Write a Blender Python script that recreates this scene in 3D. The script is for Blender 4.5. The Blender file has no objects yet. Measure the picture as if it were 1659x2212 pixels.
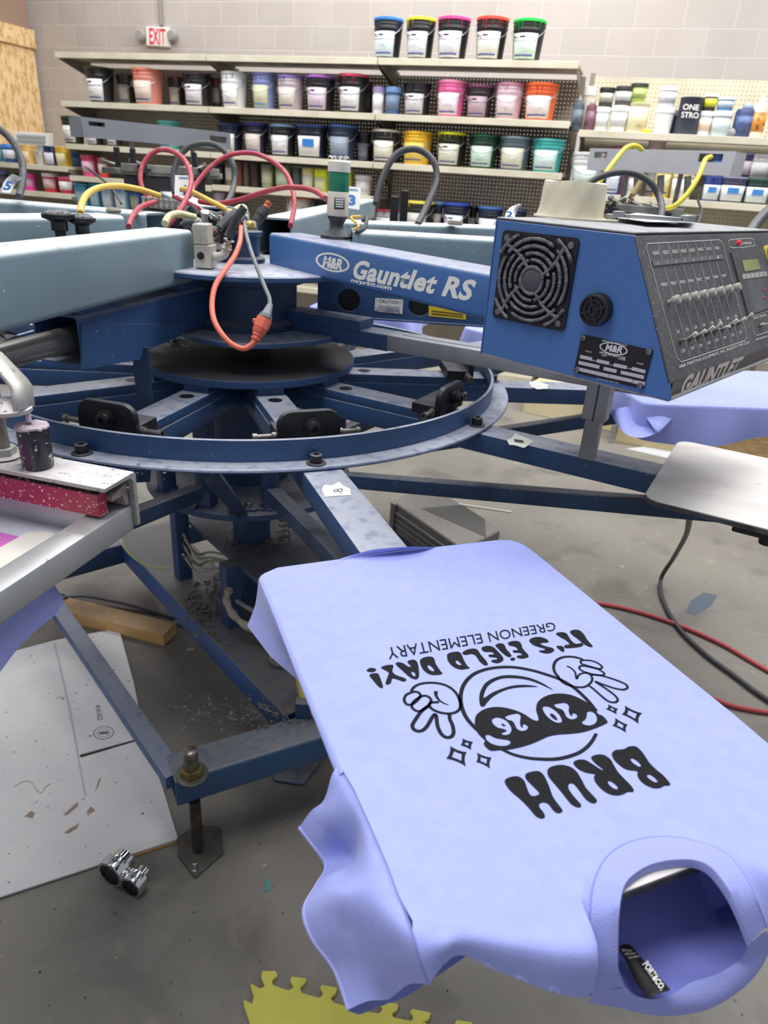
import bpy, math, random
from mathutils import Vector as V
random.seed(7)
sc = bpy.context.scene
COL = sc.collection
# ---------------------------------------------------------------- camera
EYE = 1.45
FPX, PITCH, ROLL = 1506.0, 0.4466, 0.0664
Fv = V((0, math.cos(PITCH), -math.sin(PITCH)))
_rt = V((1, 0, 0)); _up = _rt.cross(Fv)
Rv = math.cos(ROLL)*_rt + math.sin(ROLL)*_up
Uv = -math.sin(ROLL)*_rt + math.cos(ROLL)*_up
cam = bpy.data.cameras.new('camera'); co = bpy.data.objects.new('camera', cam); COL.objects.link(co)
from mathutils import Matrix
M = Matrix((Rv, Uv, -Fv)).transposed().to_4x4(); M.translation = V((0, 0, EYE)); co.matrix_world = M
cam.sensor_fit = 'VERTICAL'; cam.sensor_height = 24.0; cam.lens = FPX/2212*24.0
cam.clip_start = 0.02; cam.clip_end = 60
cam.dof.use_dof = True; cam.dof.focus_distance = 1.05; cam.dof.aperture_fstop = 5.0
sc.camera = co
# ---------------------------------------------------------------- world, lamps, exposure
w = bpy.data.worlds.new('world'); sc.world = w; w.use_nodes = True
w.node_tree.nodes['Background'].inputs[0].default_value = (0.88, 0.92, 1.0, 1)
w.node_tree.nodes['Background'].inputs[1].default_value = 0.44
def area(loc, rot, sx, sy, e, c=(1, 0.98, 0.95)):
    l = bpy.data.lights.new('ceiling_lamp', 'AREA'); l.shape = 'RECTANGLE'; l.size = sx; l.size_y = sy; l.energy = e; l.color = c
    o = bpy.data.objects.new('ceiling_lamp', l); o.location = loc; o.rotation_euler = rot; COL.objects.link(o)
area((-1.2, 0.6, 4.6), (0, 0, 0.2), 3.0, 1.2, 118)
area((2.0, 2.6, 4.6), (0, 0, 0.2), 3.0, 1.2, 125)
area((-1.5, 4.2, 4.6), (0.35, 0, -0.3), 3.6, 0.8, 155)
area((1.8, 4.4, 4.6), (0.35, 0, -0.3), 3.6, 0.8, 155)
area((-1.0, 7.6, 4.4), (0.0, 0, -0.3), 6.0, 0.8, 105)
sc.view_settings.view_transform = 'Standard'; sc.view_settings.look = 'None'
sc.view_settings.exposure = 0.0; sc.view_settings.gamma = 1.0; sc.view_settings.use_curve_mapping = False
# ---------------------------------------------------------------- pixel to place
O = V((0, 0, EYE))
def ray(x, y): return Fv + (x-829.5)/FPX*Rv - (y-1106.0)/FPX*Uv
def Z(x, y, z): d = ray(x, y); return O + d*((z-EYE)/d.z)
def D(x, y, t): return O + ray(x, y)*t
def PL(x, y, pt, n):
    d = ray(x, y); return O + d*((pt-O).dot(n)/d.dot(n))
def dep(p): return (p-O).dot(Fv)
# ---------------------------------------------------------------- materials
def lin(h):
    if not isinstance(h, str): return tuple(h)+(1,)
    r = [int(h[i:i+2], 16)/255 for i in (0, 2, 4)]
    return tuple(c/12.92 if c <= 0.04045 else ((c+0.055)/1.055)**2.4 for c in r)+(1,)
MC = {}
def mat(key, col='888888', rough=0.5, metal=0.0, col2=None, scale=8.0, contrast=(0.4, 0.65), dust=None, damt=0.8, speck=None, spk=(0.68, 0.72), sscale=90,
        bump=0.0, bscale=200, emit=0, spec=0.5, stretch=None, sheen=0):
    if key in MC: return MC[key]
    m = bpy.data.materials.new(key); m.use_nodes = True; nt = m.node_tree; N = nt.nodes; L = nt.links
    b = N['Principled BSDF']; b.inputs['Roughness'].default_value = rough; b.inputs['Metallic'].default_value = metal
    b.inputs['Specular IOR Level'].default_value = spec
    if sheen: b.inputs['Sheen Weight'].default_value = sheen
    b.inputs['Base Color'].default_value = lin(col); cur = None
    tc = N.new('ShaderNodeTexCoord').outputs['Object']
    if stretch:
        mp = N.new('ShaderNodeMapping'); mp.inputs['Scale'].default_value = stretch; L.new(tc, mp.inputs[0]); src = mp.outputs[0]
    else: src = tc
    def noise(s, det=4.0, so=None):
        n = N.new('ShaderNodeTexNoise'); n.inputs['Scale'].default_value = s; n.inputs['Detail'].default_value = det; L.new(so or src, n.inputs['Vector']); return n.outputs['Fac']
    def ramp(f, a, c):
        r = N.new('ShaderNodeMapRange'); r.inputs[1].default_value = a; r.inputs[2].default_value = c; L.new(f, r.inputs[0]); return r.outputs[0]
    def mix(f, a, c):
        x = N.new('ShaderNodeMix'); x.data_type = 'RGBA'
        L.new(f, x.inputs[0])
        for i, v in ((6, a), (7, c)):
            if isinstance(v, tuple): x.inputs[i].default_value = v
            else: L.new(v, x.inputs[i])
        return x.outputs[2]
    cur = lin(col)
    if col2: cur = mix(ramp(noise(scale), *contrast), cur, lin(col2))
    if dust:
        g = N.new('ShaderNodeNewGeometry'); sp = N.new('ShaderNodeSeparateXYZ'); L.new(g.outputs['Normal'], sp.inputs[0])
        up = ramp(sp.outputs[2], 0.35, 0.9)
        nz = ramp(noise(40, 6, tc), 0.12, 0.5)
        mm = N.new('ShaderNodeMath'); mm.operation = 'MULTIPLY'; L.new(up, mm.inputs[0]); L.new(nz, mm.inputs[1])
        m2 = N.new('ShaderNodeMath'); m2.operation = 'MULTIPLY'; L.new(mm.outputs[0], m2.inputs[0]); m2.inputs[1].default_value = damt
        cur = mix(m2.outputs[0], cur, lin(dust))
    if speck: cur = mix(ramp(noise(sscale, 2, tc), *spk), cur, lin(speck))
    if not isinstance(cur, tuple): L.new(cur, b.inputs['Base Color'])
    if bump:
        bp = N.new('ShaderNodeBump'); bp.inputs['Strength'].default_value = bump; bp.inputs['Distance'].default_value = 0.002
        L.new(noise(bscale, 3), bp.inputs['Height']); L.new(bp.outputs[0], b.inputs['Normal'])
    if emit: b.inputs['Emission Color'].default_value = lin(col); b.inputs['Emission Strength'].default_value = emit
    MC[key] = m; return m
BLUE = mat('blue_paint', '31527f', 0.42, col2='2b4a73', scale=5, dust='a3a7b5', damt=0.95, speck='c8ccd8', spk=(0.735, 0.76), sscale=170)
BLUEC = mat('blue_paint_clean', '456da6', 0.38, col2='41689f', scale=3, dust='979cb0', damt=0.95, speck='c8ccd8', spk=(0.775, 0.80), sscale=170)
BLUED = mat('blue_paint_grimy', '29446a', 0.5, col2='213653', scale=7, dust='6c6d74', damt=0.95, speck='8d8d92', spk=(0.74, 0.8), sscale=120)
LBLUE = mat('light_blue_paint', '7b919b', 0.4, col2='718791', scale=4, dust='cfd5da', damt=0.9, speck='dfe6ea', spk=(0.755, 0.78), sscale=150)
BLACK = mat('black_metal', '17181b', 0.45, dust='6d6e75', damt=0.55, speck='9a9aa0', spk=(0.77, 0.8), sscale=150)
BLACKP = mat('black_plastic', '1b1b1e', 0.4)
DARK = mat('dark_rubber', '33363b', 0.6, col2='54575c', scale=40, contrast=(0.5, 0.8))
ALU = mat('brushed_aluminium', 'b9bbbd', 0.38, 0.85, col2='9b9da0', scale=6, stretch=(1, 1, 12))
ALUD = mat('dusty_aluminium', '9fa0a3', 0.5, 0.3, col2='8b8c90', scale=10, dust='b4b6be', damt=0.9)
STEEL = mat('bare_steel', '8e8c88', 0.35, 0.9, col2='6b6862', scale=60, contrast=(0.5, 0.7))
CHROME = mat('polished_chrome', 'cfcfd2', 0.1, 1.0)
DUSTY = mat('lint_dust', '6f6b69', 0.95, col2='4c4947', scale=30, bump=0.6, bscale=80)
WHITE = mat('white_plastic', 'e9e8e4', 0.5)
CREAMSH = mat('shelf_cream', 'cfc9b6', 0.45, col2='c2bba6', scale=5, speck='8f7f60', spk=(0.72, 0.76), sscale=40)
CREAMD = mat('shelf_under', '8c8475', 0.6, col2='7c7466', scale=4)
LAV = mat('lavender_cotton', 'a1aaea', 0.95, col2='9aa4e5', scale=60, contrast=(0.3, 0.7), bump=0.25, bscale=900, spec=0.15, sheen=0.15)
LAVRIB = mat('lavender_rib_knit', '9ca4e6', 0.95, bump=0.3, bscale=600, spec=0.15)
INK = mat('black_plastisol_ink', '1d1e22', 0.85, spec=0.15, speck='4a4c55', spk=(0.68, 0.74), sscale=700)
PRINTW = mat('white_print', 'e4e4e0', 0.5)
LABELW = mat('paper_label', 'dedcdc', 0.6, speck='9da2b8', spk=(0.62, 0.66), sscale=45)
# ---------------------------------------------------------------- mesh helpers
def cr(pts, k=6, closed=False):
    pts = [V(p) for p in pts]; n = len(pts); out = []
    if n < 3 and not closed: return pts
    rng = range(n) if closed else range(n-1)
    for i in rng:
        g = (lambda j: pts[j % n]) if closed else (lambda j: pts[min(max(j, 0), n-1)])
        a, b, c, d = g(i-1), g(i), g(i+1), g(i+2)
        for j in range(k):
            t = j/k
            out.append(0.5*((2*b)+(c-a)*t+(2*a-5*b+4*c-d)*t*t+(3*b-a-3*c+d)*t*t*t))
    if not closed: out.append(pts[-1])
    return out
def ortho(d, up=V((0, 0, 1))):
    d = d.normalized()
    if abs(d.dot(up)) > 0.97: up = V((1, 0, 0)) if abs(d.x) < 0.9 else V((0, 1, 0))
    s = d.cross(up).normalized(); return d, s, s.cross(d)
class MB:
    def __init__(s): s.v = []; s.f = []
    def add(s, vs, fs):
        o = len(s.v); s.v += [tuple(p) for p in vs]; s.f += [tuple(i+o for i in f) for f in fs]; return s
    def loft(s, rings, cap=True, closed=True):
        n = len(rings[0]); o = []; vs = [p for r in rings for p in r]; fs = []
        for i in range(len(rings)-1):
            for j in range(n if closed else n-1):
                k = (j+1) % n; fs.append((i*n+j, i*n+k, (i+1)*n+k, (i+1)*n+j))
        if cap and closed: fs.append(tuple(range(n-1, -1, -1))); fs.append(tuple((len(rings)-1)*n+j for j in range(n)))
        return s.add(vs, fs)
    def box(s, c, a, b, h):      # centre, three half-extent vectors
        c, a, b, h = V(c), V(a), V(b), V(h)
        vs = [c+i*a+j*b+k*h for k in (-1, 1) for (i, j) in ((-1, -1), (1, -1), (1, 1), (-1, 1))]
        fl = a.cross(b).dot(h) > 0
        fs = [(3, 2, 1, 0), (4, 5, 6, 7), (0, 1, 5, 4), (1, 2, 6, 5), (2, 3, 7, 6), (3, 0, 4, 7)]
        return s.add(vs, fs if fl else [f[::-1] for f in fs])
    def prism(s, poly, vec):
        poly = [V(p) for p in poly]; vec = V(vec); n = len(poly)
        nn = V((0, 0, 0))
        for i in range(n): nn += poly[i].cross(poly[(i+1) % n])
        if nn.dot(vec) < 0: poly = poly[::-1]
        return s.loft([poly, [p+vec for p in poly]])
    def beam(s, p0, p1, w, h, r=0.004, hollow=0, up=V((0, 0, 1)), k=3, taper=1.0):   # rounded rectangular bar whose TOP centre line runs p0-p1
        p0, p1 = V(p0), V(p1); d, sd, u = ortho(p1-p0, up)
        def loop(p, w, h, r, off=0):
            out = []
            for (cx, cz, a0) in ((w/2-r, -r, 0), (-w/2+r, -r, 90), (-w/2+r, -h+r, 180), (w/2-r, -h+r, 270)):
                for i in range(k+1):
                    a = math.radians(a0+90*i/k); out.append(p+sd*(cx+r*math.cos(a))+u*(cz-off+r*math.sin(a)))
            return out
        if not hollow: return s.loft([loop(p1, w*taper, h*taper, r)[::1], loop(p0, w, h, r)])
        t = hollow; A, B = loop(p1, w, h, r), loop(p0, w, h, r); C_, D_ = loop(p0, w-2*t, h-2*t, max(r-t, 0.001), t), loop(p1, w-2*t, h-2*t, max(r-t, 0.001), t)
        return s.loft([A, B, C_, D_, A], cap=False)
    def lathe(s, prof, c, ax=V((0, 0, 1)), n=24, cap=True, ell=None):
        c = V(c); d, a, b = ortho(V(ax)); 
        rings = [[c+d*z+a*(r*math.cos(2*math.pi*j/n))+b*(r*math.sin(2*math.pi*j/n)) for j in range(n)] for r, z in prof]
        return s.loft(rings, cap=cap)
    def tube(s, pts, r, n=10, smooth=5, closed=False, prof=None):
        pts = cr(pts, smooth, closed) if smooth else [V(p) for p in pts]
        m = len(pts); rings = []; up = None
        for i, p in enumerate(pts):
            t = (pts[(i+1) % m]-pts[i-1]) if closed else (pts[min(i+1, m-1)]-pts[max(i-1, 0)])
            if t.length < 1e-9: t = V((0, 0, 1))
            t.normalize()
            if up is None: _, a, b = ortho(t)
            else:
                a = (up-t*up.dot(t)).normalized(); b = t.cross(a)
            up = a; rr = r(i/(m-1)) if callable(r) else r
            rings.append([p+a*(rr*math.cos(2*math.pi*j/n))+b*(rr*math.sin(2*math.pi*j/n)) for j in range(n)])
        if closed: rings.append(rings[0]); return s.loft(rings, cap=False)
        return s.loft(rings)
    def grid(s, rows):
        n = len(rows[0]); return s.add([p for r in rows for p in r], [(i*n+j, i*n+j+1, (i+1)*n+j+1, (i+1)*n+j) for i in range(len(rows)-1) for j in range(n-1)])
    def build(s, name, m, parent=None, smooth=30, bevel=0, solid=0, **kw):
        me = bpy.data.meshes.new(name); me.from_pydata(s.v, [], s.f); me.validate()
        import bmesh
        b = bmesh.new(); b.from_mesh(me)
        bmesh.ops.remove_doubles(b, verts=b.verts, dist=1e-6); bmesh.ops.recalc_face_normals(b, faces=b.faces); b.to_mesh(me); b.free()
        if smooth:
            me.polygons.foreach_set('use_smooth', [True]*len(me.polygons)); me.set_sharp_from_angle(angle=math.radians(smooth))
        o = bpy.data.objects.new(name, me); COL.objects.link(o); me.materials.append(m)
        if parent: o.parent = parent; o.matrix_parent_inverse = Matrix.Translation(-parent.location)
        if bevel:
            q = o.modifiers.new('bevel', 'BEVEL'); q.width = bevel; q.segments = 2; q.limit_method = 'ANGLE'
        if solid:
            q = o.modifiers.new('solid', 'SOLIDIFY'); q.thickness = solid; q.offset = -1
        for k, v in kw.items(): o[k] = v
        return o
def thing(name, label, cat, loc=(0, 0, 0), group=None, parts=None):
    o = bpy.data.objects.new(name, None); o.location = V(loc); o.empty_display_size = 0.05; COL.objects.link(o)
    o['label'] = label; o['category'] = cat
    if group: o['group'] = group
    return o
def tag(o, label, cat, group=None, kind=None):
    o['label'] = label; o['category'] = cat
    if group: o['group'] = group
    if kind: o['kind'] = kind
    return o
def struct(o): o['kind'] = 'structure'; return o
def curve_mesh(cu):
    ob = bpy.data.objects.new('tmp', cu); COL.objects.link(ob); bpy.context.view_layer.update()
    dg = bpy.context.evaluated_depsgraph_get(); me = bpy.data.meshes.new_from_object(ob.evaluated_get(dg)); bpy.data.objects.remove(ob); return me
def text_on(s, quad, m, name='printed_text', parent=None, bold=0.0, shear=0.0, th=0.0004, space=1.0):
    # quad: bottom-left, bottom-right, top-right, top-left points in the place; the lettering's box fills it
    cu = bpy.data.curves.new('t', 'FONT'); cu.body = s; cu.offset = bold; cu.shear = shear; cu.space_character = space; cu.resolution_u = 3
    me = curve_mesh(cu); vs = me.vertices
    x0 = min(v.co.x for v in vs); x1 = max(v.co.x for v in vs); y0 = min(v.co.y for v in vs); y1 = max(v.co.y for v in vs)
    bl, br, tr, tl = [V(q) for q in quad]; n = (br-bl).cross(tl-bl).normalized()
    for v in vs:
        u = (v.co.x-x0)/(x1-x0); t = (v.co.y-y0)/(y1-y0)
        v.co = (bl*(1-u)+br*u)*(1-t)+(tl*(1-u)+tr*u)*t+n*th
    o = bpy.data.objects.new(name, me); COL.objects.link(o); me.materials.clear(); me.materials.append(m)
    if parent: o.parent = parent; o.matrix_parent_inverse = Matrix.Translation(-parent.location)
    return o
def fill(loops, org, ex, ey, m, name, parent=None, th=0.0004, smooth=True, join=None):
    # flat filled shape (even-odd) from loops of points lying on the plane org, ex, ey
    cu = bpy.data.curves.new('c', 'CURVE'); cu.dimensions = '2D'; cu.fill_mode = 'BOTH'; cu.extrude = 0.0
    n = ex.cross(ey).normalized()
    for lp in loops:
        pts = [((p-org).dot(ex), (p-org).dot(ey), 0) for p in lp]
        if smooth: pts = cr(pts, 4, True)
        sp = cu.splines.new('POLY'); sp.points.add(len(pts)-1); sp.use_cyclic_u = True
        for q, p in zip(sp.points, pts): q.co = (p[0]*100, p[1]*100, 0, 1)
    me = curve_mesh(cu)
    for v in me.vertices: v.co = org+ex*(v.co.x/100)+ey*(v.co.y/100)+n*th
    me.materials.clear(); me.materials.append(m)
    o = bpy.data.objects.new(name, me); COL.objects.link(o)
    if parent: o.parent = parent; o.matrix_parent_inverse = Matrix.Translation(-parent.location)
    return o
def ribbon(mb, pts, wd, n, th=0.0004, closed=False, smooth=4):
    pts = cr(pts, smooth, closed) if smooth else [V(p) for p in pts]; m = len(pts); L, Rr = [], []
    for i, p in enumerate(pts):
        t = (pts[(i+1) % m]-pts[i-1]) if closed else (pts[min(i+1, m-1)]-pts[max(i-1, 0)])
        s = t.cross(n).normalized(); ww = wd(i/max(1, m-1)) if callable(wd) else wd
        L.append(p+s*ww/2+n*th); Rr.append(p-s*ww/2+n*th)
    if closed: L.append(L[0]); Rr.append(Rr[0])
    mb.grid([L, Rr]); return mb
# ================================================================ setting
YS = math.radians(-17.04)
SD = V((math.cos(YS), math.sin(YS), 0)); ND = V((-SD.y, SD.x, 0)); UPV = V((0, 0, 1))
FRONT = 5.303; WALLD = 7.85
S0 = V((0.279, 5.461, 0)).dot(SD)
def SH(s, q, z): return SD*(s+S0)+ND*(FRONT+q)+UPV*z
def shelf_pt(x, y, q): p = PL(x, y, SH(0, q, 0), ND); return p.dot(SD)-S0, p.z
def concrete():
    m = mat('concrete_floor', '85817a', 0.55, col2='736f69', scale=1.6, contrast=(0.35, 0.7), speck='b3afa8', spk=(0.73, 0.78), sscale=38, bump=0.15, bscale=60)
    nt = m.node_tree; N = nt.nodes; L = nt.links; b = N['Principled BSDF']; src = b.inputs['Base Color'].links[0].from_socket
    tc = N.new('ShaderNodeTexCoord')
    def layer(src, sc_, lo, hi, c, amt, det=6, dis=0.0):
        n = N.new('ShaderNodeTexNoise'); n.inputs['Scale'].default_value = sc_; n.inputs['Detail'].default_value = det; n.inputs['Distortion'].default_value = dis
        L.new(tc.outputs['Object'], n.inputs['Vector'])
        r = N.new('ShaderNodeMapRange'); r.inputs[1].default_value = lo; r.inputs[2].default_value = hi; r.inputs[4].default_value = amt; L.new(n.outputs['Fac'], r.inputs[0])
        x = N.new('ShaderNodeMix'); x.data_type = 'RGBA'; L.new(r.outputs[0], x.inputs[0]); L.new(src, x.inputs[6]); x.inputs[7].default_value = lin(c); return x.outputs[2]
    src = layer(src, 3.3, 0.52, 0.70, '4d4a45', 0.6, 8, 0.6)
    src = layer(src, 14, 0.6, 0.75, '9a958b', 0.5, 8)
    src = layer(src, 55, 0.69, 0.74, '302f2e', 0.8, 3)
    src = layer(src, 0.9, 0.55, 0.8, '8d8a74', 0.5, 4)
    # shade under the press painted into the concrete, together with lint and grime
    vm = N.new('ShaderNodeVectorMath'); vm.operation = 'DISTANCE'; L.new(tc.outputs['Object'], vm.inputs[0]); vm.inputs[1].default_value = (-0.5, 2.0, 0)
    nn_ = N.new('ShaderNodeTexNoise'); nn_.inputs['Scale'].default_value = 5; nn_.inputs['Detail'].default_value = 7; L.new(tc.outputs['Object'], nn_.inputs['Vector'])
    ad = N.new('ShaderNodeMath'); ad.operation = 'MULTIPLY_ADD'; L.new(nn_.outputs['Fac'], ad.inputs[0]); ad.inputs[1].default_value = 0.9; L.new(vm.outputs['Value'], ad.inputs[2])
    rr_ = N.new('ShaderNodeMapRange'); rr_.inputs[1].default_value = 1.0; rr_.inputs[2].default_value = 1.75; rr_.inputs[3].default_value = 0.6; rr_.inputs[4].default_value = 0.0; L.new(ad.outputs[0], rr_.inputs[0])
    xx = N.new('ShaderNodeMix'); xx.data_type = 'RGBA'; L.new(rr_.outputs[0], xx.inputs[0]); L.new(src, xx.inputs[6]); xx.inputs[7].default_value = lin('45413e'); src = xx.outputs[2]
    L.new(src, b.inputs['Base Color']); return m
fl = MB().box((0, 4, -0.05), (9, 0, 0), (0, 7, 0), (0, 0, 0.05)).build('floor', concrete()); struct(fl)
def blockwall():
    m = mat('painted_block', 'b9b0a9', 0.7, bump=0.3, bscale=60); nt = m.node_tree; N = nt.nodes; L = nt.links; b = N['Principled BSDF']
    tc = N.new('ShaderNodeTexCoord'); mp = N.new('ShaderNodeMapping'); mp.inputs['Rotation'].default_value = (math.pi/2, 0, 0)
    mp.inputs['Location'].default_value = (0.1, 0.04, 0)
    L.new(tc.outputs['Object'], mp.inputs[0])
    br = N.new('ShaderNodeTexBrick'); br.offset = 0.5; br.inputs['Scale'].default_value = 1.0; br.inputs['Brick Width'].default_value = 0.42; br.inputs['Row Height'].default_value = 0.212
    br.inputs['Mortar Size'].default_value = 0.004; br.inputs['Mortar Smooth'].default_value = 0.4
    br.inputs['Color1'].default_value = lin('b7aea8'); br.inputs['Color2'].default_value = lin('b0a8a2'); br.inputs['Mortar'].default_value = lin('cfc9c4')
    L.new(mp.outputs[0], br.inputs['Vector'])
    n = N.new('ShaderNodeTexNoise'); n.inputs['Scale'].default_value = 2.2; n.inputs['Detail'].default_value = 5; L.new(tc.outputs['Object'], n.inputs['Vector'])
    r = N.new('ShaderNodeMapRange'); r.inputs[1].default_value = 0.35; r.inputs[2].default_value = 0.75; r.inputs[4].default_value = 0.35; L.new(n.outputs['Fac'], r.inputs[0])
    x = N.new('ShaderNodeMix'); x.data_type = 'RGBA'; L.new(r.outputs[0], x.inputs[0]); L.new(br.outputs['Color'], x.inputs[6]); x.inputs[7].default_value = lin('c6c0ba')
    n2 = N.new('ShaderNodeTexNoise'); n2.inputs['Scale'].default_value = 9; n2.inputs['Detail'].default_value = 2; L.new(tc.outputs['Object'], n2.inputs['Vector'])
    r2 = N.new('ShaderNodeMapRange'); r2.inputs[1].default_value = 0.76; r2.inputs[2].default_value = 0.8; r2.inputs[4].default_value = 0.6; L.new(n2.outputs['Fac'], r2.inputs[0])
    x2 = N.new('ShaderNodeMix'); x2.data_type = 'RGBA'; L.new(r2.outputs[0], x2.inputs[0]); L.new(x.outputs[2], x2.inputs[6]); x2.inputs[7].default_value = lin('6f6a66')
    L.new(x2.outputs[2], b.inputs['Base Color'])
    bp = N.new('ShaderNodeBump'); bp.inputs['Strength'].default_value = 0.5; bp.inputs['Distance'].default_value = 0.006; bp.invert = True
    L.new(br.outputs['Fac'], bp.inputs['Height']); old = b.inputs['Normal'].links[0].from_node; L.new(old.outputs[0], bp.inputs['Normal']); L.new(bp.outputs[0], b.inputs['Normal']); return m
wl = MB().box((0, 0.1, 2.5), (6.5, 0, 0), (0, 0.1, 0), (0, 0, 2.5)).build('wall_back', blockwall()); struct(wl)
wl.location = SD*(S0-0.4)+ND*WALLD; wl.rotation_euler = (0, 0, YS)
WP = ND*WALLD
def wp(x, y): return PL(x, y, WP, ND)
# side partition of chipboard, running square to the block wall
osb = mat('chipboard', 'efce9c', 0.8, col2='cda468', scale=22, contrast=(0.45, 0.6), stretch=(1, 1, 0.4), speck='f3dcb0', spk=(0.6, 0.64), sscale=45)
edge = PL(96, 280, ND*(WALLD-0.05), ND); sw = edge.dot(SD)
hz = PL(90, 66, ND*(WALLD-0.05), ND).z; hz2 = PL(90, 102, ND*(WALLD-0.05), ND).z
def SW(s, q, z): return SD*(sw+s)+ND*(WALLD-0.05-q)+UPV*z
pb = MB().prism([SW(0, 0, 0), SW(0, 3.6, 0), SW(0, 3.6, hz2), SW(0, 0, hz2)], -SD*0.05).build('wall_left', osb); struct(pb)
hd = MB().prism([SW(0.0, 0.0, hz2-0.02), SW(0.0, 3.6, hz2-0.02), SW(0, 3.6, hz), SW(0, 0.0, hz)], SD*0.04).build('trim_1', osb); struct(hd)
cap = MB().prism([SW(0.0, 0.02, hz), SW(0.0, 3.6, hz), SW(0, 3.6, hz+0.9), SW(0, 0.02, hz+0.9)], -SD*0.05).build('wall_left_upper', mat('brown_board', '9c8271', 0.8)); struct(cap)
# EXIT sign
ex = thing('exit_sign', 'white EXIT sign with red letters high on the block wall', 'sign', wp(345, 82))
a, b_, c_, d_ = wp(321, 101), wp(371, 104), wp(369, 61), wp(320, 59)
pa = [a, b_, c_, d_]; cen = (a+b_+c_+d_)/4
MB().prism([p-ND*0.05 for p in pa], ND*0.049).build('housing', WHITE, ex, bevel=0.012)
q = [p-ND*0.052 for p in (wp(329, 97), wp(364, 99), wp(363, 64), wp(328, 62))]
text_on('EXIT', q, mat('exit_red', 'e8304a', 0.5), 'letters', ex, bold=0.02)
for xx in (311, 379):
    p = wp(xx, 79)-ND*0.06
    MB().lathe([(0.0, -0.03), (0.05, -0.03), (0.06, 0), (0.045, 0.035), (0, 0.04)], p, -ND, 20).build('lamp_head', mat('lamp_grey', '9b9794', 0.4), ex)
cn = MB().tube([wp(352, 60)-ND*0.025, wp(349, 20)-ND*0.025, wp(345, -60)-ND*0.025], 0.02, 12).build('conduit_pipe', mat('conduit', '8f8985', 0.5))
tag(cn, 'grey conduit pipe running down the block wall to the EXIT sign', 'pipe')
# ---------------------------------------------------------------- shelving
def pegmat(nm='pegboard_cream', c1='cbc4ae', c2='b9b29c'):
    m = mat(nm, c1, 0.6, col2=c2, scale=3); nt = m.node_tree; N = nt.nodes; L = nt.links; b = N['Principled BSDF']
    tc = N.new('ShaderNodeTexCoord'); sc_ = N.new('ShaderNodeVectorMath'); sc_.operation = 'SCALE'; sc_.inputs[3].default_value = 1/0.0254; L.new(tc.outputs['Object'], sc_.inputs[0])
    fr = N.new('ShaderNodeVectorMath'); fr.operation = 'FRACTION'; L.new(sc_.outputs[0], fr.inputs[0])
    sb = N.new('ShaderNodeVectorMath'); sb.operation = 'SUBTRACT'; L.new(fr.outputs[0], sb.inputs[0]); sb.inputs[1].default_value = (0.5, 0.5, 0.5)
    ml = N.new('ShaderNodeVectorMath'); ml.operation = 'MULTIPLY'; L.new(sb.outputs[0], ml.inputs[0]); ml.inputs[1].default_value = (1, 0, 1)
    ln = N.new('ShaderNodeVectorMath'); ln.operation = 'LENGTH'; L.new(ml.outputs[0], ln.inputs[0])
    gt = N.new('ShaderNodeMath'); gt.operation = 'GREATER_THAN'; gt.inputs[1].default_value = 0.135; L.new(ln.outputs['Value'], gt.inputs[0]); L.new(gt.outputs[0], b.inputs['Alpha']); return m
PEG = pegmat(); PEGD = pegmat('pegboard_taupe', 'a0978a', '90887a')
def sbox(mb, s0, s1, q0, q1, z0, z1):
    return mb.box(SH((s0+s1)/2, (q0+q1)/2, (z0+z1)/2), SD*(s1-s0)/2, ND*(q1-q0)/2, UPV*(z1-z0)/2)
def board(name, s0, s1, q, z0, z1, m, parent, yoff=0):
    me = MB().box((0, 0, (z1-z0)/2), ((s1-s0)/2, 0, 0), (0, 0.003, 0), (0, 0, (z1-z0)/2))
    o = me.build(name, m, parent, smooth=0); p = SH((s0+s1)/2, q, z0)
    o.matrix_parent_inverse = Matrix.Identity(4); o.location = p-parent.location; o.rotation_euler = (0, 0, YS); return o
def bay(s0, s1, shelves, top, label, depth=0.42, back=False):
    t = thing('shelving_unit', label, 'shelves', SH((s0+s1)/2, depth, 0), 'cream store shelving along the block wall')
    for z in shelves:
        m = MB(); sbox(m, s0+0.003, s1-0.003, 0.0, depth-0.02, z-0.022, z); sbox(m, s0+0.003, s1-0.003, -0.004, 0.012, z-0.04, z+0.001)
        m.build('shelf', CREAMSH, t, bevel=0.002)
        for s in (s0+0.012, s1-0.016):
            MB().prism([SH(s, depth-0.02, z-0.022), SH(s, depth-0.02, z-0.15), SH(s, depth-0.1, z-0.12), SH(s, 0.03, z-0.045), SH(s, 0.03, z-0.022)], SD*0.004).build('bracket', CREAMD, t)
    board('pegboard', s0, s1, depth+0.0, 0.1, top, PEG if back else PEGD, t)
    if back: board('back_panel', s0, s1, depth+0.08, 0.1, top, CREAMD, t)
    for s in (s0, s1-0.0):
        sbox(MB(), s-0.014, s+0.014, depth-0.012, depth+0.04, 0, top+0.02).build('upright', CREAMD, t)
    m = MB(); sbox(m, s0, s1, 0.02, depth, 0.0, 0.14); m.build('base_deck', CREAMSH, t)
    return t
ZT, Z2, Z3, Z4, Z5 = 2.182, 1.850, 1.545, 1.318, 1.075
bay(-3.24, -1.885, [ZT, Z2, Z3, Z4-0.01, Z5, 0.62], ZT-0.05, 'left bay of the tall cream shelving, starting below the EXIT sign, see-through pegboard back')
bay(-1.885, -0.55, [ZT, Z2, Z3, Z4, Z5, 0.62], ZT-0.05, 'middle bay of the tall cream shelving, with narrow jars on its fourth shelf')
bay(-0.55, 0.80, [ZT, Z2, Z3, Z5, 0.62], ZT-0.05, 'right bay of the tall cream shelving, with yellow and teal pails on it')
bay(-4.75, -3.25, [1.372, 1.162, 0.9, 0.5], 1.5, 'low cream shelving unit at the far left in front of the chipboard partition')
rt_top = PL(1450, 170, SH(0, 0.43, 0), ND).z
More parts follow.
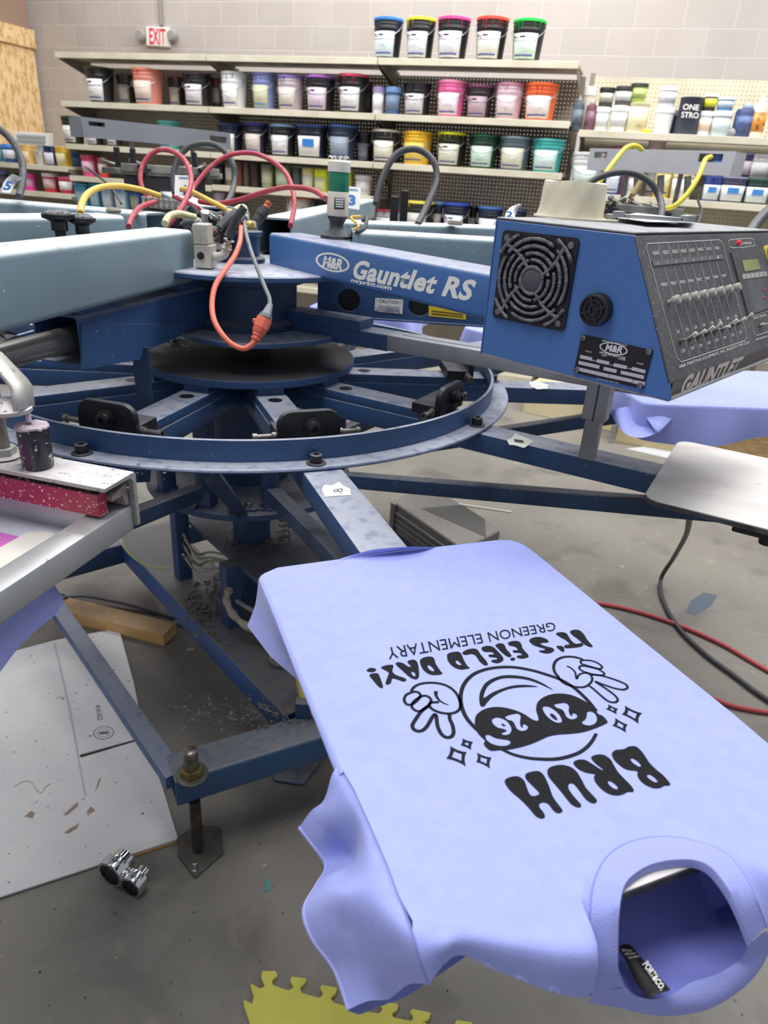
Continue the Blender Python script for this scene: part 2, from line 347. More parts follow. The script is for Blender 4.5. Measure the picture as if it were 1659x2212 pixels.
bay(0.86, 2.35, [1.805, 1.437, 1.08, 0.62], rt_top, 'lower cream shelving unit at the far right with a bare perforated back above its jars', back=True)
# ---------------------------------------------------------------- containers
def vmat(c, rough=0.45):
    return mat('plastic_'+c, c, rough, col2=None, speck=None)
def dripm(c): return mat('ink_drips_'+c, c, 0.35)
def hexmix(a, b, t):
    return ''.join('%02x' % int(int(a[i:i+2], 16)*(1-t)+int(b[i:i+2], 16)*t) for i in (0, 2, 4))
def container(kind, x0, x1, yt, yb, zs, q, body, rim, look, group, lab='e4e2e0', drips=True, art=None, zbase=None):
    names = {'pail': ('ink_pail', 'pail'), 'tub': ('ink_tub', 'tub'), 'square': ('square_pail', 'pail'), 'can': ('paint_can', 'can'), 'bottle': ('squeeze_bottle', 'bottle')}
    xc = (x0+x1)/2; n = ND
    s, _ = shelf_pt(xc, (yt+yb)/2, q); P = SH(s, q, zs); dd = dep(P+UPV*0.08)
    R = (x1-x0)/2*dd/FPX*0.985
    h = PL(xc, yt, P, (P-O).normalized()*1.0-UPV*((P-O).normalized().z)).z-zs
    h = max(0.05, h)
    t = thing(names[kind][0], look, names[kind][1], P, group)
    bm = vmat(body); k = 24 if kind != 'square' else 24
    def sq(prof):
        m = MB(); rings = []
        for r, z in prof:
            ring = []
            for j in range(24):
                a = 2*math.pi*(j+0.5)/24; c, s_ = math.cos(a), math.sin(a); e = (abs(c)**5+abs(s_)**5)**(-1/5)
                ring.append(P+SD*(r*c*e)+ND*(r*0.92*s_*e)+UPV*z)
            rings.append(ring)
        return m.loft(rings)
    if kind in ('pail', 'square'):
        rb = R*(0.80 if kind == 'pail' else 0.82)
        prof = [(rb*0.97, 0), (rb, 0.006), (R*0.93, h*0.72), (R*0.95, h*0.74), (R*0.95, h*0.76), (R*0.935, h*0.77), (R*0.945, h*0.83), (R*0.97, h*0.84), (R*0.97, h*0.86), (R*0.95, h*0.87), (R*0.955, h*0.93)]
        (MB().lathe(prof, P, n=28) if kind == 'pail' else sq(prof)).build('body', bm, t, smooth=40)
        rp = [(R*0.955, h*0.925), (R, h*0.93), (R*1.005, h*0.985), (R*0.97, h), (R*0.90, h*0.995), (R*0.88, h*0.95), (R*0.6, h*0.945)]
        (MB().lathe(rp, P, n=28) if kind == 'pail' else sq(rp)).build('rim', dripm(rim), t, smooth=40)
        if drips and rim != body:
            rr = random.Random(int(x0*7+yt)); m = MB()
            for i in range(9):
                a = math.pi*(1.02+0.96*rr.random()); L_ = h*rr.uniform(0.05, 0.24); r_ = R*1.0
                dr = SD*math.cos(a)+ND*math.sin(a)
                p0 = P+dr*(R*0.985)+UPV*h*0.95; p1 = P+dr*(R*0.965)+UPV*(h*0.95-L_)
                m.tube([p0, p1], lambda u, w_=rr.uniform(0.002, 0.0055): w_*(1-0.35*u), 6, 0)
            m.build('ink_drips', dripm(rim), t)
        # label wrapped on the front
        if lab:
            a0, a1 = math.radians(212), math.radians(316); m = MB(); rows = []
            for z in (0.07, 0.66):
                r_ = (rb+(R*0.93-rb)*(z/0.72))*1.006+0.001
                row = []
                for i in range(9):
                    a = a0+(a1-a0)*i/8; d_ = SD*math.cos(a)+ND*math.sin(a)
                    if kind == 'square':
                        c, s_ = math.cos(a), math.sin(a); e = (abs(c)**5+abs(s_)**5)**(-0.2); row.append(P+SD*(r_*c*e)+ND*(r_*0.93*s_*e-0.001)+UPV*z*h)
                    else: row.append(P+d_*r_+UPV*z*h)
                rows.append(row)
            m.grid(rows); lb = m.build('label', mat('label_'+lab, lab, 0.55, col2=hexmix(lab, '9aa0b8', 0.45), scale=26, contrast=(0.60, 0.63), stretch=(1, 1, 3)), t, solid=0.0006)
            band = art or ('2f3f7a' if rim != body else None)
            if band:
                m = MB(); rows = []
                for z in (0.13, 0.17):
                    r_ = (rb+(R*0.93-rb)*(z/0.72))*1.006+0.0025
                    rows.append([P+(SD*math.cos(a0+(a1-a0)*i/8)+ND*math.sin(a0+(a1-a0)*i/8)*(0.93 if kind == 'square' else 1))*(r_ if kind != 'square' else r_*1.14)+UPV*z*h for i in range(1, 8)])
                m.grid(rows); 
                if kind == 'pail': m.build('printed_band', mat('band_'+band, band, 0.5), lb, solid=0.0003)
            if kind == 'pail' and body in (BK, '1c1d20', '1d1e22', '1d1e1c', '1a2030', '2d2028') and not art:
                def lp_(a, z, o_=0.0032):
                    a = math.radians(a); r_ = (rb+(R*0.93-rb)*(z/0.72))*1.006+o_; return P+(SD*math.cos(a)+ND*math.sin(a))*r_+UPV*z*h
                MB().prism([lp_(231, 0.53), lp_(242, 0.53), lp_(236.5, 0.61)], -ND*0.0004).build('red_triangle', mat('mark_red', 'c8324a', 0.5), lb)
                m = MB(); m.grid([[lp_(a, z) for a in (218, 222, 226, 229)] for z in (0.55, 0.61)]); m.build('dark_mark', mat('mark_navy', '34374f', 0.5), lb)
                m = MB(); m.grid([[lp_(a, z) for a in (245, 251, 257, 263, 268)] for z in (0.56, 0.60)]); m.build('dark_mark', mat('mark_navy', '34374f', 0.5), lb)
                m = MB(); m.grid([[lp_(a, z) for a in range(214, 314, 8)] for z in (0.485, 0.495)]); m.build('rule_line', mat('mark_navy', '34374f', 0.5), lb)
            if art and kind == 'square':
                m = MB(); r_ = R*0.98
                m.box(P-ND*(R*0.885)+UPV*h*0.47, SD*R*0.42, ND*0.003, UPV*h*0.11); m.build('printed_block', mat('band_'+art, art, 0.5), lb)
        if kind == 'pail':
            aa = [(-1, 0.0), (-0.85, -0.55), (-0.3, -1.02), (0.35, -1.0), (0.87, -0.5), (1, 0.0)]; hz_ = [0.83, 0.62, 0.46, 0.47, 0.64, 0.83]
            sw_ = random.Random(int(x0)).uniform(-0.06, 0.06)
            MB().tube([P+SD*(a_*R*1.02)+ND*(b__*R*1.02-0.004)+UPV*(h*(z_+sw_*a_)) for (a_, b__), z_ in zip(aa, hz_)], 0.0022, 6, 5).build('handle', mat('wire_handle', 'a8a8ad', 0.35, 0.6), t)
    elif kind == 'tub':
        rb = R*0.84
        MB().lathe([(rb*0.96, 0), (rb, 0.004), (R*0.93, h*0.80), (R*0.93, h*0.82)], P, n=24).build('body', bm, t, smooth=40)
        MB().lathe([(R*0.94, h*0.80), (R, h*0.805), (R, h*0.96), (R*0.97, h), (R*0.85, h), (R*0.83, h*0.97)], P, n=24).build('lid', dripm(rim), t, smooth=40)
        if lab:
            rows = []
            for z in (0.22, 0.70): rows.append([P+(SD*math.cos(math.radians(a))+ND*math.sin(math.radians(a)))*((rb+(R*0.93-rb)*z/0.8)+0.0015)+UPV*z*h for a in range(200, 345, 12)])
            MB().grid(rows).build('label', mat('label_'+lab, lab, 0.55, col2=hexmix(lab, '9aa0b8', 0.5), scale=30, contrast=(0.60, 0.63), stretch=(1, 1, 3)), t, solid=0.0005)
    elif kind == 'can':
        MB().lathe([(R*0.98, 0), (R, 0.004), (R, h*0.94), (R*1.02, h*0.95), (R*1.02, h*0.99), (R*0.94, h), (R*0.9, h*0.97)], P, n=28).build('body', bm, t, smooth=40)
        MB().lathe([(R*0.9, h*0.965), (R*0.88, h*0.985), (R*0.3, h*0.98)], P, n=28).build('lid', dripm(rim), t, smooth=40)
        if lab:
            rows = []
            for z in (0.12, 0.85): rows.append([P+(SD*math.cos(math.radians(a))+ND*math.sin(math.radians(a)))*(R+0.0015)+UPV*z*h for a in range(190, 350, 10)])
            MB().grid(rows).build('label', mat('label_'+lab, lab, 0.5, col2=hexmix(lab, 'a08a60', 0.4), scale=24, contrast=(0.60, 0.63)), t, solid=0.0005)
    else:
        MB().lathe([(R*0.95, 0), (R, 0.005), (R, h*0.70), (R*0.9, h*0.78), (R*0.45, h*0.82), (R*0.42, h*0.84)], P, n=20).build('body', bm, t, smooth=50)
        MB().lathe([(R*0.5, h*0.83), (R*0.5, h*0.9), (R*0.2, h*0.93), (R*0.08, h*1.0), (0.0005, h)], P, n=16).build('cap', dripm(rim), t, smooth=50)
        if lab:
            rows = []
            for z in (0.16, 0.60): rows.append([P+(SD*math.cos(math.radians(a))+ND*math.sin(math.radians(a)))*(R+0.001)+UPV*z*h for a in range(200, 345, 12)])
            MB().grid(rows).build('label', mat('label_'+lab, lab, 0.5, col2=hexmix(lab, '303040', 0.5), scale=40, contrast=(0.56, 0.6)), t, solid=0.0005)
    return t
G1, G2, G3, G4, G5 = ['ink containers on the %s' % s for s in ('top shelf', 'second shelf', 'third shelf', 'fourth shelf', 'low shelf behind the press')]
GR1, GR2, GL = 'jars and bottles on the upper right shelf', 'pails on the lower right shelf', 'tubs on the far left shelves'
BK = '1b1c20'
ITEMS = [
# top shelf
('pail', 806, 871, 41, 116, ZT, .14, BK, '3f7fd0', 'black pail with blue ink dripping from its rim, on the top shelf', G1, 'cfe0e8'),
('pail', 876, 941, 41, 118, ZT, .14, BK, 'e6e040', 'black pail with yellow ink round its rim, on the top shelf', G1, 'dfe0e6'),
('pail', 943, 1015, 40, 121, ZT, .14, BK, 'ee4d96', 'black pail with hot pink ink round its rim, on the top shelf', G1, 'e2e0e6'),
('pail', 1026, 1097, 40, 122, ZT, .14, BK, 'e8503c', 'black pail with orange-red ink running down its side, on the top shelf', G1, 'e0dfd4'),
('pail', 1105, 1177, 45, 124, ZT, .14, BK, '30c552', 'black pail with bright green ink spilling over, last on the top shelf', G1, 'd2e8d8'),
# second shelf
('pail', 187, 248, 147, 218, Z2, .14, BK, '2d2f20', 'black pail with mustard flecks on its lid, first on the second shelf', G2, 'e6e4e4'),
('pail', 253, 296, 162, 219, Z2, .22, '26241f', '3a3826', 'small dark pail half behind the salmon pail', G2, '9c938c'),
('pail', 287, 354, 151, 222, Z2, .14, 'd28478', 'd4775e', 'salmon pink pail with an orange-stained label, on the second shelf', G2, 'dcc9ba'),
('pail', 364, 401, 168, 222, Z2, .24, '2b2523', '5b2c2c', 'small dark pail with a grubby label behind the leaning black pail', G2, 'b5a99c'),
('pail', 397, 459, 160, 225, Z2, .14, '1d1e22', '35242a', 'black pail with a narrow white label turned left, beside the white pail', G2, 'd8d0d4'),
('tub', 458, 478, 170, 224, Z2, .26, '35302e', '6a2632', 'thin dark jar tucked left of the white pail', G2, '8d8682'),
('pail', 477, 535, 157, 229, Z2, .14, 'dcdcdc', 'd0ccd0', 'all-white pail on the second shelf', G2, 'e9e8e4'),
('pail', 544, 598, 159, 231, Z2, .14, '7b86b8', '7c7cb8', 'periwinkle pail with a rainbow-coloured label', G2, 'c7c9a8', True, '2f6fb0'),
('pail', 598, 659, 165, 235, Z2, .14, 'b9aab2', '8070b4', 'pale pail with purple-stained rim and handwriting on its label', G2, 'd0c6bc'),
('pail', 660, 726, 165, 237, Z2, .14, BK, 'a86cc0', 'black pail with violet ink on its rim, on the second shelf', G2, 'd8c4d4'),
('pail', 730, 797, 162, 241, Z2, .14, BK, 'd8506a', 'black pail with a coral pink rim and two white labels', G2, 'e2e2e4'),
('tub', 772, 806, 178, 240, Z2, .28, '2a2226', '5c3448', 'dark maroon-rimmed jar behind the small white jar', G2, '5a4a50'),
('tub', 804, 832, 188, 241, Z2, .12, 'c9c9cc', '9a86b4', 'small white jar with a lilac lid and a number written on it', G2, 'e6e6e6'),
('tub', 832, 868, 189, 243, Z2, .12, '3e5a86', '6a8fc0', 'small slate blue jar beside the lilac-lidded jar', G2, '6f829e'),
('pail', 871, 932, 180, 244, Z2, .14, '1c1d20', '27282c', 'plain black pail between the slate jar and the pink pail', G2, 'cfcdd0'),
('pail', 942, 1008, 176, 249, Z2, .14, 'e0669e', 'e88fb4', 'bright pink pail on the second shelf', G2, 'ecdce4'),
('pail', 1006, 1066, 186, 252, Z2, .14, '2d2028', '7c3c64', 'dark pail with plum-coloured drips and a mauve label', G2, 'b49aa4'),
('pail', 1068, 1131, 181, 255, Z2, .14, 'dab9c4', 'c784a0', 'pale pink pail with orange writing, left of the orange pail', G2, 'e0cdd0'),
('pail', 1131, 1205, 182, 258, Z2, .14, 'e2663a', 'ec6a34', 'bright orange pail, last on the second shelf', G2, 'e6d9d6'),
# third shelf
('pail', 135, 182, 252, 310, Z3, .14, '20251f', '2f5a34', 'black pail with green lid left of the grey head cover', G3, 'e4e0d8'),
('pail', 184, 224, 262, 312, Z3, .14, '1b1c20', '24242a', 'black pail showing below the left end of the grey head cover', G3, 'dedee6'),
('pail', 228, 264, 262, 313, Z3, .14, '222226', '2c2c32', 'second black pail showing below the grey head cover', G3, 'd8d8d8'),
('pail', 342, 392, 262, 320, Z3, .14, '4fa39c', '62b8b0', 'teal pail showing below the grey head cover', G3, '9fd0ca'),
('pail', 470, 527, 268, 323, Z3, .14, '151b33', '22325e', 'midnight blue pail at the right end of the grey head cover', G3, 'e0dcd8'),
('pail', 527, 581, 267, 330, Z3, .14, '1f1a33', '3c3488', 'black pail with deep purple rim and a tall label', G3, 'cbc2b8', True, '4a4aa0'),
('pail', 583, 642, 270, 336, Z3, .14, '18191e', '8fb0d6', 'black pail with pale blue splashes on its rim and a blank label', G3, 'd9d7dc'),
('square', 645, 708, 271, 342, Z3, .14, '1c2333', '34508c', 'dark pail with a bright blue and white label', G3, 'e0e0e0', True, '2a78c8'),
('pail', 708, 773, 271, 345, Z3, .14, '28324a', '4f6fb0', 'navy pail smeared all over with blue ink', G3, '8d9aaa'),
('pail', 770, 806, 289, 345, Z3, .20, '16171b', '2b3346', 'small black pail between the smeared navy pail and the beige-rimmed pail', G3, '7c7e86'),
('pail', 803, 868, 281, 349, Z3, .14, '201f1f', 'cfc6b4', 'black pail with a beige rim beside the yellow pail', G3, 'dfdccb'),
('pail', 868, 935, 285, 356, Z3, .14, 'e6b52c', 'f0bc30', 'yellow pail on the third shelf', G3, 'e8c65a'),
('pail', 942, 1008, 287, 357, Z3, .14, '1d1e1c', 'd6dc28', 'black pail with lime yellow ink round its rim', G3, 'd8dac8'),
('pail', 1012, 1079, 292, 361, Z3, .14, '1c3a2e', '1d5a40', 'dark green pail with a mint label', G3, 'c6e0d0'),
('pail', 1077, 1147, 296, 367, Z3, .14, '55646e', '7d929e', 'blue-grey pail with a yellow-topped label', G3, 'd8d6c4'),
('pail', 1147, 1218, 301, 373, Z3, .14, '3fa9a6', '5ab8b6', 'teal pail, last on the third shelf', G3, 'cfe4e4'),
# fourth shelf
('tub', 458, 487, 343, 395, Z4, .20, '1e1f22', '2a2a2e', 'black jar at the left end of the narrow-jar row', G4, '5c5c60'),
('tub', 486, 509, 346, 394, Z4, .12, '6b6259', '554c46', 'grey-brown jar with a white sticker behind the looped cable', G4, 'c6beb4'),
('tub', 508, 526, 349, 396, Z4, .14, '7a4636', '69402f', 'rust brown jar in the narrow-jar row', G4, None),
('tub', 525, 541, 351, 397, Z4, .14, '5f5048', '4c4440', 'taupe jar between the rust and the maroon jars', G4, None),
('tub', 540, 563, 352, 399, Z4, .14, '3b2a2e', '33262a', 'dark maroon jar in the narrow-jar row', G4, None),
('tub', 564, 593, 356, 402, Z4, .12, '8c9070', '6c7460', 'sage jar with a cream label band', G4, 'c2c2a8'),
('tub', 594, 629, 357, 404, Z4, .12, '7f9858', '5d7050', 'leaf green jar with a pale label band', G4, 'bccbb0'),
('tub', 631, 652, 363, 406, Z4, .14, '55605c', '48524e', 'dark grey-green jar behind the red hose', G4, None),
('tub', 652, 681, 364, 409, Z4, .12, 'cfcba0', 'c9c070', 'pale straw yellow jar', G4, 'dad8c4'),
('square', 680, 710, 366, 413, Z4, .12, 'dde22a', 'd8dc3a', 'fluorescent yellow jar left of the green beacon', G4, 'cfd0a0'),
('square', 738, 762, 370, 414, Z4, .14, 'd2d834', 'd0d43c', 'fluorescent yellow jar mostly hidden behind the green beacon', G4, None),
('tub', 766, 804, 379, 421, Z4, .12, 'c9c4c6', 'dad6d8', 'white tub standing alone at the end of the fourth shelf', G4, 'dcd8da'),
('tub', 176, 211, 335, 379, Z4-.01, .10, 'd0507c', 'b83c60', 'pink tub with a pink label on the fourth shelf, left of the red tub', G4, 'd8a8bc'),
('tub', 211, 236, 341, 381, Z4-.01, .10, 'c83a34', 'b83838', 'red tub beside the pink tub', G4, 'd8c0bc'),
('tub', 152, 176, 323, 366, Z4-.01, .30, '2c5aa0', '3468b0', 'royal blue jar at the back, left of the pink tub', G4, '58749c'),
# low shelf behind the press
('square', 165, 196, 396, 446, Z5, .12, '4796b8', '5aa6c4', 'turquoise square tub at the left of the low blue row', G5, '9cc0d0'),
('square', 195, 223, 396, 448, Z5, .14, '3f8fb8', '4c9cc8', 'turquoise tub behind the yellow hose, second of the low blue row', G5, 'a8c8d4'),
('square', 222, 250, 400, 450, Z5, .14, '9fb4cc', '8aa6c8', 'whitish blue tub in the low blue row', G5, 'c8d4e0'),
('square', 250, 283, 402, 452, Z5, .14, '8db4d4', 'a0c4dc', 'sky blue tub with a white label in the low blue row', G5, 'd0dde6'),
('square', 283, 308, 408, 454, Z5, .14, '3d68b8', '4474c4', 'cobalt blue tub, last of the low blue row', G5, 'a8a890'),
('tub', 462, 485, 416, 458, Z5, .12, 'b8a8b8', 'c0b0c4', 'small lilac jar under the looped black cable', G5, 'c4b8c4'),
('pail', 617, 676, 426, 482, Z5, .14, 'c8c2be', 'c8704c', 'white pail with an orange-stained rim low behind the red hoses', G5, 'd0cac4'),
('pail', 678, 708, 432, 482, Z5, .14, '1d1d20', '2a2a2c', 'black pail low behind the green beacon', G5, '404046'),
('pail', 808, 872, 453, 512, Z5, .14, 'a8a8ac', '9a2f44', 'grey pail with a crimson rim low behind the black posts', G5, 'b8b8bc'),
('pail', 872, 938, 434, 500, Z5, .14, '26241c', 'e6d860', 'black pail with pale yellow drips on the low shelf', G5, 'b8b4ac'),
('pail', 934, 960, 436, 500, Z5, .20, '1c242e', '7ca4d4', 'black pail with a sky blue rim, wedged in the low row', G5, 'a8a49c'),
('pail', 956, 1014, 438, 504, Z5, .14, '1a2030', '2f50b0', 'navy pail with a royal blue rim on the low shelf', G5, 'd0d4e0'),
('pail', 1012, 1032, 446, 504, Z5, .24, '141518', '1c1d22', 'black pail in shadow between the two navy pails', G5, '8a8682'),
('pail', 1030, 1086, 446, 508, Z5, .14, '18202e', '4a6cac', 'navy pail with a steel blue rim, right of the shadowed pail', G5, 'd2ccd2'),
('pail', 1094, 1136, 452, 512, Z5, .14, '151b28', '25375c', 'dark navy pail low behind the number 2 tag', G5, '8c8c96'),
# far left shelves
('tub', -14, 8, 312, 350, 1.372, .12, '2a8098', '2f78b8', 'teal tub cut by the left edge of the photo', GL, '98b8c0'),
('tub', 6, 42, 312, 351, 1.372, .10, '23417c', '3c7ac8', 'blue tub with a sky blue lid and a white label', GL, 'c8d0dc'),
('square', 41, 78, 313, 355, 1.372, .10, 'd8b272', 'dcb878', 'tan tub with red printing', GL, 'dcc298'),
('square', 78, 100, 326, 356, 1.372, .10, 'bcbab0', 'c4c2ba', 'putty-coloured box tub left of the navy tub', GL, None),
('square', 98, 128, 316, 357, 1.372, .10, '222c5c', '28346c', 'navy tub with a torn white label', GL, 'cfd0d8'),
('square', 123, 153, 317, 359, 1.372, .10, 'd0aa38', 'd8b850', 'mustard yellow tub beside the navy tub', GL, 'd8cc9c'),
('tub', -6, 22, 368, 410, 1.162, .12, '2c2e38', '6c7cae', 'dark tub with a lavender lid behind the number 5 tag', GL, '54565e'),
('tub', 22, 44, 374, 410, 1.162, .14, '6c8a50', '5c7a48', 'moss green tub behind the number 5 tag', GL, None),
('tub', 50, 80, 374, 413, 1.162, .10, 'ee3aa0', 'f04aa8', 'hot pink tub on the lower far left shelf', GL, 'e0a0c4'),
('tub', 93, 129, 374, 418, 1.162, .10, 'c03040', 'e0d8d8', 'red tub with a white lid and a pale label', GL, 'd8b4b4'),
('tub', 127, 166, 381, 421, 1.162, .10, 'b82c50', 'c04868', 'crimson tub with a large white label', GL, 'e6e2e4'),
# right bay upper
('bottle', 1237, 1262, 206, 268, 1.805, .12, '4c5864', '8a929a', 'slate grey squeeze bottle, first on the upper right shelf', GR1, '5d6874'),
('tub', 1258, 1285, 187, 250, 1.805, .26, 'd6cfc0', 'e2e0dc', 'tall off-white jar standing at the back behind the maroon bottle', GR1, None),
('bottle', 1266, 1289, 212, 269, 1.805, .12, '6a4452', 'b8b4b4', 'maroon squeeze bottle beside the slate grey one', GR1, '7c5464'),
('tub', 1286, 1318, 232, 271, 1.805, .12, 'dcdedc', 'e4e6e4', 'white tub under the smaller black-lidded jar', GR1, 'c8ccca'),
('tub', 1318, 1357, 229, 273, 1.805, .12, 'dcdfdf', 'e6e8e8', 'white tub under the larger black-lidded jar', GR1, 'c4c8cc'),
('can', 1355, 1400, 223, 276, 1.805, .14, 'd6d0ac', 'c4bf9c', 'cream paint can under the lime green jar', GR1, 'd9d3b4'),
('tub', 1413, 1455, 233, 279, 1.805, .12, 'e2e3e4', 'ecedee', 'white tub at the bottom of the pair beside the cream can', GR1, None),
('tub', 1448, 1473, 239, 278, 1.805, .22, '252f4c', '8c94a4', 'dark navy jar half behind the lettered can', GR1, None),
('can', 1465, 1515, 211, 282, 1.805, .12, '363a4a', '78ac9c', 'dark can lettered ONE STRO in white', GR1, None),
('tub', 1505, 1539, 241, 284, 1.805, .12, 'dedee0', 'd2d4d8', 'white jar with an orange stripe under the yellow and black jar', GR1, 'e0c4b4'),
('tub', 1536, 1580, 241, 286, 1.805, .12, 'b8c4cc', 'd8dcdc', 'pale blue tub with a crest under the blue and white tub', GR1, 'c8d8e0'),
('bottle', 1588, 1633, 220, 288, 1.805, .14, '34426e', '9caec4', 'indigo pouch-like bottle near the right end', GR1, '44588c'),
('bottle', 1625, 1656, 205, 289, 1.805, .12, 'd8d4c4', 'd9d9d6', 'white glue bottle with an orange label and pointed nozzle', GR1, 'd88a30'),
# right bay lower
('pail', 1233, 1307, 330, 402, 1.437, .14, 'd4d6d6', 'e0e0e0', 'large white lidded pail left of the light grey cover', GR2, 'cbd8d0'),
('pail', 1316, 1358, 316, 404, 1.437, .20, 'c07a8c', 'cf6f80', 'rose pail whose rim peeks over the light grey cover', GR2, 'd8b8c4'),
('pail', 1308, 1346, 350, 408, 1.437, .10, '2c3f84', 'c83c44', 'blue pail with a red and white label below the light grey cover', GR2, 'd0d8e8'),
('pail', 1392, 1445, 345, 412, 1.437, .22, 'b8b0ac', 'c0b8b4', 'grey pail hidden under the pale pink cup', GR2, 'c8c4c0'),
('tub', 1356, 1388, 372, 412, 1.437, .10, 'c8c8ca', 'd2d2d4', 'white jar behind the wooden squeegee handle', GR2, 'd8d8d8'),
('pail', 1414, 1456, 350, 415, 1.437, .10, 'd8ba34', 'e0c444', 'yellow pail below the light grey cover', GR2, 'dccf9c'),
('square', 1450, 1499, 365, 420, 1.437, .10, 'd8cb9c', 'dcd4ac', 'cream pail with a white label below the cover', GR2, 'e0dcd4'),
('square', 1519, 1559, 381, 424, 1.437, .10, '33408c', '44549c', 'violet-blue square pail in the bottom row, left of three', GR2, 'd0d8e0', True, '3a80c4'),
('square', 1556, 1610, 382, 429, 1.437, .10, '3c3f58', '8c88a8', 'slate square pail with lilac lid in the bottom row, middle of three', GR2, 'd8dce0', True, '3a80c4'),
('square', 1609, 1662, 386, 433, 1.437, .10, '2a4040', '3c6050', 'dark green square pail in the bottom row, right of three', GR2, 'd2dce0', True, '3a80c4'),
]
STACK = [
('tub', 1398, 1438, 296, 345, 1.437, .22, 'd4bcbe', 'dcc6c8', 'pale pink cup standing above the light grey cover', GR2, None, 350),
('tub', 1293, 1327, 190, 233, 1.805, .12, '4a4a48', '2a2a2a', 'grey jar with a black lid standing on the smaller white tub', GR1, 'b8b8a8', 232),
('tub', 1328, 1366, 187, 230, 1.805, .12, '5c5c5c', '38383a', 'white-labelled jar with a black lid standing on the larger white tub', GR1, 'd2d4d6', 229),
('tub', 1360, 1398, 181, 224, 1.805, .14, 'a8be64', '33332f', 'lime green jar with a black lid standing on the cream can', GR1, 'b4c874', 223),
('tub', 1422, 1462, 188, 234, 1.805, .12, 'dfe0e2', 'ecedee', 'white tub stacked on top of the plain white tub', GR1, 'd4d6e0', 234),
('tub', 1519, 1549, 203, 242, 1.805, .12, '3c3a30', 'e4e4e6', 'yellow and black jar with a white lid on top of a white jar', GR1, 'e0dc30', 241),
('tub', 1548, 1586, 211, 242, 1.805, .12, '5a88b8', 'dfe4e8', 'blue and white tub stacked on the crested tub', GR1, 'b8cce0', 241),
('square', 1535, 1572, 330, 383, 1.437, .10, '24407c', '2c4c94', 'navy square pail seen through the notch of the grey cover', GR2, '3c5a9c', 383),
('square', 1577, 1624, 331, 383, 1.437, .10, '3a3c62', '7c7cac', 'purple-grey square pail stacked right of the light grey cover', GR2, 'c8b8c0', 382),
('square', 1618, 1664, 334, 387, 1.437, .10, 'c8c6c8', 'd8d8da', 'white square pail stacked at the far right', GR2, 'd0d0d0', 386),
]
for it in ITEMS: container(*it)
for k_, x0, x1, yt, yb, zs, q_, bd, rm, lk, g_, lb_, by in STACK:
    s_, zz = shelf_pt((x0+x1)/2, by, q_); container(k_, x0, x1, yt, yb, zz+0.002, q_, bd, rm, lk, g_, lb_)
def onq(x, y, q): return PL(x, y, SH(0, q, 0), ND)
# lettering on the big can
text_on('ONE', [onq(x, y, 0.045) for x, y in ((1474, 237), (1509, 239), (1511, 226), (1477, 224))], PRINTW, 'can_lettering', None, 0.02)
text_on('STRO', [onq(x, y, 0.045) for x, y in ((1471, 254), (1509, 256), (1510, 243), (1473, 241))], PRINTW, 'can_lettering', None, 0.02)
_can = [o for o in COL.objects if o.name.startswith('paint_can') and 'ONE STRO' in o.get('label', '')][0]
for o in [o for o in COL.objects if o.name.startswith('can_lettering')]:
    o.parent = _can; o.matrix_parent_inverse = Matrix.Translation(-_can.location)
# louvred white panel on the far left shelf
t = thing('louvred_panel', 'white framed unit with grey louvres standing at the back of the far left shelf', 'vent', onq(70, 350, .3))
f = [onq(x, y, .30) for x, y in ((34, 352), (106, 356), (104, 288), (30, 284))]
MB().prism(f, ND*0.06).build('housing', WHITE, t, bevel=0.004)
for i in range(6):
    y = 292+i*9; g = [onq(xx, yy, .296) for xx, yy in ((37, y+3.5), (98, y+7), (98, y+2), (37, y-1.5))]
    MB().prism(g, -ND*0.006).build('louvre', mat('louvre_grey', 'a9adac', 0.5), t)
# tipped cup and yellow scrap on the right shelf
P_ = SH(shelf_pt(1590, 276, .1)[0], .10, 1.805)
cu_ = MB().lathe([(0.018, 0), (0.03, 0.10), (0.033, 0.105), (0.028, 0.10), (0.016, 0.004)], P_+SD*0.05+UPV*0.031, (-SD+ND*0.3).normalized(), 20).build('cup', mat('grey_cup', '8d8f90', 0.5))
tag(cu_, 'grey cup lying on its side near the right end of the upper right shelf', 'cup')
P_ = SH(shelf_pt(1398, 272, .05)[0], .05, 1.805)
yb_ = MB().box(P_+UPV*0.012, SD*0.026, ND*0.015, UPV*0.012).build('sponge', mat('sponge_yellow', 'e2b83a', 0.9), bevel=0.005)
tag(yb_, 'small yellow sponge at the shelf edge beside the cream can', 'sponge')
# ================================================================ the press: fixed frame
CX, CY = -0.393, 1.858
def PC(r, a, z): a = math.radians(a); return V((CX+r*math.cos(a), CY+r*math.sin(a), z))
def er(a): a = math.radians(a); return V((math.cos(a), math.sin(a), 0))
def et(a): a = math.radians(a); return V((-math.sin(a), math.cos(a), 0))
CC = V((CX, CY, 0))
press = thing('screen_press_frame', 'blue steel frame of the screen printing press with centre column and floor beams', 'machine', (CX, CY, 0))
MB().lathe([(0.055, 0.246), (0.055, 0.645), (0.11, 0.655), (0.11, 1.0)], CC, n=32).build('column', BLUED, press)
MB().lathe([(0.285, 0.642), (0.288, 0.645), (0.288, 0.659), (0.285, 0.662)], CC, n=64).build('base_plate', BLUED, press)
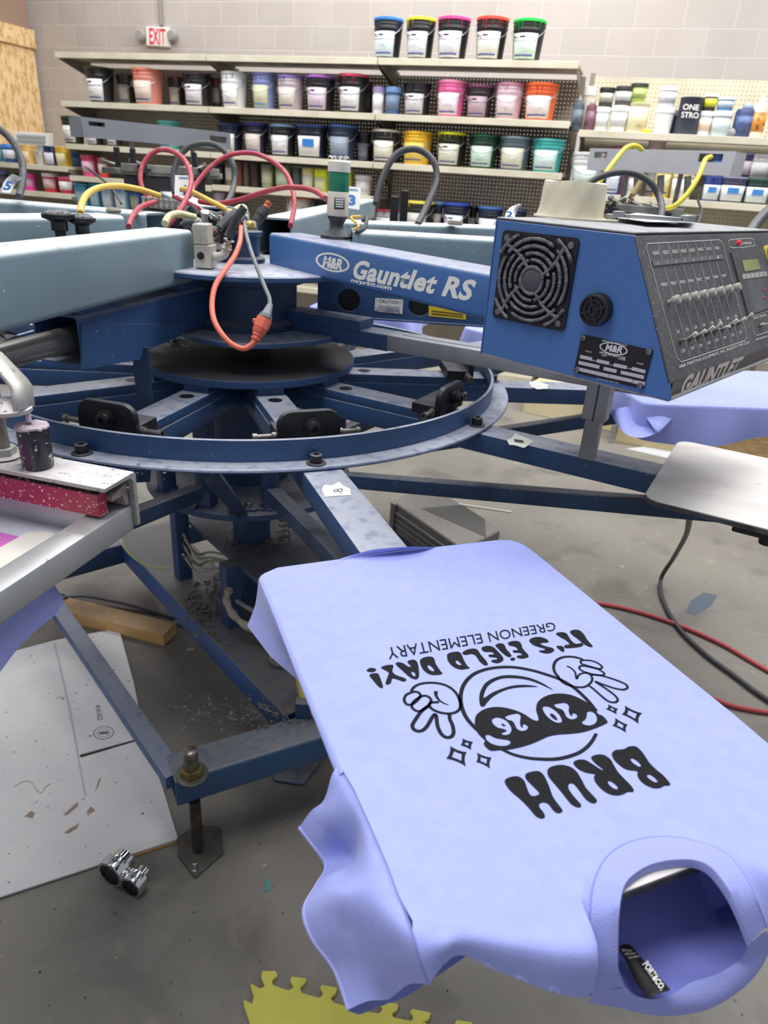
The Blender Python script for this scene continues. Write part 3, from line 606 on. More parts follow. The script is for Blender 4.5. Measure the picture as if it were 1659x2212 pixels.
# upper hub
MB().lathe([(0.06, 1.003), (0.06, 1.086)], CC, n=32).build('bearing', BLACK, press)
f = [Z(401, 722, 1.085), Z(430, 730, 1.085), Z(480, 739, 1.085), Z(520, 743, 1.085), Z(600, 742, 1.085), Z(680, 735, 1.085), Z(748, 722, 1.085), Z(748, 712, 1.085), PC(.27, 25, 1.085), PC(.25, 60, 1.085), PC(.25, 95, 1.085), PC(.25, 130, 1.085), PC(.27, 170, 1.085)]
HUBM = mat('dusty_hub_blue', '35557f', 0.5, dust='b4b8c6', damt=1.0)
MB().prism([p-UPV*0.013 for p in f], UPV*0.013).build('hub_plate', HUBM, press, bevel=0.002)
for (x0, y0, x1, y1) in ((545, 722, 620, 722), (680, 718, 740, 712), (515, 700, 575, 702)):
    a, b_ = Z(x0, y0, 1.0853), Z(x1, y1, 1.0853); MB().beam(a, b_, 0.008, 0.0015, 0.0004).build('slot', BLACK, press)
MB().lathe([(0.145, 1.085), (0.145, 1.10), (0.13, 1.11), (0.13, 1.19), (0.15, 1.195), (0.15, 1.226)], CC, n=48).build('hub_drum', BLUED, press)
MB().lathe([(0.297, 1.226), (0.30, 1.229), (0.30, 1.237), (0.297, 1.24)], CC, n=72).build('hub_plate', HUBM, press)
MB().lathe([(0.055, 1.24), (0.055, 1.25), (0.042, 1.255), (0.042, 1.30), (0.05, 1.305), (0.05, 1.312)], CC+V((0.0, -0.03, 0)), n=32).build('hub_neck', BLUED, press)
# the long arm that carries the console
bdir = (V((0.152, 1.264, 0))-V((-0.298, 1.788, 0))).normalized(); bperp = V((-bdir.y, bdir.x, 0))
b0 = V((-0.298, 1.788, 1.312))-bdir*0.04+bperp*0.05; b1 = V((0.152, 1.264, 1.312))+bdir*0.12+bperp*0.05
MB().beam(b0, b1, 0.10, 0.078, r=0.009, hollow=0.005, k=4).build('console_arm', BLUEC, press, smooth=40)
nf = -bperp; FA = V((0.152, 1.264, 1.31))
def onb(x, y): return PL(x, y, FA, nf)
def hull_q(pts): return [onb(x, y) for x, y in pts]
arm = [o for o in COL.objects if o.name == 'console_arm'][0]
# oval logo, lettering
def ellq(cx, cy, rx, ry, tilt, fn, n=28):
    out = []
    for i in range(n):
        a = 2*math.pi*i/n; x = rx*math.cos(a); y = ry*math.sin(a); out.append(fn(cx+x*math.cos(tilt)-y*math.sin(tilt), cy+x*math.sin(tilt)+y*math.cos(tilt)))
    return out
ex_, ey_ = bdir, UPV
tl = math.radians(14)
fill([ellq(719, 567, 37.5, 20, tl, onb), ellq(719, 567, 33, 16.0, tl, onb)], FA, ex_, ey_, PRINTW, 'logo_ring', arm, 0.0006, smooth=False)
text_on('M&R', hull_q([(696, 577), (739, 585), (743, 561), (700, 552)]), PRINTW, 'logo_letters', arm, bold=0.05, shear=0.1)
text_on('Gauntlet RS', hull_q([(760, 601), (1017, 652), (1031, 606), (769, 560)]), PRINTW, 'lettering', arm, bold=0.04, shear=0.12, space=1.06)
text_on('mrprint.com', hull_q([(757, 611), (844, 630), (848, 618), (760, 601)]), PRINTW, 'lettering', arm, bold=0.03, space=0.95)
# grey extrusion arm below it (lower rail towards empty station 1)
def lowrail():
    g = thing('lower_rail', 'blue and aluminium lower rail running under the console from the hub', 'rail', Z(835, 758, 1.075))
    p0, p1 = Z(835, 758, 1.0745), Z(1100, 805, 1.0745); d = (p1-p0).normalized(); pr = V((-d.y, d.x, 0)); off = pr*0.032
    h = 0.038
    MB().beam(p0+off+UPV*h, p0+d*0.62+off+UPV*h, 0.064, h, r=0.003).build('aluminium_bar', ALUD, g)
    m = MB(); m.beam(p0+off+UPV*(h+0.0006)+d*0.03-pr*0.008, p0+d*0.6+off+UPV*(h+0.0006)-pr*0.008, 0.005, 0.001, 0.0003); m.build('groove', BLACK, g)
    MB().beam(p0+off+UPV*h-d*0.30, p0+off+UPV*h, 0.066, h+0.002, r=0.004).build('blue_bar', BLUE, g)
    MB().beam(p0+off+UPV*(h+0.022)-d*0.29, p0+off+UPV*(h+0.022)-d*0.075, 0.07, 0.028, r=0.003).build('spacer_block', BLUE, g)
    return d, p0, off
rd, rp0, roff = lowrail()
# stop post hanging over arm 1
g = thing('stop_post', 'grey metal stop post standing on the numbered arm under the console', 'post', Z(1268, 993, 0.947))
P_ = Z(1268, 990, 0.95); u1 = er(-28.5); u2 = et(-28.5)
MB().box(P_+UPV*0.045, u1*0.016, u2*0.013, UPV*0.045).build('lower_tongue', ALUD, g, bevel=0.003)
MB().box(P_+UPV*0.145, u1*0.024, u2*0.019, UPV*0.06).build('upper_block', ALUD, g, bevel=0.003)
MB().box(P_+UPV*0.145-u2*0.0195, u1*0.0012, u2*0.0006, UPV*0.06).build('seam', BLACK, g)
MB().box(P_+UPV*0.213, u1*0.04, u2*0.03, UPV*0.008).build('cap_plate', ALUD, g, bevel=0.002)
# far cross panel with holes and caution labels, seen under the console arm
g = thing('cross_panel', 'blue cross panel with round holes and caution labels behind the console arm', 'panel', Z(850, 700, 1.1))
A_ = D(700, 690, 2.05); B_ = D(1160, 735, 2.05); A_.z = B_.z = 1.03; pdir = (B_-A_).normalized(); pn = V((-pdir.y, pdir.x, 0))
def onp(x, y): return PL(x, y, A_, -pn)
lo = onp(860, 685).z; L_ = (B_-A_).length
def cross(holes, u0, u1, v0, v1, org, eu, ev, th, m, name, parent):
    # plate with round holes
    cu = bpy.data.curves.new('c', 'CURVE'); cu.dimensions = '2D'; cu.fill_mode = 'BOTH'; cu.extrude = th/2*100
    lps = [[(u0, v0), (u1, v0), (u1, v1), (u0, v1)]]+[[(hu+hr*math.cos(2*math.pi*i/24), hv+hr*math.sin(2*math.pi*i/24)) for i in range(24)] if not isinstance(hr, tuple) else [(hu-hr[0], hv-hr[1]), (hu+hr[0], hv-hr[1]), (hu+hr[0], hv+hr[1]), (hu-hr[0], hv+hr[1])] for hu, hv, hr in holes]
    for lp in lps:
        sp = cu.splines.new('POLY'); sp.points.add(len(lp)-1); sp.use_cyclic_u = True
        for q_, p in zip(sp.points, lp): q_.co = (p[0]*100, p[1]*100, 0, 1)
    me = curve_mesh(cu); n = eu.cross(ev).normalized()
    for v in me.vertices: v.co = org+eu*(v.co.x/100)+ev*(v.co.y/100)+n*(v.co.z/100)
    me.materials.clear(); me.materials.append(m); o = bpy.data.objects.new(name, me); COL.objects.link(o)
    if parent: o.parent = parent; o.matrix_parent_inverse = Matrix.Translation(-parent.location)
    return o
def puv(x, y): p = onp(x, y); return (p-A_).dot(pdir), p.z-A_.z
h1, h2, h3 = puv(754, 648), puv(899, 665), puv(920, 660)
zb = puv(860, 690)[1]
cross([(h1[0], h1[1], 0.032), (h2[0]+0.01, h2[1]+0.01, 0.033)], -0.02, 0.62, zb, zb+0.17, A_, pdir, UPV, 0.006, BLUE, 'panel', g)
MB().beam(A_+UPV*(zb+0.0)+pdir*(-.02)+pn*0.02, A_+UPV*(zb+0.0)+pdir*0.62+pn*0.02, 0.05, 0.006, 0.002).build('lower_flange', BLUE, g)
lb = MB().prism([onp(*q_)-pn*0.004 for q_ in ((809, 671), (869, 678), (871, 647), (811, 643))], -pn*0.0008).build('caution_label', LABELW, g)
text_on('! CAUTION !', [onp(*q_)-pn*0.0053 for q_ in ((814, 652), (867, 657), (867, 650), (814, 645))][::1], BLACKP, 'lettering', lb, th=0.0)
for i in range(4):
    y = 659+i*4.2
    text_on('this press moves with force', [onp(*q_)-pn*0.0053 for q_ in ((815, y+3), (864, y+6), (864, y+3.6), (815, y+0.6))], BLACKP, 'small_print', lb, th=0.0) if False else MB().prism([onp(*q_)-pn*0.0053 for q_ in ((817, y+1.6), (864, y+6), (864, y+4.6), (817, y+0.4))], -pn*0.0003).build('small_print', mat('print_grey', '777a80', 0.6), lb)
yl = MB().prism([onp(*q_)-pn*0.004 for q_ in ((926, 682), (1006, 690), (1006, 672), (926, 660))], -pn*0.0008).build('warning_label', mat('label_yellow', 'e0c030', 0.5), g)
for i in range(2):
    MB().prism([onp(*q_)-pn*0.0053 for q_ in ((932, 672+i*6), (1000, 680+i*5), (1000, 678+i*5), (932, 670+i*6))], -pn*0.0003).build('small_print', BLACKP, yl)
MB().beam(A_+UPV*(zb+0.17)-pdir*0.02+pn*0.04, A_+UPV*(zb+0.17)+pdir*0.62+pn*0.04, 0.06, 0.17, 0.002).build('dark_hole_backing', BLACKP, g)  # black backing added so the panel's holes look deep in shade
# base frame on the floor
NUT = Z(415, 1674, 0.246)
c0 = Z(378, 1690, 0.246); dirf = (Z(760, 1572, 0.246)-c0).normalized(); pf = V((-dirf.y, dirf.x, 0))
MB().beam(c0+pf*0.045, c0+dirf*0.62+pf*0.045, 0.09, 0.076, r=0.007, hollow=0.005, k=4).build('floor_beam', mat('blue_near_beam', '33557c', 0.45, col2='2c4a6e', scale=5, dust='6c6e72', damt=0.9, speck='a0a2a6', spk=(0.76, 0.8), sscale=140), press, smooth=40)
ic = Z(605, 1540, 0.246); bl = Z(300, 1215, 0.246); dd_ = (bl-ic).normalized(); pd = V((dd_.y, -dd_.x, 0))
if pd.dot(V((1, 0, 0))) < 0: pd = -pd
MB().beam(ic+pd*0.10-dd_*0.02+UPV*0.003, ic+dd_*1.1+pd*0.10+UPV*0.003, 0.20, 0.078, r=0.006).build('floor_beam', mat('blue_floor_beam', '28508a', 0.5, col2='22436f', scale=6, dust='5b5857', damt=1.0, speck='8d8d92', spk=(0.75, 0.8)), press, smooth=40)
far = ic+dd_*1.08
MB().beam(far-pd*0.75+UPV*0.001, far+pd*0.7+UPV*0.001, 0.09, 0.076, r=0.006).build('floor_beam', BLUED, press, smooth=40)
MB().beam(ic+pd*0.10-dd_*0.02+V((0.1, 0.05, 0.0)), ic+pd*0.9+V((0.1, 0.15, 0.0)), 0.09, 0.076, r=0.006).build('floor_beam', BLUED, press, smooth=40)
# slim diagonal tie
p0 = Z(378, 1672, 0.244); p1 = Z(90, 1258, 0.244)
MB().beam(p0, p1, 0.044, 0.034, r=0.003, k=2).build('tie_bar', mat('blue_tie', '45628f', 0.5, col2='3b557d', dust='777b88', damt=0.9), press, smooth=40)
# posts on the floor beam carrying the lift deck
for (x, y, zt) in ((372, 1255, 0.66), (475, 1358, 0.45), (515, 1300, 0.45)):
    p = Z(x, y, 0.246)+V((0.012, 0.012, 0)); MB().beam(p, p+UPV*(zt-0.246), 0.045, 0.045, r=0.003, up=-pd, k=2).build('post', BLUED, press)
zz = 0.45
f = [Z(400, 1120, zz), Z(565, 1265, zz), Z(820, 1262, zz), Z(760, 1090, zz), Z(470, 1085, zz)]
MB().prism([p-UPV*0.01 for p in f], UPV*0.01).build('lift_deck', BLUED, press, bevel=0.002)
pts = []; P_ = Z(615, 1165, 0.46)
for i in range(60): a = i*0.75; pts.append(P_+V((0.016*math.cos(a), 0.016*math.sin(a), 0.0022*i)))
MB().tube(pts, 0.0026, 6, 0).build('coil_spring', STEEL, press)
# bolts on base plate
for (x, y) in ((405, 1094), (570, 1098), (352, 1050), (505, 1070)):
    p = Z(x, y, 0.662) if y > 1080 else PC(0.25, {352: -140, 505: -80}[x], 0.662)
    MB().box(p+UPV*0.003, V((0.024, 0, 0)), V((0, 0.018, 0)), UPV*0.003).build('foot_pad', BLUED, press)
    MB().lathe([(0.013, 0.006), (0.013, 0.009), (0.009, 0.01), (0.009, 0.018), (0.006, 0.02)], p, n=6).build('bolt', STEEL, press, smooth=0)
# levelling foot
g = thing('levelling_foot', 'threaded levelling bolt and foot plate under the near corner of the floor beam', 'bolt', (NUT.x, NUT.y, 0))
bx = V((NUT.x, NUT.y, 0))
MB().lathe([(0.034, 0.247), (0.035, 0.249), (0.034, 0.2515)], bx, n=36).build('washer', STEEL, g)
MB().lathe([(0.0235, 0.2515), (0.025, 0.254), (0.025, 0.268), (0.0225, 0.2705)], bx, n=6).build('nut', mat('brass_nut', '8d7a50', 0.35, 0.8, col2='75643c', scale=40), g, smooth=0)
thr = []
for i in range(40): thr += [(0.0148, 0.012+i*0.0065), (0.0163, 0.0153+i*0.0065)]
thr.append((0.0155, 0.276))
MB().lathe([(0.0148, 0.268)]+[(0.0148+0.0012*(i % 2), 0.27+0.0022*i) for i in range(22)]+[(0.0155, 0.317), (0.012, 0.32)], bx, n=24).build('thread', STEEL, g, smooth=60)
MB().lathe([(0.010, 0.010), (0.013, 0.02), (0.0135, 0.170)], bx, n=24).build('shank', mat('rusty_shank', '5f5b57', 0.4, 0.8, col2='4a423a', scale=30), g)
f = [Z(422, 1900, 0), Z(384, 1852, 0), Z(386, 1812, 0), Z(425, 1785, 0), Z(475, 1790, 0), Z(484, 1845, 0)]
MB().prism(f, UPV*0.008).build('foot_plate', mat('foot_plate_dark', '4a4844', 0.6, 0.4, col2='5f5a52', scale=20), g, bevel=0.002)
MB().lathe([(0.007, 0.008), (0.007, 0.016), (0.0045, 0.0165), (0.0045, 0.036), (0.003, 0.038)], Z(422, 1888, 0), n=16).build('anchor_bolt', CHROME, g)
# faint plate under the beam further right
f = [Z(590, 1690, 0), Z(655, 1700, 0), Z(690, 1655, 0), Z(700, 1600, 0), Z(600, 1610, 0)]
o = MB().prism(f, UPV*0.012).build('floor_plate', BLUED, None, bevel=0.006); tag(o, 'dark blue plate lying on the floor under the near floor beam', 'plate')
# lint piles
def lint(c, n, spread, r, seed, name='lint', parent=None):
    rr = random.Random(seed); m = MB()
    for i in range(n*3):
        p = c+V((rr.gauss(0, spread[0]), rr.gauss(0, spread[1]), abs(rr.gauss(0, spread[2]))*0.6))
        q = r*rr.uniform(0.15, 0.8)*rr.random()**0.6; a = rr.uniform(0, 3.14); d1 = V((math.cos(a), math.sin(a), 0)); d2 = V((-math.sin(a), math.cos(a), 0)); e_ = rr.uniform(1, 2.6)
        rings = []
        for z, k in ((-0.3, 0.7), (0.1, 1.0), (0.45, 0.7), (0.65, 0.25)):
            rings.append([p+UPV*(z*q*rr.uniform(.7, 1.2))+(d1*(e_*math.cos(t*math.pi/3))+d2*math.sin(t*math.pi/3))*q*k*rr.uniform(0.7, 1.3) for t in range(6)])
        m.loft(rings)
    o = m.build(name, DUSTY, parent, smooth=80); return o
o = lint(Z(455, 1300, 0.252), 150, (0.05, 0.10, 0.006), 0.008, 3, 'lint_fluff'); tag(o, 'clumps of grey lint lying on the wide floor beam', 'lint', kind='stuff')
o = lint(Z(520, 1540, 0.252), 110, (0.09, 0.03, 0.003), 0.006, 5, 'lint_fluff'); tag(o, 'grey lint scattered along the near floor beam', 'lint', kind='stuff')
o = lint(Z(560, 1180, 0.455), 90, (0.06, 0.05, 0.004), 0.007, 9, 'lint_fluff'); tag(o, 'grey lint on the lift deck under the carousel', 'lint', kind='stuff')
# ================================================================ rotating carousel
car = thing('platen_carousel', 'rotating blue carousel with a flanged ring and radial arms around the hub', 'machine', (CX, CY, 0.93))
ANG = [-67.0, -28.5, 7.0, 41.0, 77.0, 113.0, 149.0, -175.0, -140.0, -104.5]
MB().lathe([(0.655, 0.947), (0.700, 0.947), (0.702, 0.950), (0.700, 0.953), (0.6585, 0.953), (0.6585, 0.996), (0.655, 0.998), (0.6515, 0.996), (0.6515, 0.947)], CC, n=160, cap=False).build('ring', BLUE, car, smooth=40)
MB().lathe([(0.0, 0.985), (0.283, 0.985), (0.285, 0.988), (0.285, 1.002), (0.283, 1.005), (0, 1.005)], CC, n=80).build('disk', mat('dark_disk', '2c4a78', 0.7, dust='3c3835', damt=1.0), car, smooth=0)
for i, a in enumerate(ANG):
    ln = 1.22
    ar = MB().beam(PC(0.12, a, 0.946), PC(ln, a, 0.946), 0.078, 0.045, r=0.004, k=2).build('arm', BLUE, car, smooth=40)
    MB().beam(PC(0.20, a, 0.968), PC(0.645, a, 0.968), 0.074, 0.022, r=0.003, k=2).build('spoke', BLUE, car, smooth=40)
    MB().beam(PC(0.295, a, 0.735), PC(1.21, a, 0.9055), 0.036, 0.036, r=0.003, k=2).build('brace', BLUED, car, smooth=40)
    MB().box(PC(0.245, a, 0.977), er(a)*0.028, et(a)*0.032, UPV*0.01).build('spoke_pad', BLUE, car, bevel=0.002)
    MB().lathe([(0.0165, 0.9683), (0.0165, 0.9686)], PC(0.315, a, 0), n=24).build('bolt_hole', BLACKP, car)
    MB().lathe([(0.019, 0.953), (0.019, 0.955), (0.0115, 0.956), (0.012, 0.957), (0.012, 0.971), (0.010, 0.972), (0.006, 0.972), (0.005, 0.966)], PC(0.677, a-0.6, 0), n=24).build('ring_bolt', BLACK, car, smooth=30)
    if i in (0, 1, 2, 9, 8):
        MB().beam(PC(0.27, a, 0.662), PC(0.27, a, 0.92), 0.04, 0.04, r=0.003, up=er(a), k=2).build('post', BLUED, car)
# slanted channel brace seen in front of the base plate
for (x0, y0, x1, y1) in ((432, 1022, 503, 1104),):
    p1 = Z(x1, y1, 0.665); p0 = Z(x0, y0, 0.93)
    MB().beam(p0, p1, 0.055, 0.03, r=0.003, k=2, up=V((-0.3, -0.9, 0.3))).build('channel_brace', BLUED, car)
# locator brackets standing inside the ring
def bracket(a, r=0.60):
    g = thing('locator_bracket', {-104.5: 'black locator bracket inside the ring at the left, in front of the dark blue tube', -67.0: 'black locator bracket inside the ring on arm 8, nearest the camera', -28.5: 'black locator bracket inside the ring on arm 1, seen at an angle', 7.0: 'black locator bracket inside the ring, tucked under the lower rail at the right'}[a], 'bracket', PC(r, a, 0.968), 'black locator brackets inside the ring')
    e1, e2 = er(a), et(a); c = PC(r, a, 0.969)
    pr = [(-0.064, 0), (0.064, 0), (0.064, 0.035)]+[(0.064-0.028+0.028*math.cos(math.radians(t)), 0.037+0.028*math.sin(math.radians(t))) for t in (20, 45, 70, 90)]+[(-0.036-0.028*math.sin(math.radians(t)), 0.037+0.028*math.cos(math.radians(t))) for t in (0, 20, 45, 70)]+[(-0.064, 0.035)]
    MB().prism([c+e2*u+UPV*v-e1*0.007 for u, v in pr], e1*0.014).build('plate', BLACK, g, bevel=0.002)
    MB().lathe([(0.017, 0.007), (0.017, 0.016), (0.013, 0.017), (0.013, 0.026), (0.0095, 0.028), (0.005, 0.028), (0.005, 0.022)], c+UPV*0.035+e2*0.004, e1, 24).build('bolt_head', BLACKP, g)
    MB().box(c-e1*0.035+UPV*0.012, e1*0.03, e2*0.064, UPV*0.012).build('base_block', BLACK, g, bevel=0.002)
    for sg in (-1, 1):
        MB().lathe([(0.009, 0), (0.009, 0.008), (0.006, 0.009), (0.006, 0.036), (0.0085, 0.037), (0.0085, 0.046), (0.005, 0.046), (0.005, 0.04)], c-e1*0.01+e2*sg*0.064+UPV*0.012, e2*sg, 16).build('set_screw', STEEL, g)
for a in (-104.5, -67.0, -28.5, 7.0): bracket(a)
# torn paper number tags on arms
PAPER = mat('paper_scrap', 'dcdfd8', 0.8)
def scrap(pts, z, label, txt=None, quad=None):
    ps = [Z(x, y, z) for x, y in pts]; o = MB().prism(ps, UPV*0.0006).build('paper_tag', PAPER)
    tag(o, label, 'tag', 'torn paper tags on the carousel arms')
    if txt: text_on(txt, [Z(x, y, z+0.0009) for x, y in quad], mat('pencil', '3c3c44', 0.7), 'handwriting', o, th=0, bold=-0.01)
    return o
scrap([(695, 1058), (700, 1048), (718, 1049), (732, 1041), (742, 1050), (756, 1056), (758, 1070), (722, 1072), (702, 1074)], 0.9465, 'torn paper tag with a handwritten 8 on the nearest arm', '8.', [(722, 1056), (716, 1066), (737, 1067), (742, 1055)][::-1])
scrap([(1095, 951), (1107, 945), (1112, 936), (1130, 943), (1153, 954), (1132, 968), (1112, 962), (1100, 961)], 0.9465, 'torn paper tag with a handwritten 1 on the arm under the console', '1', [(1112, 955), (1110, 948), (1130, 951), (1132, 957)])
scrap([(1142, 826), (1160, 823), (1185, 832), (1182, 840), (1160, 841), (1146, 835)], 0.9465, 'blank torn paper tag on the arm behind the console')
# ================================================================ control console
SA = V((0.147, 1.204, 1.186)); ca = math.radians(-41.97); E1 = V((math.cos(ca), math.sin(ca), 0)); E2 = V((-math.sin(ca), math.cos(ca), 0))
def ons(x, y): return PL(x, y, SA, -E2)
con = thing('control_console', 'blue and grey control console of the press with fan guard, sliders and toggle switches', 'control box', SA)
side = [ons(1037, 765), ons(1443, 868), ons(1449, 862), ons(1447, 830), ons(1372, 508), ons(1072, 474)]
PANELM = mat('console_panel_grey', '55565a', 0.55, col2='45464a', scale=7, speck='8b8c90', spk=(0.62, 0.72), sscale=240)
CTOP = mat('console_top', '55575c', 0.6, dust='9a9ba0', damt=0.9, col2='47494e')
Wd = 0.60
sp = MB().prism(side, E2*0.004).build('side_panel', BLUEC, con, bevel=0.0015)
inner = [p+E2*0.004 for p in side]
TLp, TRp = side[5], side[4]; PBp = side[3]; SKp = side[2]; BRp = side[1]; BLp = side[0]
TRz = V((TRp.x, TRp.y, TLp.z))
m = MB(); m.prism([TLp+E2*0.0, TRp, TRp+E2*Wd, TLp+E2*Wd], UPV*0.004); topo = m.build('top_panel', CTOP, con, bevel=0.002)
dn = (PBp-TRp).normalized(); pnrm = E2.cross(dn).normalized()
if pnrm.dot(O-TRp) < 0: pnrm = -pnrm
pan = MB().prism([TRp, PBp, PBp+E2*Wd, TRp+E2*Wd], -pnrm*0.004).build('control_panel', PANELM, con, bevel=0.0015)
dn2 = (SKp-PBp).normalized(); n2 = E2.cross(dn2).normalized()
if n2.dot(O-PBp) < 0: n2 = -n2
SK2 = PBp+V((0, 0, -1))*0.028-E1*0.004
dn2 = (SK2-PBp).normalized(); n2 = E2.cross(dn2).normalized()
if n2.dot(O-PBp) < 0: n2 = -n2
sk = MB().prism([PBp+E2*0.012, SK2+E2*0.02, SK2+E2*Wd, PBp+E2*Wd], -n2*0.004).build('lower_skirt', mat('skirt_grey', '5a5450', 0.5, col2='4c4744'), con, bevel=0.001)
MB().prism([BLp, BRp, BRp+E2*Wd, BLp+E2*Wd], UPV*0.003).build('bottom_panel', ALUD, con)
bk = [p+E2*(Wd-0.004) for p in side]; MB().prism(bk, E2*0.004).build('far_side_panel', BLUEC, con)
MB().prism([BLp, TLp, TLp+E2*Wd, BLp+E2*Wd], E1*0.004).build('rear_panel', BLUEC, con)
# fan guard
fq = [ons(*q_)-E2*0.001 for q_ in ((1091, 497), (1254, 517), (1219, 712), (1066, 686))]
fc = (fq[0]+fq[1]+fq[2]+fq[3])/4; fe = 0.0675
def fp(u, v, w=0): return fc+E1*(u*fe)+UPV*(v*fe)-E2*w
fan = MB().prism([fp(-0.93, 1), fp(0.93, 1), fp(1, .93), fp(1, -.93), fp(.93, -1), fp(-.93, -1), fp(-1, -.93), fp(-1, .93)], -E2*0.003).build('fan_frame', BLACKP, con)
dm = mat('fan_void', '0e0e10', 0.9); MB().lathe([(0.061, 0.0035), (0.061, 0.004)], fc, -E2, 40).build('fan_opening', dm, fan)
LINT = mat('grille_lint', '77777b', 0.95, col2='55565a', scale=90, bump=1.0, bscale=200)
m = MB(); rr = random.Random(4)
def wob(r): return lambda u, r=r: r*(1.0+0.5*rr.random())
for k, rad in enumerate((0.020, 0.030, 0.040, 0.050, 0.0605)):
    n = 7+4*k; 
    for seg in range(4 if k else 1):
        a0 = seg*math.pi/2+0.25*k+0.06; a1 = a0+(math.pi/2-0.14 if k else 2*math.pi)
        m.tube([fc+E1*rad*math.cos(a0+(a1-a0)*i/10)+UPV*rad*math.sin(a0+(a1-a0)*i/10)-E2*0.007 for i in range(11)], wob(0.0021), 7, 3)
for k in range(4):
    a = k*math.pi/2+0.5
    m.tube([fc+E1*math.cos(a+0.35*t)*(0.018+0.055*t)+UPV*math.sin(a+0.35*t)*(0.018+0.055*t)-E2*0.007 for t in (0, .25, .5, .75, 1)], wob(0.0021), 7, 4)
for k in range(4):
    a = k*math.pi/2+math.pi/4; rad = 0.072
    m.tube([fc+E1*rad*math.cos(a+t)+UPV*rad*math.sin(a+t)-E2*0.007 for t in (-.28, -.14, 0, .14, .28)], wob(0.0022), 7, 3)
m.build('fan_grille', LINT, fan)
MB().lathe([(0.017, 0.004), (0.018, 0.007), (0.014, 0.009), (0.0, 0.009)], fc, -E2, 24).build('fan_hub', mat('hub_grey', '4b4c50', 0.8), fan)
for u, v in ((-.84, .84), (.84, .84), (.84, -.84), (-.84, -.84)):
    MB().lathe([(0.0055, 0.003), (0.005, 0.0055), (0.0, 0.006)], fp(u, v), -E2, 14).build('screw', STEEL, fan)
# alarm buzzer
ac = ons(1292, 668); az = MB().lathe([(0.024, 0.0), (0.024, 0.010), (0.023, 0.014), (0.0195, 0.0155), (0.0185, 0.013), (0.016, 0.013), (0.015, 0.0155), (0.0125, 0.0155), (0.012, 0.013), (0.009, 0.013), (0.0085, 0.0155), (0.0055, 0.0155), (0.005, 0.013), (0, 0.013)], ac, -E2, 36).build('alarm_buzzer', BLACKP, con, smooth=35)
for k in range(4):
    a = k*math.pi/2+0.4; MB().box(ac+E1*math.cos(a)*0.012+UPV*math.sin(a)*0.012-E2*0.014, (E1*math.cos(a)+UPV*math.sin(a))*0.009, (UPV*math.cos(a)-E1*math.sin(a))*0.0015, E2*0.0016).build('rib', BLACKP, az)
# name plate
nq = [ons(*q_)-E2*0.0005 for q_ in ((1240, 804), (1390, 840), (1412, 757), (1258, 722))]
npl = MB().prism(nq, -E2*0.0015).build('name_plate', mat('plate_black', '141416', 0.4), con)
def np_(x, y): return ons(x, y)-E2*0.0024
MPW = mat('plate_print', 'd2d2d4', 0.4)
fill([ellq(1327, 753, 31, 13, 0.2, np_), ellq(1327, 753, 28, 10.5, 0.2, np_)], np_(1327, 753), E1, UPV, MPW, 'logo_ring', npl, 0.0, smooth=False)
text_on('M&R', [np_(*q_) for q_ in ((1308, 757), (1345, 764), (1348, 749), (1311, 742))], MPW, 'logo_letters', npl, bold=0.04, shear=0.15, th=0)
text_on('MADE IN THE U.S.A.', [np_(*q_) for q_ in ((1302, 737), (1356, 748), (1357, 744), (1303, 733))], MPW, 'lettering', npl, th=0, bold=0.01, shear=0.2)
text_on('WWW.MRPRINT.COM', [np_(*q_) for q_ in ((1296, 763), (1352, 776), (1353, 771), (1297, 758))], MPW, 'lettering', npl, th=0, bold=0.02, shear=0.2)
for t_, q_ in (('VOLTS', ((1265, 759), (1279, 762), (1280, 759), (1266, 756))), ('AMPS', ((1300, 768), (1312, 770), (1313, 767), (1301, 765))), ('CYCLES', ((1337, 776), (1352, 779), (1353, 776), (1338, 773))), ('PHASE', ((1377, 785), (1391, 788), (1392, 785), (1378, 782))),
               ('AMPS LARGEST MOTOR', ((1257, 774), (1293, 782), (1294, 779), (1258, 771))), ('F.L.A.', ((1316, 788), (1328, 790), (1329, 787), (1317, 785))), ('SCHEMATIC No.', ((1356, 796), (1384, 802), (1385, 799), (1357, 793))),
               ('MODEL No.', ((1273, 789), (1290, 792), (1291, 789), (1274, 786))), ('SERIAL No.', ((1342, 806), (1361, 810), (1362, 807), (1343, 803))), ('MACHINE No.', ((1371, 814), (1393, 819), (1394, 816), (1372, 811))),
               ('M&R PRINTING EQUIPMENT, INC.', ((1290, 811), (1341, 822), (1342, 819), (1291, 808))), ('Glen Ellyn, Illinois 60137  U.S.A.', ((1290, 819), (1338, 829), (1339, 826), (1291, 816)))):
    text_on(t_, [np_(*p) for p in q_], MPW, 'small_print', npl, th=0, bold=0.015)
for q_ in ((1254, 770, 1280, 776), (1290, 779, 1317, 785), (1327, 788, 1355, 794), (1366, 796, 1395, 803), (1251, 783, 1296, 793), (1305, 796, 1333, 802), (1342, 804, 1392, 815), (1245, 796, 1316, 812), (1317, 812, 1367, 823), (1368, 824, 1394, 829)):
    x0, y0, x1, y1 = q_; h = 4.2
    MB().prism([np_(x0, y0+h-1), np_(x1, y1+h-1), np_(x1+1.5, y1-h), np_(x0+1.5, y0-h)], -E2*0.0004).build('blank_field', mat('field_silver', 'c4c4c8', 0.35, 0.3), npl)
for q_ in ((1248, 799), (1385, 832), (1404, 759), (1263, 729)):
    MB().lathe([(0.0045, 0.0), (0.0042, 0.003), (0.002, 0.0035), (0.0015, 0.002), (0, 0.002)], np_(*q_), -E2, 14).build('rivet', STEEL, npl)
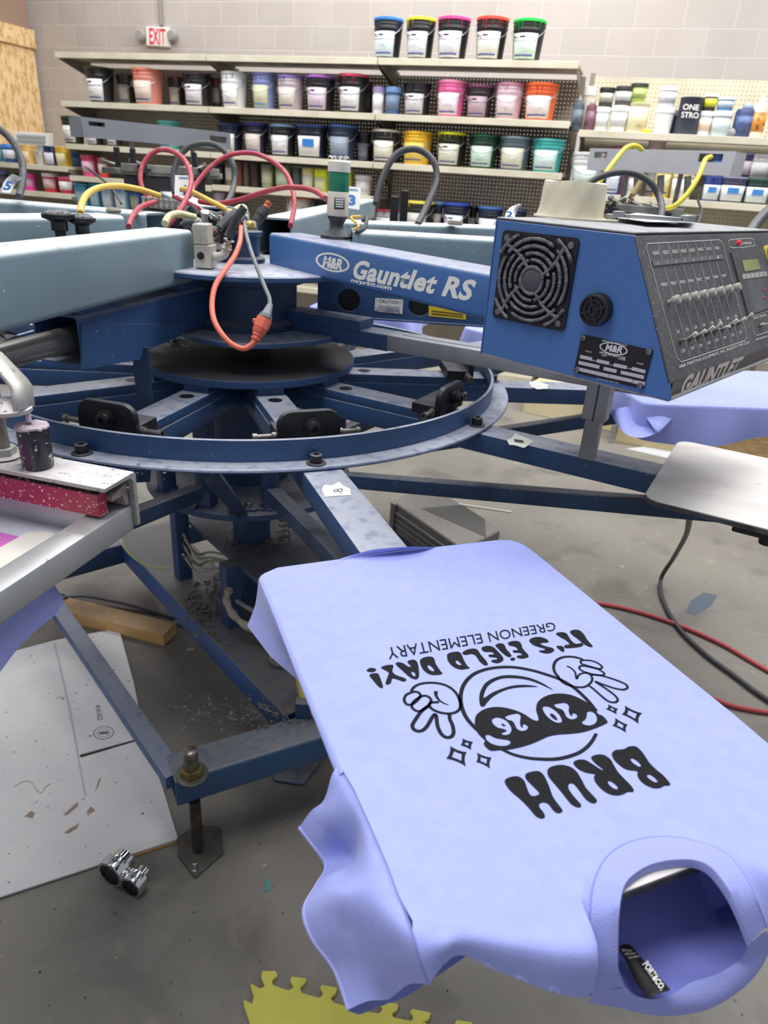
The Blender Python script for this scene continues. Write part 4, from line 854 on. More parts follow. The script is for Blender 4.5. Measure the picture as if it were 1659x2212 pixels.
# control panel graphics
TP0 = TRp
def onpan(x, y, w=0.0006): return PL(x, y, TRp, pnrm)+pnrm*w
LINE = mat('panel_line', 'c9c9c6', 0.5); PTXT = mat('panel_text', 'd0d0ce', 0.5)
K = 5.82; 
def kq(x, y): return (1380+x/K, 480+y/K)
def pl(x, y, w=0.0006): return onpan(*kq(x, y), w)
m = MB()
outl = [(100, 270), (1010, 222), (1050, 262), (1355, 1440), (1330, 1490), (530, 1757), (470, 1700), (90, 320)]
lp = []
for i, p in enumerate(outl): lp.append(pl(*p))
ribbon(m, lp, 0.0014, pnrm, 0, closed=True, smooth=0); m.build('panel_border', LINE, pan)
divs = [((240, 272), (290, 470), (318, 570), (640, 1695)), ((365, 268), (412, 458), (438, 555), (755, 1655)), ((482, 262), (530, 445), (555, 540), (862, 1618)), ((597, 256), (640, 435), (663, 528), (965, 1585)), ((705, 250), (748, 425), (768, 515), (1065, 1550)), ((810, 243), (850, 415), (872, 503), (1160, 1515)), ((905, 236), (945, 405), (970, 492), (1250, 1482))]
for k, (a_, b__, c_, d_) in enumerate(divs):
    m = MB(); ribbon(m, [pl(*a_), pl(*b__)], 0.0010, pnrm, 0, smooth=0); ribbon(m, [pl(*c_), pl(*d_)], 0.0010, pnrm, 0, smooth=0); m.build('divider_line', LINE, pan)
strip = MB().prism([pl(175, 555, 0.0003), pl(1065, 460, 0.0003), pl(1040, 405, 0.0003), pl(160, 485, 0.0003)], pnrm*0.0012).build('number_strip', mat('strip_grey', '66686c', 0.5), pan)
for k in range(8):
    t = k/7; hx = 208+(978-208)*(1-(1-t)**1.0)**0.93; hy = 388-(388-325)*t
    s_ = 1-0.28*t; w_ = 40*s_; h_ = 25*s_
    text_on('HEAD', [pl(*p) for p in ((hx-w_+6, hy+h_+3), (hx+w_+6, hy+h_-4), (hx+w_-4, hy-h_-4), (hx-w_-4, hy-h_+3))], PTXT, 'head_text', pan, th=0, bold=0.02)
    nx = 225+(985-225)*t**0.95; ny = 520-(520-445)*t
    text_on(str(8-k), [pl(*p, 0.0018) for p in ((nx-7, ny+22), (nx+9, ny+20), (nx+5, ny-20), (nx-11, ny-18))], PTXT, 'number', strip, th=0)
    px_ = 318+(1068-318)*t**0.95; py_ = 785-(785-672)*t
    text_on('PRINT', [pl(*p) for p in ((px_-36*s_, py_+26*s_), (px_+42*s_, py_+20*s_), (px_+34*s_, py_-26*s_), (px_-42*s_, py_-20*s_))], PTXT, 'print_text', pan, th=0, bold=0.02)
    ox = 490+(1213-490)*t**0.95; oy = 1378-(1378-1182)*t
    text_on('ON', [pl(*p) for p in ((ox-18, oy+24), (ox+20, oy+18), (ox+15, oy-24), (ox-22, oy-18))], PTXT, 'on_text', pan, th=0, bold=0.02)
    fx = 555+(1272-555)*t**0.95; fy = 1620-(1620-1385)*t
    text_on('OFF', [pl(*p) for p in ((fx-24*s_, fy+26*s_), (fx+30*s_, fy+18*s_), (fx+22*s_, fy-26*s_), (fx-30*s_, fy-20*s_))], PTXT, 'off_text', pan, th=0, bold=0.02)
    # knob: stands out of the panel
    kx = 375+(1150-375)*t**0.94; ky = 1008-(1008-845)*t
    base = pl(kx, ky, 0.0)
    ax = pnrm; MB().lathe([(0.0035, 0), (0.0035, 0.006), (0.0060, 0.0062), (0.0066, 0.008), (0.0066, 0.0155), (0.0055, 0.0168), (0, 0.0168)], base, ax, 20).build('selector_knob', mat('knob_grey', 'a3a39c', 0.5), pan, smooth=40)
    tx = 515+(1240-515)*t**0.95; ty = 1500-(1500-1268)*t
    b2 = pl(tx, ty, 0); rr2 = random.Random(k+11); tip = ax*0.026+dn*(-0.006+rr2.uniform(-.004, .006))+E2*rr2.uniform(-.003, .003)
    tg = MB().lathe([(0.0045, 0), (0.0045, 0.004), (0.003, 0.0045), (0.003, 0.008)], b2, ax, 8).build('toggle_switch', STEEL, pan)
    MB().tube([b2+ax*0.006, b2+tip], lambda u: 0.0018+0.0012*u, 10, 0).build('toggle_sleeve', mat('sleeve_white', 'c9c9c4', 0.4), tg)
text_on('M&R PRINTING EQUIPMENT, INC. MADE IN THE U.S.A.', [pl(*p) for p in ((510, 1845), (1395, 1525), (1378, 1488), (498, 1802))], PTXT, 'lettering', pan, th=0, bold=0.02)
# right-hand part of the panel
m = MB(); ribbon(m, [pl(*p) for p in ((1140, 225), (1410, 205), (1440, 240), (1435, 300), (1170, 325), (1135, 280))], 0.0012, pnrm, 0, closed=True, smooth=2); m.build('border', LINE, pan)
MB().lathe([(0.0042, 0), (0.0042, 0.003), (0.0034, 0.006), (0, 0.0075)], pl(1240, 262, 0), pnrm, 14).build('pressure_lamp', mat('lamp_red', 'e0203c', 0.3, emit=0.25), pan)
text_on('AIR PRESSURE', [pl(*p) for p in ((1275, 285), (1415, 275), (1410, 245), (1270, 255))], PTXT, 'lettering', pan, th=0, bold=0.02)
kp = MB().prism([pl(1145, 385, 0), pl(1360, 1175, 0), pl(1900, 990, 0), pl(1700, 330, 0)], pnrm*0.003).build('keypad', mat('keypad_grey', '4a4b4e', 0.5, col2='5f6064', scale=14), pan)
MB().prism([pl(1270, 490, .0034), pl(1305, 628, .0034), pl(1500, 596, .0034), pl(1465, 470, .0034)], pnrm*0.0006).build('display', mat('lcd_green', '8f9462', 0.3, emit=0.12), kp)
for i in range(6):
    x = 1268+i*53; y = 665-i*7
    MB().prism([pl(x, y, .0034), pl(x+14, y+62, .0034), pl(x+60, y+54, .0034), pl(x+46, y-7, .0034)], pnrm*0.0006).build('key', mat('key_pale', 'a8a8a6', 0.5), kp)
for x, y in ((1545, 850), (1540, 950), (1605, 920)):
    MB().prism([pl(x, y, .0034), pl(x+22, y+24, .0034), pl(x+16, y-14, .0034)], pnrm*0.0005).build('arrow_key', mat('arrow_red', 'd0604a', 0.5), kp)
m = MB(); ribbon(m, [pl(*p) for p in ((1410, 1190), (1800, 1050), (1850, 1300), (1480, 1425), (1440, 1380))], 0.0012, pnrm, 0, closed=True, smooth=0); m.build('border', LINE, pan)
b2 = pl(1520, 1300, 0); tg = MB().lathe([(0.0045, 0), (0.0045, 0.004), (0.003, 0.008)], b2, pnrm, 8).build('toggle_switch', STEEL, pan)
MB().tube([b2+pnrm*0.006, b2+pnrm*0.03+E2*0.004], lambda u: 0.0018+0.0012*u, 10, 0).build('toggle_sleeve', mat('sleeve_white', 'c9c9c4', 0.4), tg)
text_on('PRINT STROKE', [pl(*p) for p in ((1440, 1225), (1600, 1180), (1590, 1150), (1432, 1195))], PTXT, 'lettering', pan, th=0, bold=0.02)
text_on('www.mrprint.com', [pl(*p) for p in ((1470, 1500), (1900, 1375), (1885, 1330), (1458, 1462))], PTXT, 'lettering', pan, th=0, bold=0.02)
sb_ = pl(1615, 420, 0)
MB().lathe([(0.019, 0), (0.019, 0.004), (0.015, 0.005)], sb_, pnrm, 30).build('stop_button_collar', mat('collar_yellow', 'c9b440', 0.5), pan)
MB().lathe([(0.014, 0.004), (0.014, 0.02), (0.019, 0.024), (0.019, 0.034), (0.015, 0.04), (0, 0.041)], sb_, pnrm, 30).build('stop_button', mat('button_dark', '2b2b2e', 0.4), pan)
# skirt lettering
def onk(x, y): return PL(x, y, PBp, n2)+n2*0.0006
text_on('GAUNTLET', [onk(*p) for p in ((1467, 856), (1592, 802), (1608, 768), (1478, 812))], mat('skirt_print', 'd2cdc6', 0.5), 'lettering', sk, th=0, bold=0.05, shear=0.25)
# ================================================================ print heads around the press
def edge_beam(g, a, b, z, w, h, m, ext=(0, 0), hollow=0.005, r=0.012, name='head_beam', sgn=None, z2=None):
    p0, p1 = Z(a[0], a[1], z), Z(b[0], b[1], z2 or z); d = (p1-p0).normalized(); s = V((-d.y, d.x, 0))
    if s.dot(p0-O) < 0: s = -s
    if sgn: s = s*sgn
    return MB().beam(p0-d*ext[0]+s*w/2, p1+d*ext[1]+s*w/2, w, h, r=r, hollow=hollow, k=4).build(name, m, g, smooth=40), d, s, p0
H = {}
def head(key, label, p): H[key] = thing('print_head', label, 'print head', p, 'print heads round the press'); return H[key]
g = head('8', 'print head at the left front, light blue beam stacked on a dark blue tube', PC(0.3, -104.5, 1.2))
ob, d8, s8, p8 = edge_beam(g, (415, 497), (0, 546), 1.318, 0.10, 0.112, LBLUE, ext=(0, 0.25))
# dark tube underneath
c0_ = Z(168, 683, 1.186); dt = V((-0.257, -0.966, 0)).normalized(); sdt = V((-dt.y, dt.x, 0))
if sdt.x > 0: sdt = -sdt
MB().beam(c0_+sdt*0.052-dt*0.52, c0_+sdt*0.052, 0.104, 0.096, r=0.012, hollow=0.005, k=4).build('lower_tube', BLUE, g, smooth=40)
for q0, q1 in ((0.01, 0.12), (0.36, 0.44)):
    MB().box(c0_+sdt*0.052-dt*(q0+q1)/2+UPV*0.010, dt*(q1-q0)/2, sdt*0.051, UPV*0.010).build('spacer_pad', BLUE, g, bevel=0.002)
gp = [PL(x, y, c0_, -sdt) for x, y in ((173, 798), (300, 776), (306, 760), (390, 724), (400, 700), (173, 700))]
MB().prism([p-sdt*0.001 for p in gp], -sdt*0.003).build('side_gusset', BLUE, g)
cc = c0_+sdt*0.05-UPV*0.052
MB().lathe([(0.023, -0.25), (0.023, 0.45)], cc, dt, 28).build('air_cylinder', mat('cylinder_grey', '8c8a86', 0.3, 0.6, dust='85827e', damt=0.7), g)
MB().beam(c0_-UPV*0.093-dt*0.17+V((0.0, 0.02, 0)), c0_-UPV*0.093-dt*0.17+V((0.0, 0.02, -0.14)), 0.035, 0.006, 0.001, up=V((0, 1, 0))).build('hanging_strap', BLUED, g)
o = lint(c0_-dt*0.33-UPV*0.12, 25, (0.012, 0.01, 0.02), 0.008, 21, 'hanging_lint'); tag(o, 'lint hanging under the dark blue tube of the left front head', 'lint', kind='stuff')
g = head('7', 'print head at the left, second light blue beam with two black hand knobs in front', PC(0.4, -140, 1.2))
edge_beam(g, (268, 466), (0, 469), 1.337, 0.10, 0.11, LBLUE, ext=(0, 0.5))
MB().lathe([(0.014, 0), (0.018, 0.006), (0.014, 0.011), (0, 0.012)], Z(246, 460, 1.338), n=12).build('bolt_head', mat('dirty_bolt', '8a847a', 0.7), g)
edge_beam(g, (192, 490), (0, 505), 1.30, 0.05, 0.03, BLACK, ext=(0, 0.3), hollow=0, r=0.003, name='black_rail')
for (x, y, r) in ((125, 462, 0.036), (175, 470, 0.031)):
    p = Z(x, y, 1.348 if x < 150 else 1.342)-UPV*0.032
    dd = dep(p); rr = (r/0.036)*31*dd/FPX
    kb = MB().lathe([(rr*0.35, -0.03), (rr*0.35, 0.0), (rr*0.55, 0.002), (rr*0.55, 0.018), (rr*0.8, 0.022), (rr, 0.024), (rr*1.02, 0.028), (rr, 0.032), (rr*0.7, 0.036), (0, 0.037)], p, n=40).build('hand_knob', BLACKP, g)
    MB().lathe([(rr*0.22, -0.05), (rr*0.22, 0.0)], p, n=12).build('stud', STEEL, kb)
    m = MB()
    for i in range(30): a = 2*math.pi*i/30; m.box(p+V((math.cos(a)*rr, math.sin(a)*rr, 0.028)), V((math.cos(a), math.sin(a), 0))*0.0022, V((-math.sin(a), math.cos(a), 0))*0.0016, UPV*0.0035)
    m.build('knurling', BLACKP, kb)
    MB().lathe([(rr*0.9, 0.034), (rr*0.6, 0.039), (0, 0.04)], p, n=24).build('dust_cap', mat('knob_dust', '84848a', 0.9, col2='3c3c40', scale=200), kb)
g = head('6', 'print head beyond the two left beams, light blue with a dark open end', PC(0.4, 165, 1.2))
edge_beam(g, (313, 461), (0, 434), 1.335, 0.10, 0.11, LBLUE, ext=(0, 0.8))
g = head('1', 'print head whose wide light blue beam runs behind the console arm', PC(0.4, 7, 1.2))
edge_beam(g, (762, 499), (1067, 517), 1.335, 0.10, 0.11, LBLUE, ext=(0, 0.5))
lint_b = lint(Z(800, 492, 1.336), 40, (0.06, 0.02, 0.003), 0.005, 31, 'lint_fluff'); tag(lint_b, 'fuzz on top of the wide light blue beam', 'lint', kind='stuff')
g = head('3', 'print head with a light grey cover at the right, light blue beam behind the first', PC(0.5, 43, 1.2)); g2_ = g
edge_beam(g, (740, 478), (1067, 490), 1.335, 0.10, 0.10, LBLUE, ext=(0, 1.0))
MB().lathe([(0.022, 0), (0.022, 0.006), (0.019, 0.012), (0, 0.013)], Z(983, 486, 1.337), n=16).build('bolt_head', mat('dirty_bolt', '8a847a', 0.7), g)
g = head('2b', 'print head behind the beacon, light blue beam with open end and two black posts', PC(0.5, 77, 1.2)); g3_ = g
edge_beam(g, (631, 473), (790, 436), 1.335, 0.10, 0.10, LBLUE, ext=(0, 0.5), sgn=1)
for x, y0, y1, w_ in ((871, 411, 478, 16), (850, 424, 480, 17)):
    pt = D(x, y1, 2.35 if x > 860 else 2.2); pv = PL(x, y0, pt, V((0, 1, 0))); hh = pv.z-pt.z; ww = w_*dep(pt)/FPX/2
    MB().box(pt+UPV*hh/2, V((ww, 0, 0)), V((0, ww, 0)), UPV*hh/2).build('guide_post', BLACK, g, bevel=0.002)
g = head('4', 'print head at the back left carrying the long dark grey cover', D(336, 310, 2.9)); g4_ = g
MB().beam(PC(0.55, 113, 1.335), PC(1.75, 113, 1.335), 0.10, 0.10, r=0.012, hollow=0.005, k=4).build('head_beam', LBLUE, g4_, smooth=40)
# sheet covers
def cover(g, TL, TR, BRc, dl, dr, m, slots, name='head_cover', flip=0.10):
    a = D(*TL, dl); b = D(*TR, dr); b.z = a.z if abs(b.z-a.z) < 0.06 else b.z; u = (b-a); L_ = u.length; u = u.normalized(); n = V((u.y, -u.x, 0)).normalized()
    if n.dot(O-a) < 0: n = -n
    q = PL(*BRc, b, n); h = (a-q).z if False else abs(b.z-q.z)
    rects = [(s0*L_, s1*L_, t0*h, t1*h) for s0, s1, t0, t1 in slots]
    us = sorted({0, L_}|{r[0] for r in rects}|{r[1] for r in rects}); vs = sorted({0, h}|{r[2] for r in rects}|{r[3] for r in rects})
    vv = UPV
    up_ = n.cross(u); 
    if up_.z < 0: up_ = -up_
    org = a-up_*h
    holes = [((r[0]+r[1])/2, h-(r[2]+r[3])/2, ((r[1]-r[0])/2, (r[3]-r[2])/2)) for r in rects]
    f = cross(holes, 0, L_, 0, h, org, u, up_, 0.003, m, 'front_sheet', g)
    MB().box(a+u*L_/2-n*flip/2, u*L_/2, n*flip/2, UPV*0.0015).build('top_sheet', m, g)
    MB().box(a+u*0.0015-n*flip/2-UPV*h/2, u*0.0015, n*flip/2, UPV*h/2).build('end_sheet', m, g)
    MB().box(a+u*(L_-0.0015)-n*flip/2-UPV*h/2, u*0.0015, n*flip/2, UPV*h/2).build('end_sheet', m, g)
    return a, u, n, h, L_
CDK = mat('cover_dark_grey', '7d8087', 0.4, col2='757880', scale=4, dust='c9c9cb', damt=0.9)
CLT = mat('cover_light_grey', 'b9babb', 0.4, col2='afb0b1', scale=4, dust='cfcfd0', damt=0.9)
a4, u4, n4, h4, L4 = cover(g4_, (175, 253), (497, 283), (497, 324), 2.75, 3.25, CDK, [(0.04, 0.135, 0.16, 0.38), (0.84, 0.97, 0.25, 0.62)])
a2, u2, n2_, h2_, L2 = cover(g2_, (1275, 321), (1590, 328), (1585, 381), 3.0, 2.6, CLT, [(0.04, 0.14, 0.14, 0.42), (0.78, 0.93, 0.10, 0.45)])
def carriage(g, a, u, n, h, L_, s0, s1, dz, seed):
    rr = random.Random(seed)
    c = a-UPV*(h+dz)-n*0.05
    GR = mat('carriage_grey', '77786f', 0.5, col2='54554f', scale=12, dust='8a8a86', damt=0.6)
    MB().box(c+u*L_*(s0+s1)/2-UPV*0.0, u*L_*(s1-s0)/2, n*0.06, UPV*0.012).build('carriage_plate', GR, g, bevel=0.004)
    MB().box(c+u*L_*(s0+s1)/2-UPV*0.05, u*L_*(s1-s0)*0.33, n*0.05, UPV*0.035).build('carriage_block', BLACK, g, bevel=0.004)
    MB().box(c+u*L_*(s0+s1)/2+UPV*0.015+n*0.062, u*L_*(s1-s0)*0.46, n*0.004, UPV*0.016).build('squeegee_holder', GR, g, bevel=0.003)
    for t in (s0+(s1-s0)*0.22, s0+(s1-s0)*0.78):
        kk = c+u*L_*t+n*0.07+UPV*0.01; m = MB(); ring = []
        for i in range(30):
            an = 2*math.pi*i/30; r_ = 0.024+0.010*math.cos(5*an); ring.append(kk+u*r_*math.cos(an)+UPV*r_*math.sin(an))
        m.prism(ring, n*0.014); m.build('star_knob', BLACKP, g, bevel=0.002)
        MB().lathe([(0.010, 0), (0.010, dz+0.01)], c+u*L_*t, UPV, 12).build('guide_rod', STEEL, g)
    for i in range(4):
        t = s0+(s1-s0)*(0.1+0.22*i); q = c+u*L_*t+n*rr.uniform(-.02, .05)+UPV*0.02
        MB().lathe([(0.008, 0), (0.008, 0.07), (0.012, 0.071), (0.012, 0.085), (0.006, 0.09)], q, (u*rr.choice((-1, 1))+UPV*rr.uniform(0, .5)).normalized(), 12).build('fitting', STEEL, g)
carriage(g4_, a4, u4, n4, h4, L4, 0.17, 0.92, 0.115, 3)
carriage(g2_, a2, u2, n2_, h2_, L2, 0.12, 0.80, 0.155, 5)
for (x0, y0, x1, y1) in ((253, 318, 258, 360), (288, 322, 290, 352), (420, 330, 424, 362)):
    p = D(x0, y0, 2.9); q_ = PL(x1, y1, p, V((0, 1, 0))); MB().beam(p, q_, 0.02, 0.02, 0.002, up=V((0, 1, 0))).build('hanger', BLACK, g4_)
for (x0, y0, x1, y1) in ((1426, 378, 1424, 420), (1484, 380, 1482, 425), (1375, 376, 1373, 420)):
    p = D(x0, y0, 2.75); q_ = PL(x1, y1, p, V((0, 1, 0))); MB().beam(p, q_, 0.022, 0.022, 0.002, up=V((0, 1, 0))).build('hanger', STEEL, g2_)
# wooden squeegee handle leaning on the right carriage
o = MB().tube([D(1362, 428, 2.62), D(1376, 405, 2.62), D(1388, 384, 2.62)], lambda u: 0.012-0.004*u, 10, 3).build('wooden_handle', mat('old_wood', '8f7d56', 0.7), None)
tag(o, 'short tan wooden stick leaning on the right head carriage', 'stick')
# ================================================================ hub clutter: manifold, valves, beacon
g = thing('air_manifold', 'black air manifold block topped with a row of silver fittings above the hub', 'manifold', D(360, 460, 1.95))
a = D(322, 446, 1.92); b_ = D(396, 455, 2.0); u = (b_-a).normalized(); nn = V((u.y, -u.x, 0)).normalized()
if nn.dot(O-a) < 0: nn = -nn
hh = 0.045; Lm = (b_-a).length; upm = nn.cross(u); upm = upm if upm.z > 0 else -upm
MB().box(a+u*Lm/2-upm*hh/2-nn*0.025, u*Lm/2, nn*0.025, upm*hh/2).build('block', BLACKP, g, bevel=0.003)
MB().box(a+u*Lm*0.5-upm*hh*0.5+nn*0.001, u*0.013, nn*0.001, upm*0.007).build('label', LABELW, g)
for i in range(6):
    for j in range(2):
        p = a+u*(Lm*(0.08+0.16*i))-nn*(0.012+0.026*j)
        MB().lathe([(0.0065, 0), (0.0065, 0.008), (0.0055, 0.009), (0.0055, 0.018), (0.0075, 0.019), (0.0075, 0.024), (0.004, 0.025)], p, upm, 10).build('fitting', mat('nickel', 'c6c4bf', 0.25, 0.8), g)
MB().box(a+u*Lm*0.7-upm*(hh+0.05)-nn*0.05, u*0.09, nn*0.03, upm*0.05).build('bracket', BLACKP, g)
g = thing('valve_block', 'beige pneumatic valve block with elbow fitting standing on the hub plate', 'valve', Z(432, 570, 1.245))
GRY_ = mat('wire_grey', '8d9194', 0.5)
VB = mat('valve_beige', 'b9b6a8', 0.45, col2='a09d92', scale=20, dust='b0aeb0', damt=0.7)
p = Z(438, 580, 1.243)+V((0, 0.03, 0))
MB().box(p+V((0.0, 0, 0.024)), V((0.019, 0, 0)), V((0, 0.026, 0)), UPV*0.024).build('lower_block', VB, g, bevel=0.002)
MB().box(p+V((-0.004, 0.0, 0.070)), V((0.016, 0, 0)), V((0, 0.026, 0)), UPV*0.021).build('upper_block', VB, g, bevel=0.002)
MB().lathe([(0.008, 0), (0.008, 0.003), (0.005, 0.003), (0, 0.003)], p+V((-0.004, -0.026, 0.026)), V((0, -1, 0)), 16).build('port', BLACKP, g)
e0 = p+V((0.018, -0.012, 0.026))
MB().tube([e0, e0+V((0.016, -0.004, 0.0)), e0+V((0.028, 0, 0.007)), e0+V((0.036, 0.0, 0.026))], 0.0095, 14, 4).build('elbow', VB, g)
MB().tube([e0+V((0.033, 0.0, 0.018)), e0+V((0.039, 0.0, 0.036))], 0.0125, 14, 0).build('collar', VB, g)
MB().tube([e0+V((0.039, 0.0, 0.034)), e0+V((0.05, 0.0, 0.07)), e0+V((0.075, 0.0, 0.105))], 0.009, 12, 4).build('black_sleeve', DARK, g)
# stack of small valves and tubes at hub top
rr = random.Random(8)
g = thing('valve_stack', 'tangle of dusty valves and grey sleeves heaped on the hub top', 'valve', D(470, 500, 1.75))
for i, (x, y, dd_, r_, c) in enumerate(((455, 478, 1.78, 0.02, 'a'), (480, 470, 1.8, 0.018, 'b'), (500, 480, 1.76, 0.022, 'b'), (520, 488, 1.72, 0.017, 'a'), (440, 495, 1.76, 0.02, 'b'), (465, 505, 1.72, 0.024, 'a'), (490, 510, 1.70, 0.022, 'b'), (430, 470, 1.85, 0.02, 'b'), (505, 470, 1.85, 0.016, 'a'))):
    p = D(x, y, dd_); ax = V((rr.uniform(-1, 1), rr.uniform(-.5, .5), rr.uniform(-.3, .9))).normalized()
    MB().lathe([(r_*0.6, -0.035), (r_*0.62, -0.012), (r_*0.8, -0.011), (r_*0.8, 0.012), (r_*0.6, 0.013), (r_*0.55, 0.035)], p, ax, 14).build('sleeve', DARK if c == 'b' else VB, g)
MB().box(D(478, 520, 1.76)-UPV*0.02, V((0.07, 0, 0)), V((0, 0.05, 0)), UPV*0.035).build('valve_bank', mat('dusty_black', '3a3a3c', 0.8, dust='77777b', col2='5a5a5c', scale=60), g, bevel=0.004)
for x0, y0, x1, y1 in ((420, 492, 470, 500), (440, 470, 500, 492), (430, 462, 480, 478), (500, 500, 470, 530), (395, 487, 440, 486)):
    MB().tube([D(x0, y0, 1.74), D((x0+x1)/2, (y0+y1)/2-5, 1.72), D(x1, y1, 1.72)], 0.009, 10, 4).build('black_sleeve', DARK, g)
rr = random.Random(19)
RB = mat('hose_clip_red', 'b03a48', 0.5)
for (x0, y0, x1, y1, dd_, r_) in ((470, 500, 510, 462, 1.66, 0.012), (445, 512, 478, 494, 1.64, 0.010), (490, 520, 506, 480, 1.65, 0.011), (505, 486, 524, 470, 1.67, 0.013), (425, 482, 470, 470, 1.72, 0.010), (430, 494, 480, 486, 1.70, 0.010), (455, 468, 500, 478, 1.74, 0.009), (480, 462, 535, 480, 1.76, 0.008)):
    p0, p1 = D(x0, y0, dd_), D(x1, y1, dd_+0.03)
    MB().tube([p0, (p0+p1)/2+V((0, 0, rr.uniform(-.006, .01))), p1], r_, 12, 4).build('black_sleeve', DARK, g)
    ax = (p1-p0).normalized(); MB().lathe([(r_*1.08, -0.002), (r_*1.15, 0), (r_*1.08, 0.002)], p0+(p1-p0)*rr.uniform(.3, .8), ax, 14, cap=False).build('red_clip', RB, g)
for i in range(16):
    x, y = rr.uniform(418, 535), rr.uniform(470, 535); p = D(x, y, rr.uniform(1.66, 1.78)); ax = V((rr.uniform(-1, 1), rr.uniform(-.6, .6), rr.uniform(-.4, .6))).normalized(); r_ = rr.uniform(0.006, 0.012)
    MB().lathe([(r_*0.7, -0.02), (r_, -0.019), (r_, -0.004), (r_*0.75, -0.003), (r_*0.75, 0.012), (r_, 0.013), (r_, 0.02)], p, ax, 10).build('fitting', rr.choice((VB, DARK, STEEL, VB)), g)
for i in range(7):
    x, y = rr.uniform(430, 520), rr.uniform(455, 500)
    MB().tube([D(x, y, 1.68), D(x+rr.uniform(-20, 30), y-rr.uniform(5, 22), 1.70), D(x+rr.uniform(10, 50), y+rr.uniform(-5, 12), 1.70)], 0.0022, 6, 5).build('thin_wire', GRY_, g)
# plug standing up
g = thing('air_coupler', 'black air coupler with a copper tip sticking up beside the blue arm', 'coupler', D(562, 468, 1.75))
p0, p1 = D(555, 478, 1.75), D(582, 436, 1.75); ax = (p1-p0).normalized(); L_ = (p1-p0).length
MB().lathe([(0.013, 0), (0.013, L_*.28), (0.015, L_*.29), (0.015, L_*.55), (0.011, L_*.58), (0.011, L_*.68)], p0, ax, 16).build('body', DARK, g)
MB().lathe([(0.007, L_*.66), (0.009, L_*.72), (0.007, L_*.8), (0.009, L_*.86), (0.009, L_*.98), (0.006, L_)], p0, ax, 16).build('tip', mat('copper_tip', 'c0664a', 0.4, 0.3), g)
# beacon
g = thing('signal_beacon', 'green and cream signal beacon on a black stand fixed to the blue console arm', 'beacon', Z(727, 513, 1.312))
bp = Z(727, 514, 1.313); s_ = dep(bp)/FPX
def bl_(prof, name, m, par=g): return MB().lathe([(r*s_, z*s_/1.02) for r, z in prof], bp, (UPV+V((0.01, 0, 0))).normalized(), 36).build(name, m, par, smooth=40)
bl_([(35, 0), (35, 5), (31, 8), (18, 16), (14, 22), (13, 27), (16, 33), (21, 42), (22, 46)], 'stand', DARK)
bl_([(22.5, 45), (23, 46), (23, 92), (22.5, 93)], 'cream_section', mat('beacon_cream', 'cfc9ba', 0.45))
bl_([(22.0, 92), (22.3, 93), (22.3, 132), (22, 133)], 'green_lens', mat('beacon_green', '1f7a5c', 0.2, col2='1a6a50', scale=3))
bl_([(23.3, 131), (23.5, 132), (23.5, 150), (21, 153), (0, 154)], 'cap', mat('beacon_cap', 'dad6cc', 0.5))
m = MB(); rows = []
for z in (58, 80): rows.append([bp+V((math.cos(math.radians(t))*23.2*s_, math.sin(math.radians(t))*23.2*s_, z*s_)) for t in range(258, 320, 8)])
m.grid(rows); lbn = m.build('rating_label', mat('rating_dark', '34363e', 0.5), g, solid=0.0004)
for zz_ in (62, 66.5, 71, 75.5):
    m = MB(); m.grid([[bp+V((math.cos(math.radians(t))*23.9*s_, math.sin(math.radians(t))*23.9*s_, z*s_)) for t in range(266, 312, 8)] for z in (zz_, zz_+2.4)]); m.build('printed_line', PRINTW, lbn)
for r_ in range(9):
    a = r_*0.7; MB().tube([bp+V((math.cos(a)*14*s_, math.sin(a)*14*s_, 152*s_)), bp+V((math.cos(a)*18*s_, math.sin(a)*17*s_, 157*s_)), bp+V((math.cos(a+0.3)*21*s_, math.sin(a+.3)*20*s_, 155*s_))], 0.0016, 5, 3).build('fuzz', mat('fuzz_white', 'c9c7c4', 0.95), g)
# ================================================================ hoses and cables
RED = mat('red_hose', 'a53748', 0.5, col2='b06470', scale=30, contrast=(0.55, 0.75))
YEL = mat('yellow_hose', 'd8b450', 0.45); YEL2 = mat('lemon_hose', 'd6c83c', 0.45)
BLKH = mat('black_hose', '3a3c41', 0.5, col2='55575c', scale=30, contrast=(0.55, 0.75)); CRM = mat('cream_hose', 'c6c79a', 0.4)
ORG = mat('orange_cord', 'e0705c', 0.5); GRYC = mat('grey_cord', '6d7278', 0.5)
def hose(pts, r, m, label, cat='hose', group=None, name='air_hose'):
    # pts: (px, py, depth)
    o = MB().tube([D(*p) for p in pts], r, 12, 8).build(name, m, None, smooth=60); return tag(o, label, cat, group)
hose([(458, 412, 1.9), (440, 470, 1.85), (405, 515, 1.8)][:0] or [(362, 486, 1.72), (388, 455, 1.75), (406, 420, 1.8), (413, 385, 1.85), (400, 348, 1.9), (372, 327, 1.95), (340, 325, 1.98), (313, 348, 1.98), (303, 380, 1.97), (310, 412, 1.96), (330, 432, 1.95)], 0.0068, RED, 'red air hose making a tall loop in front of the number 4 tag', group='red air hoses')
hose([(627, 489, 1.75), (635, 450, 1.8), (633, 415, 1.85), (618, 375, 1.9), (585, 346, 1.95), (545, 331, 2.0), (500, 334, 2.0), (460, 356, 2.0), (425, 395, 1.98), (408, 425, 1.95)], 0.0065, RED, 'red air hose arching over from the number 4 tag to the blue arm', group='red air hoses')
hose([(703, 430, 1.62), (690, 418, 1.68), (665, 408, 1.75), (620, 405, 1.82), (570, 415, 1.88), (520, 431, 1.92), (470, 440, 1.95), (430, 435, 1.97)], 0.0068, RED, 'red air hose sagging across to the green beacon', group='red air hoses')
hose([(278, 490, 1.62), (285, 470, 1.68), (300, 450, 1.76), (322, 440, 1.82), (335, 436, 1.86)], 0.0065, RED, 'short red air hose rising from the left beam to the manifold', group='red air hoses')
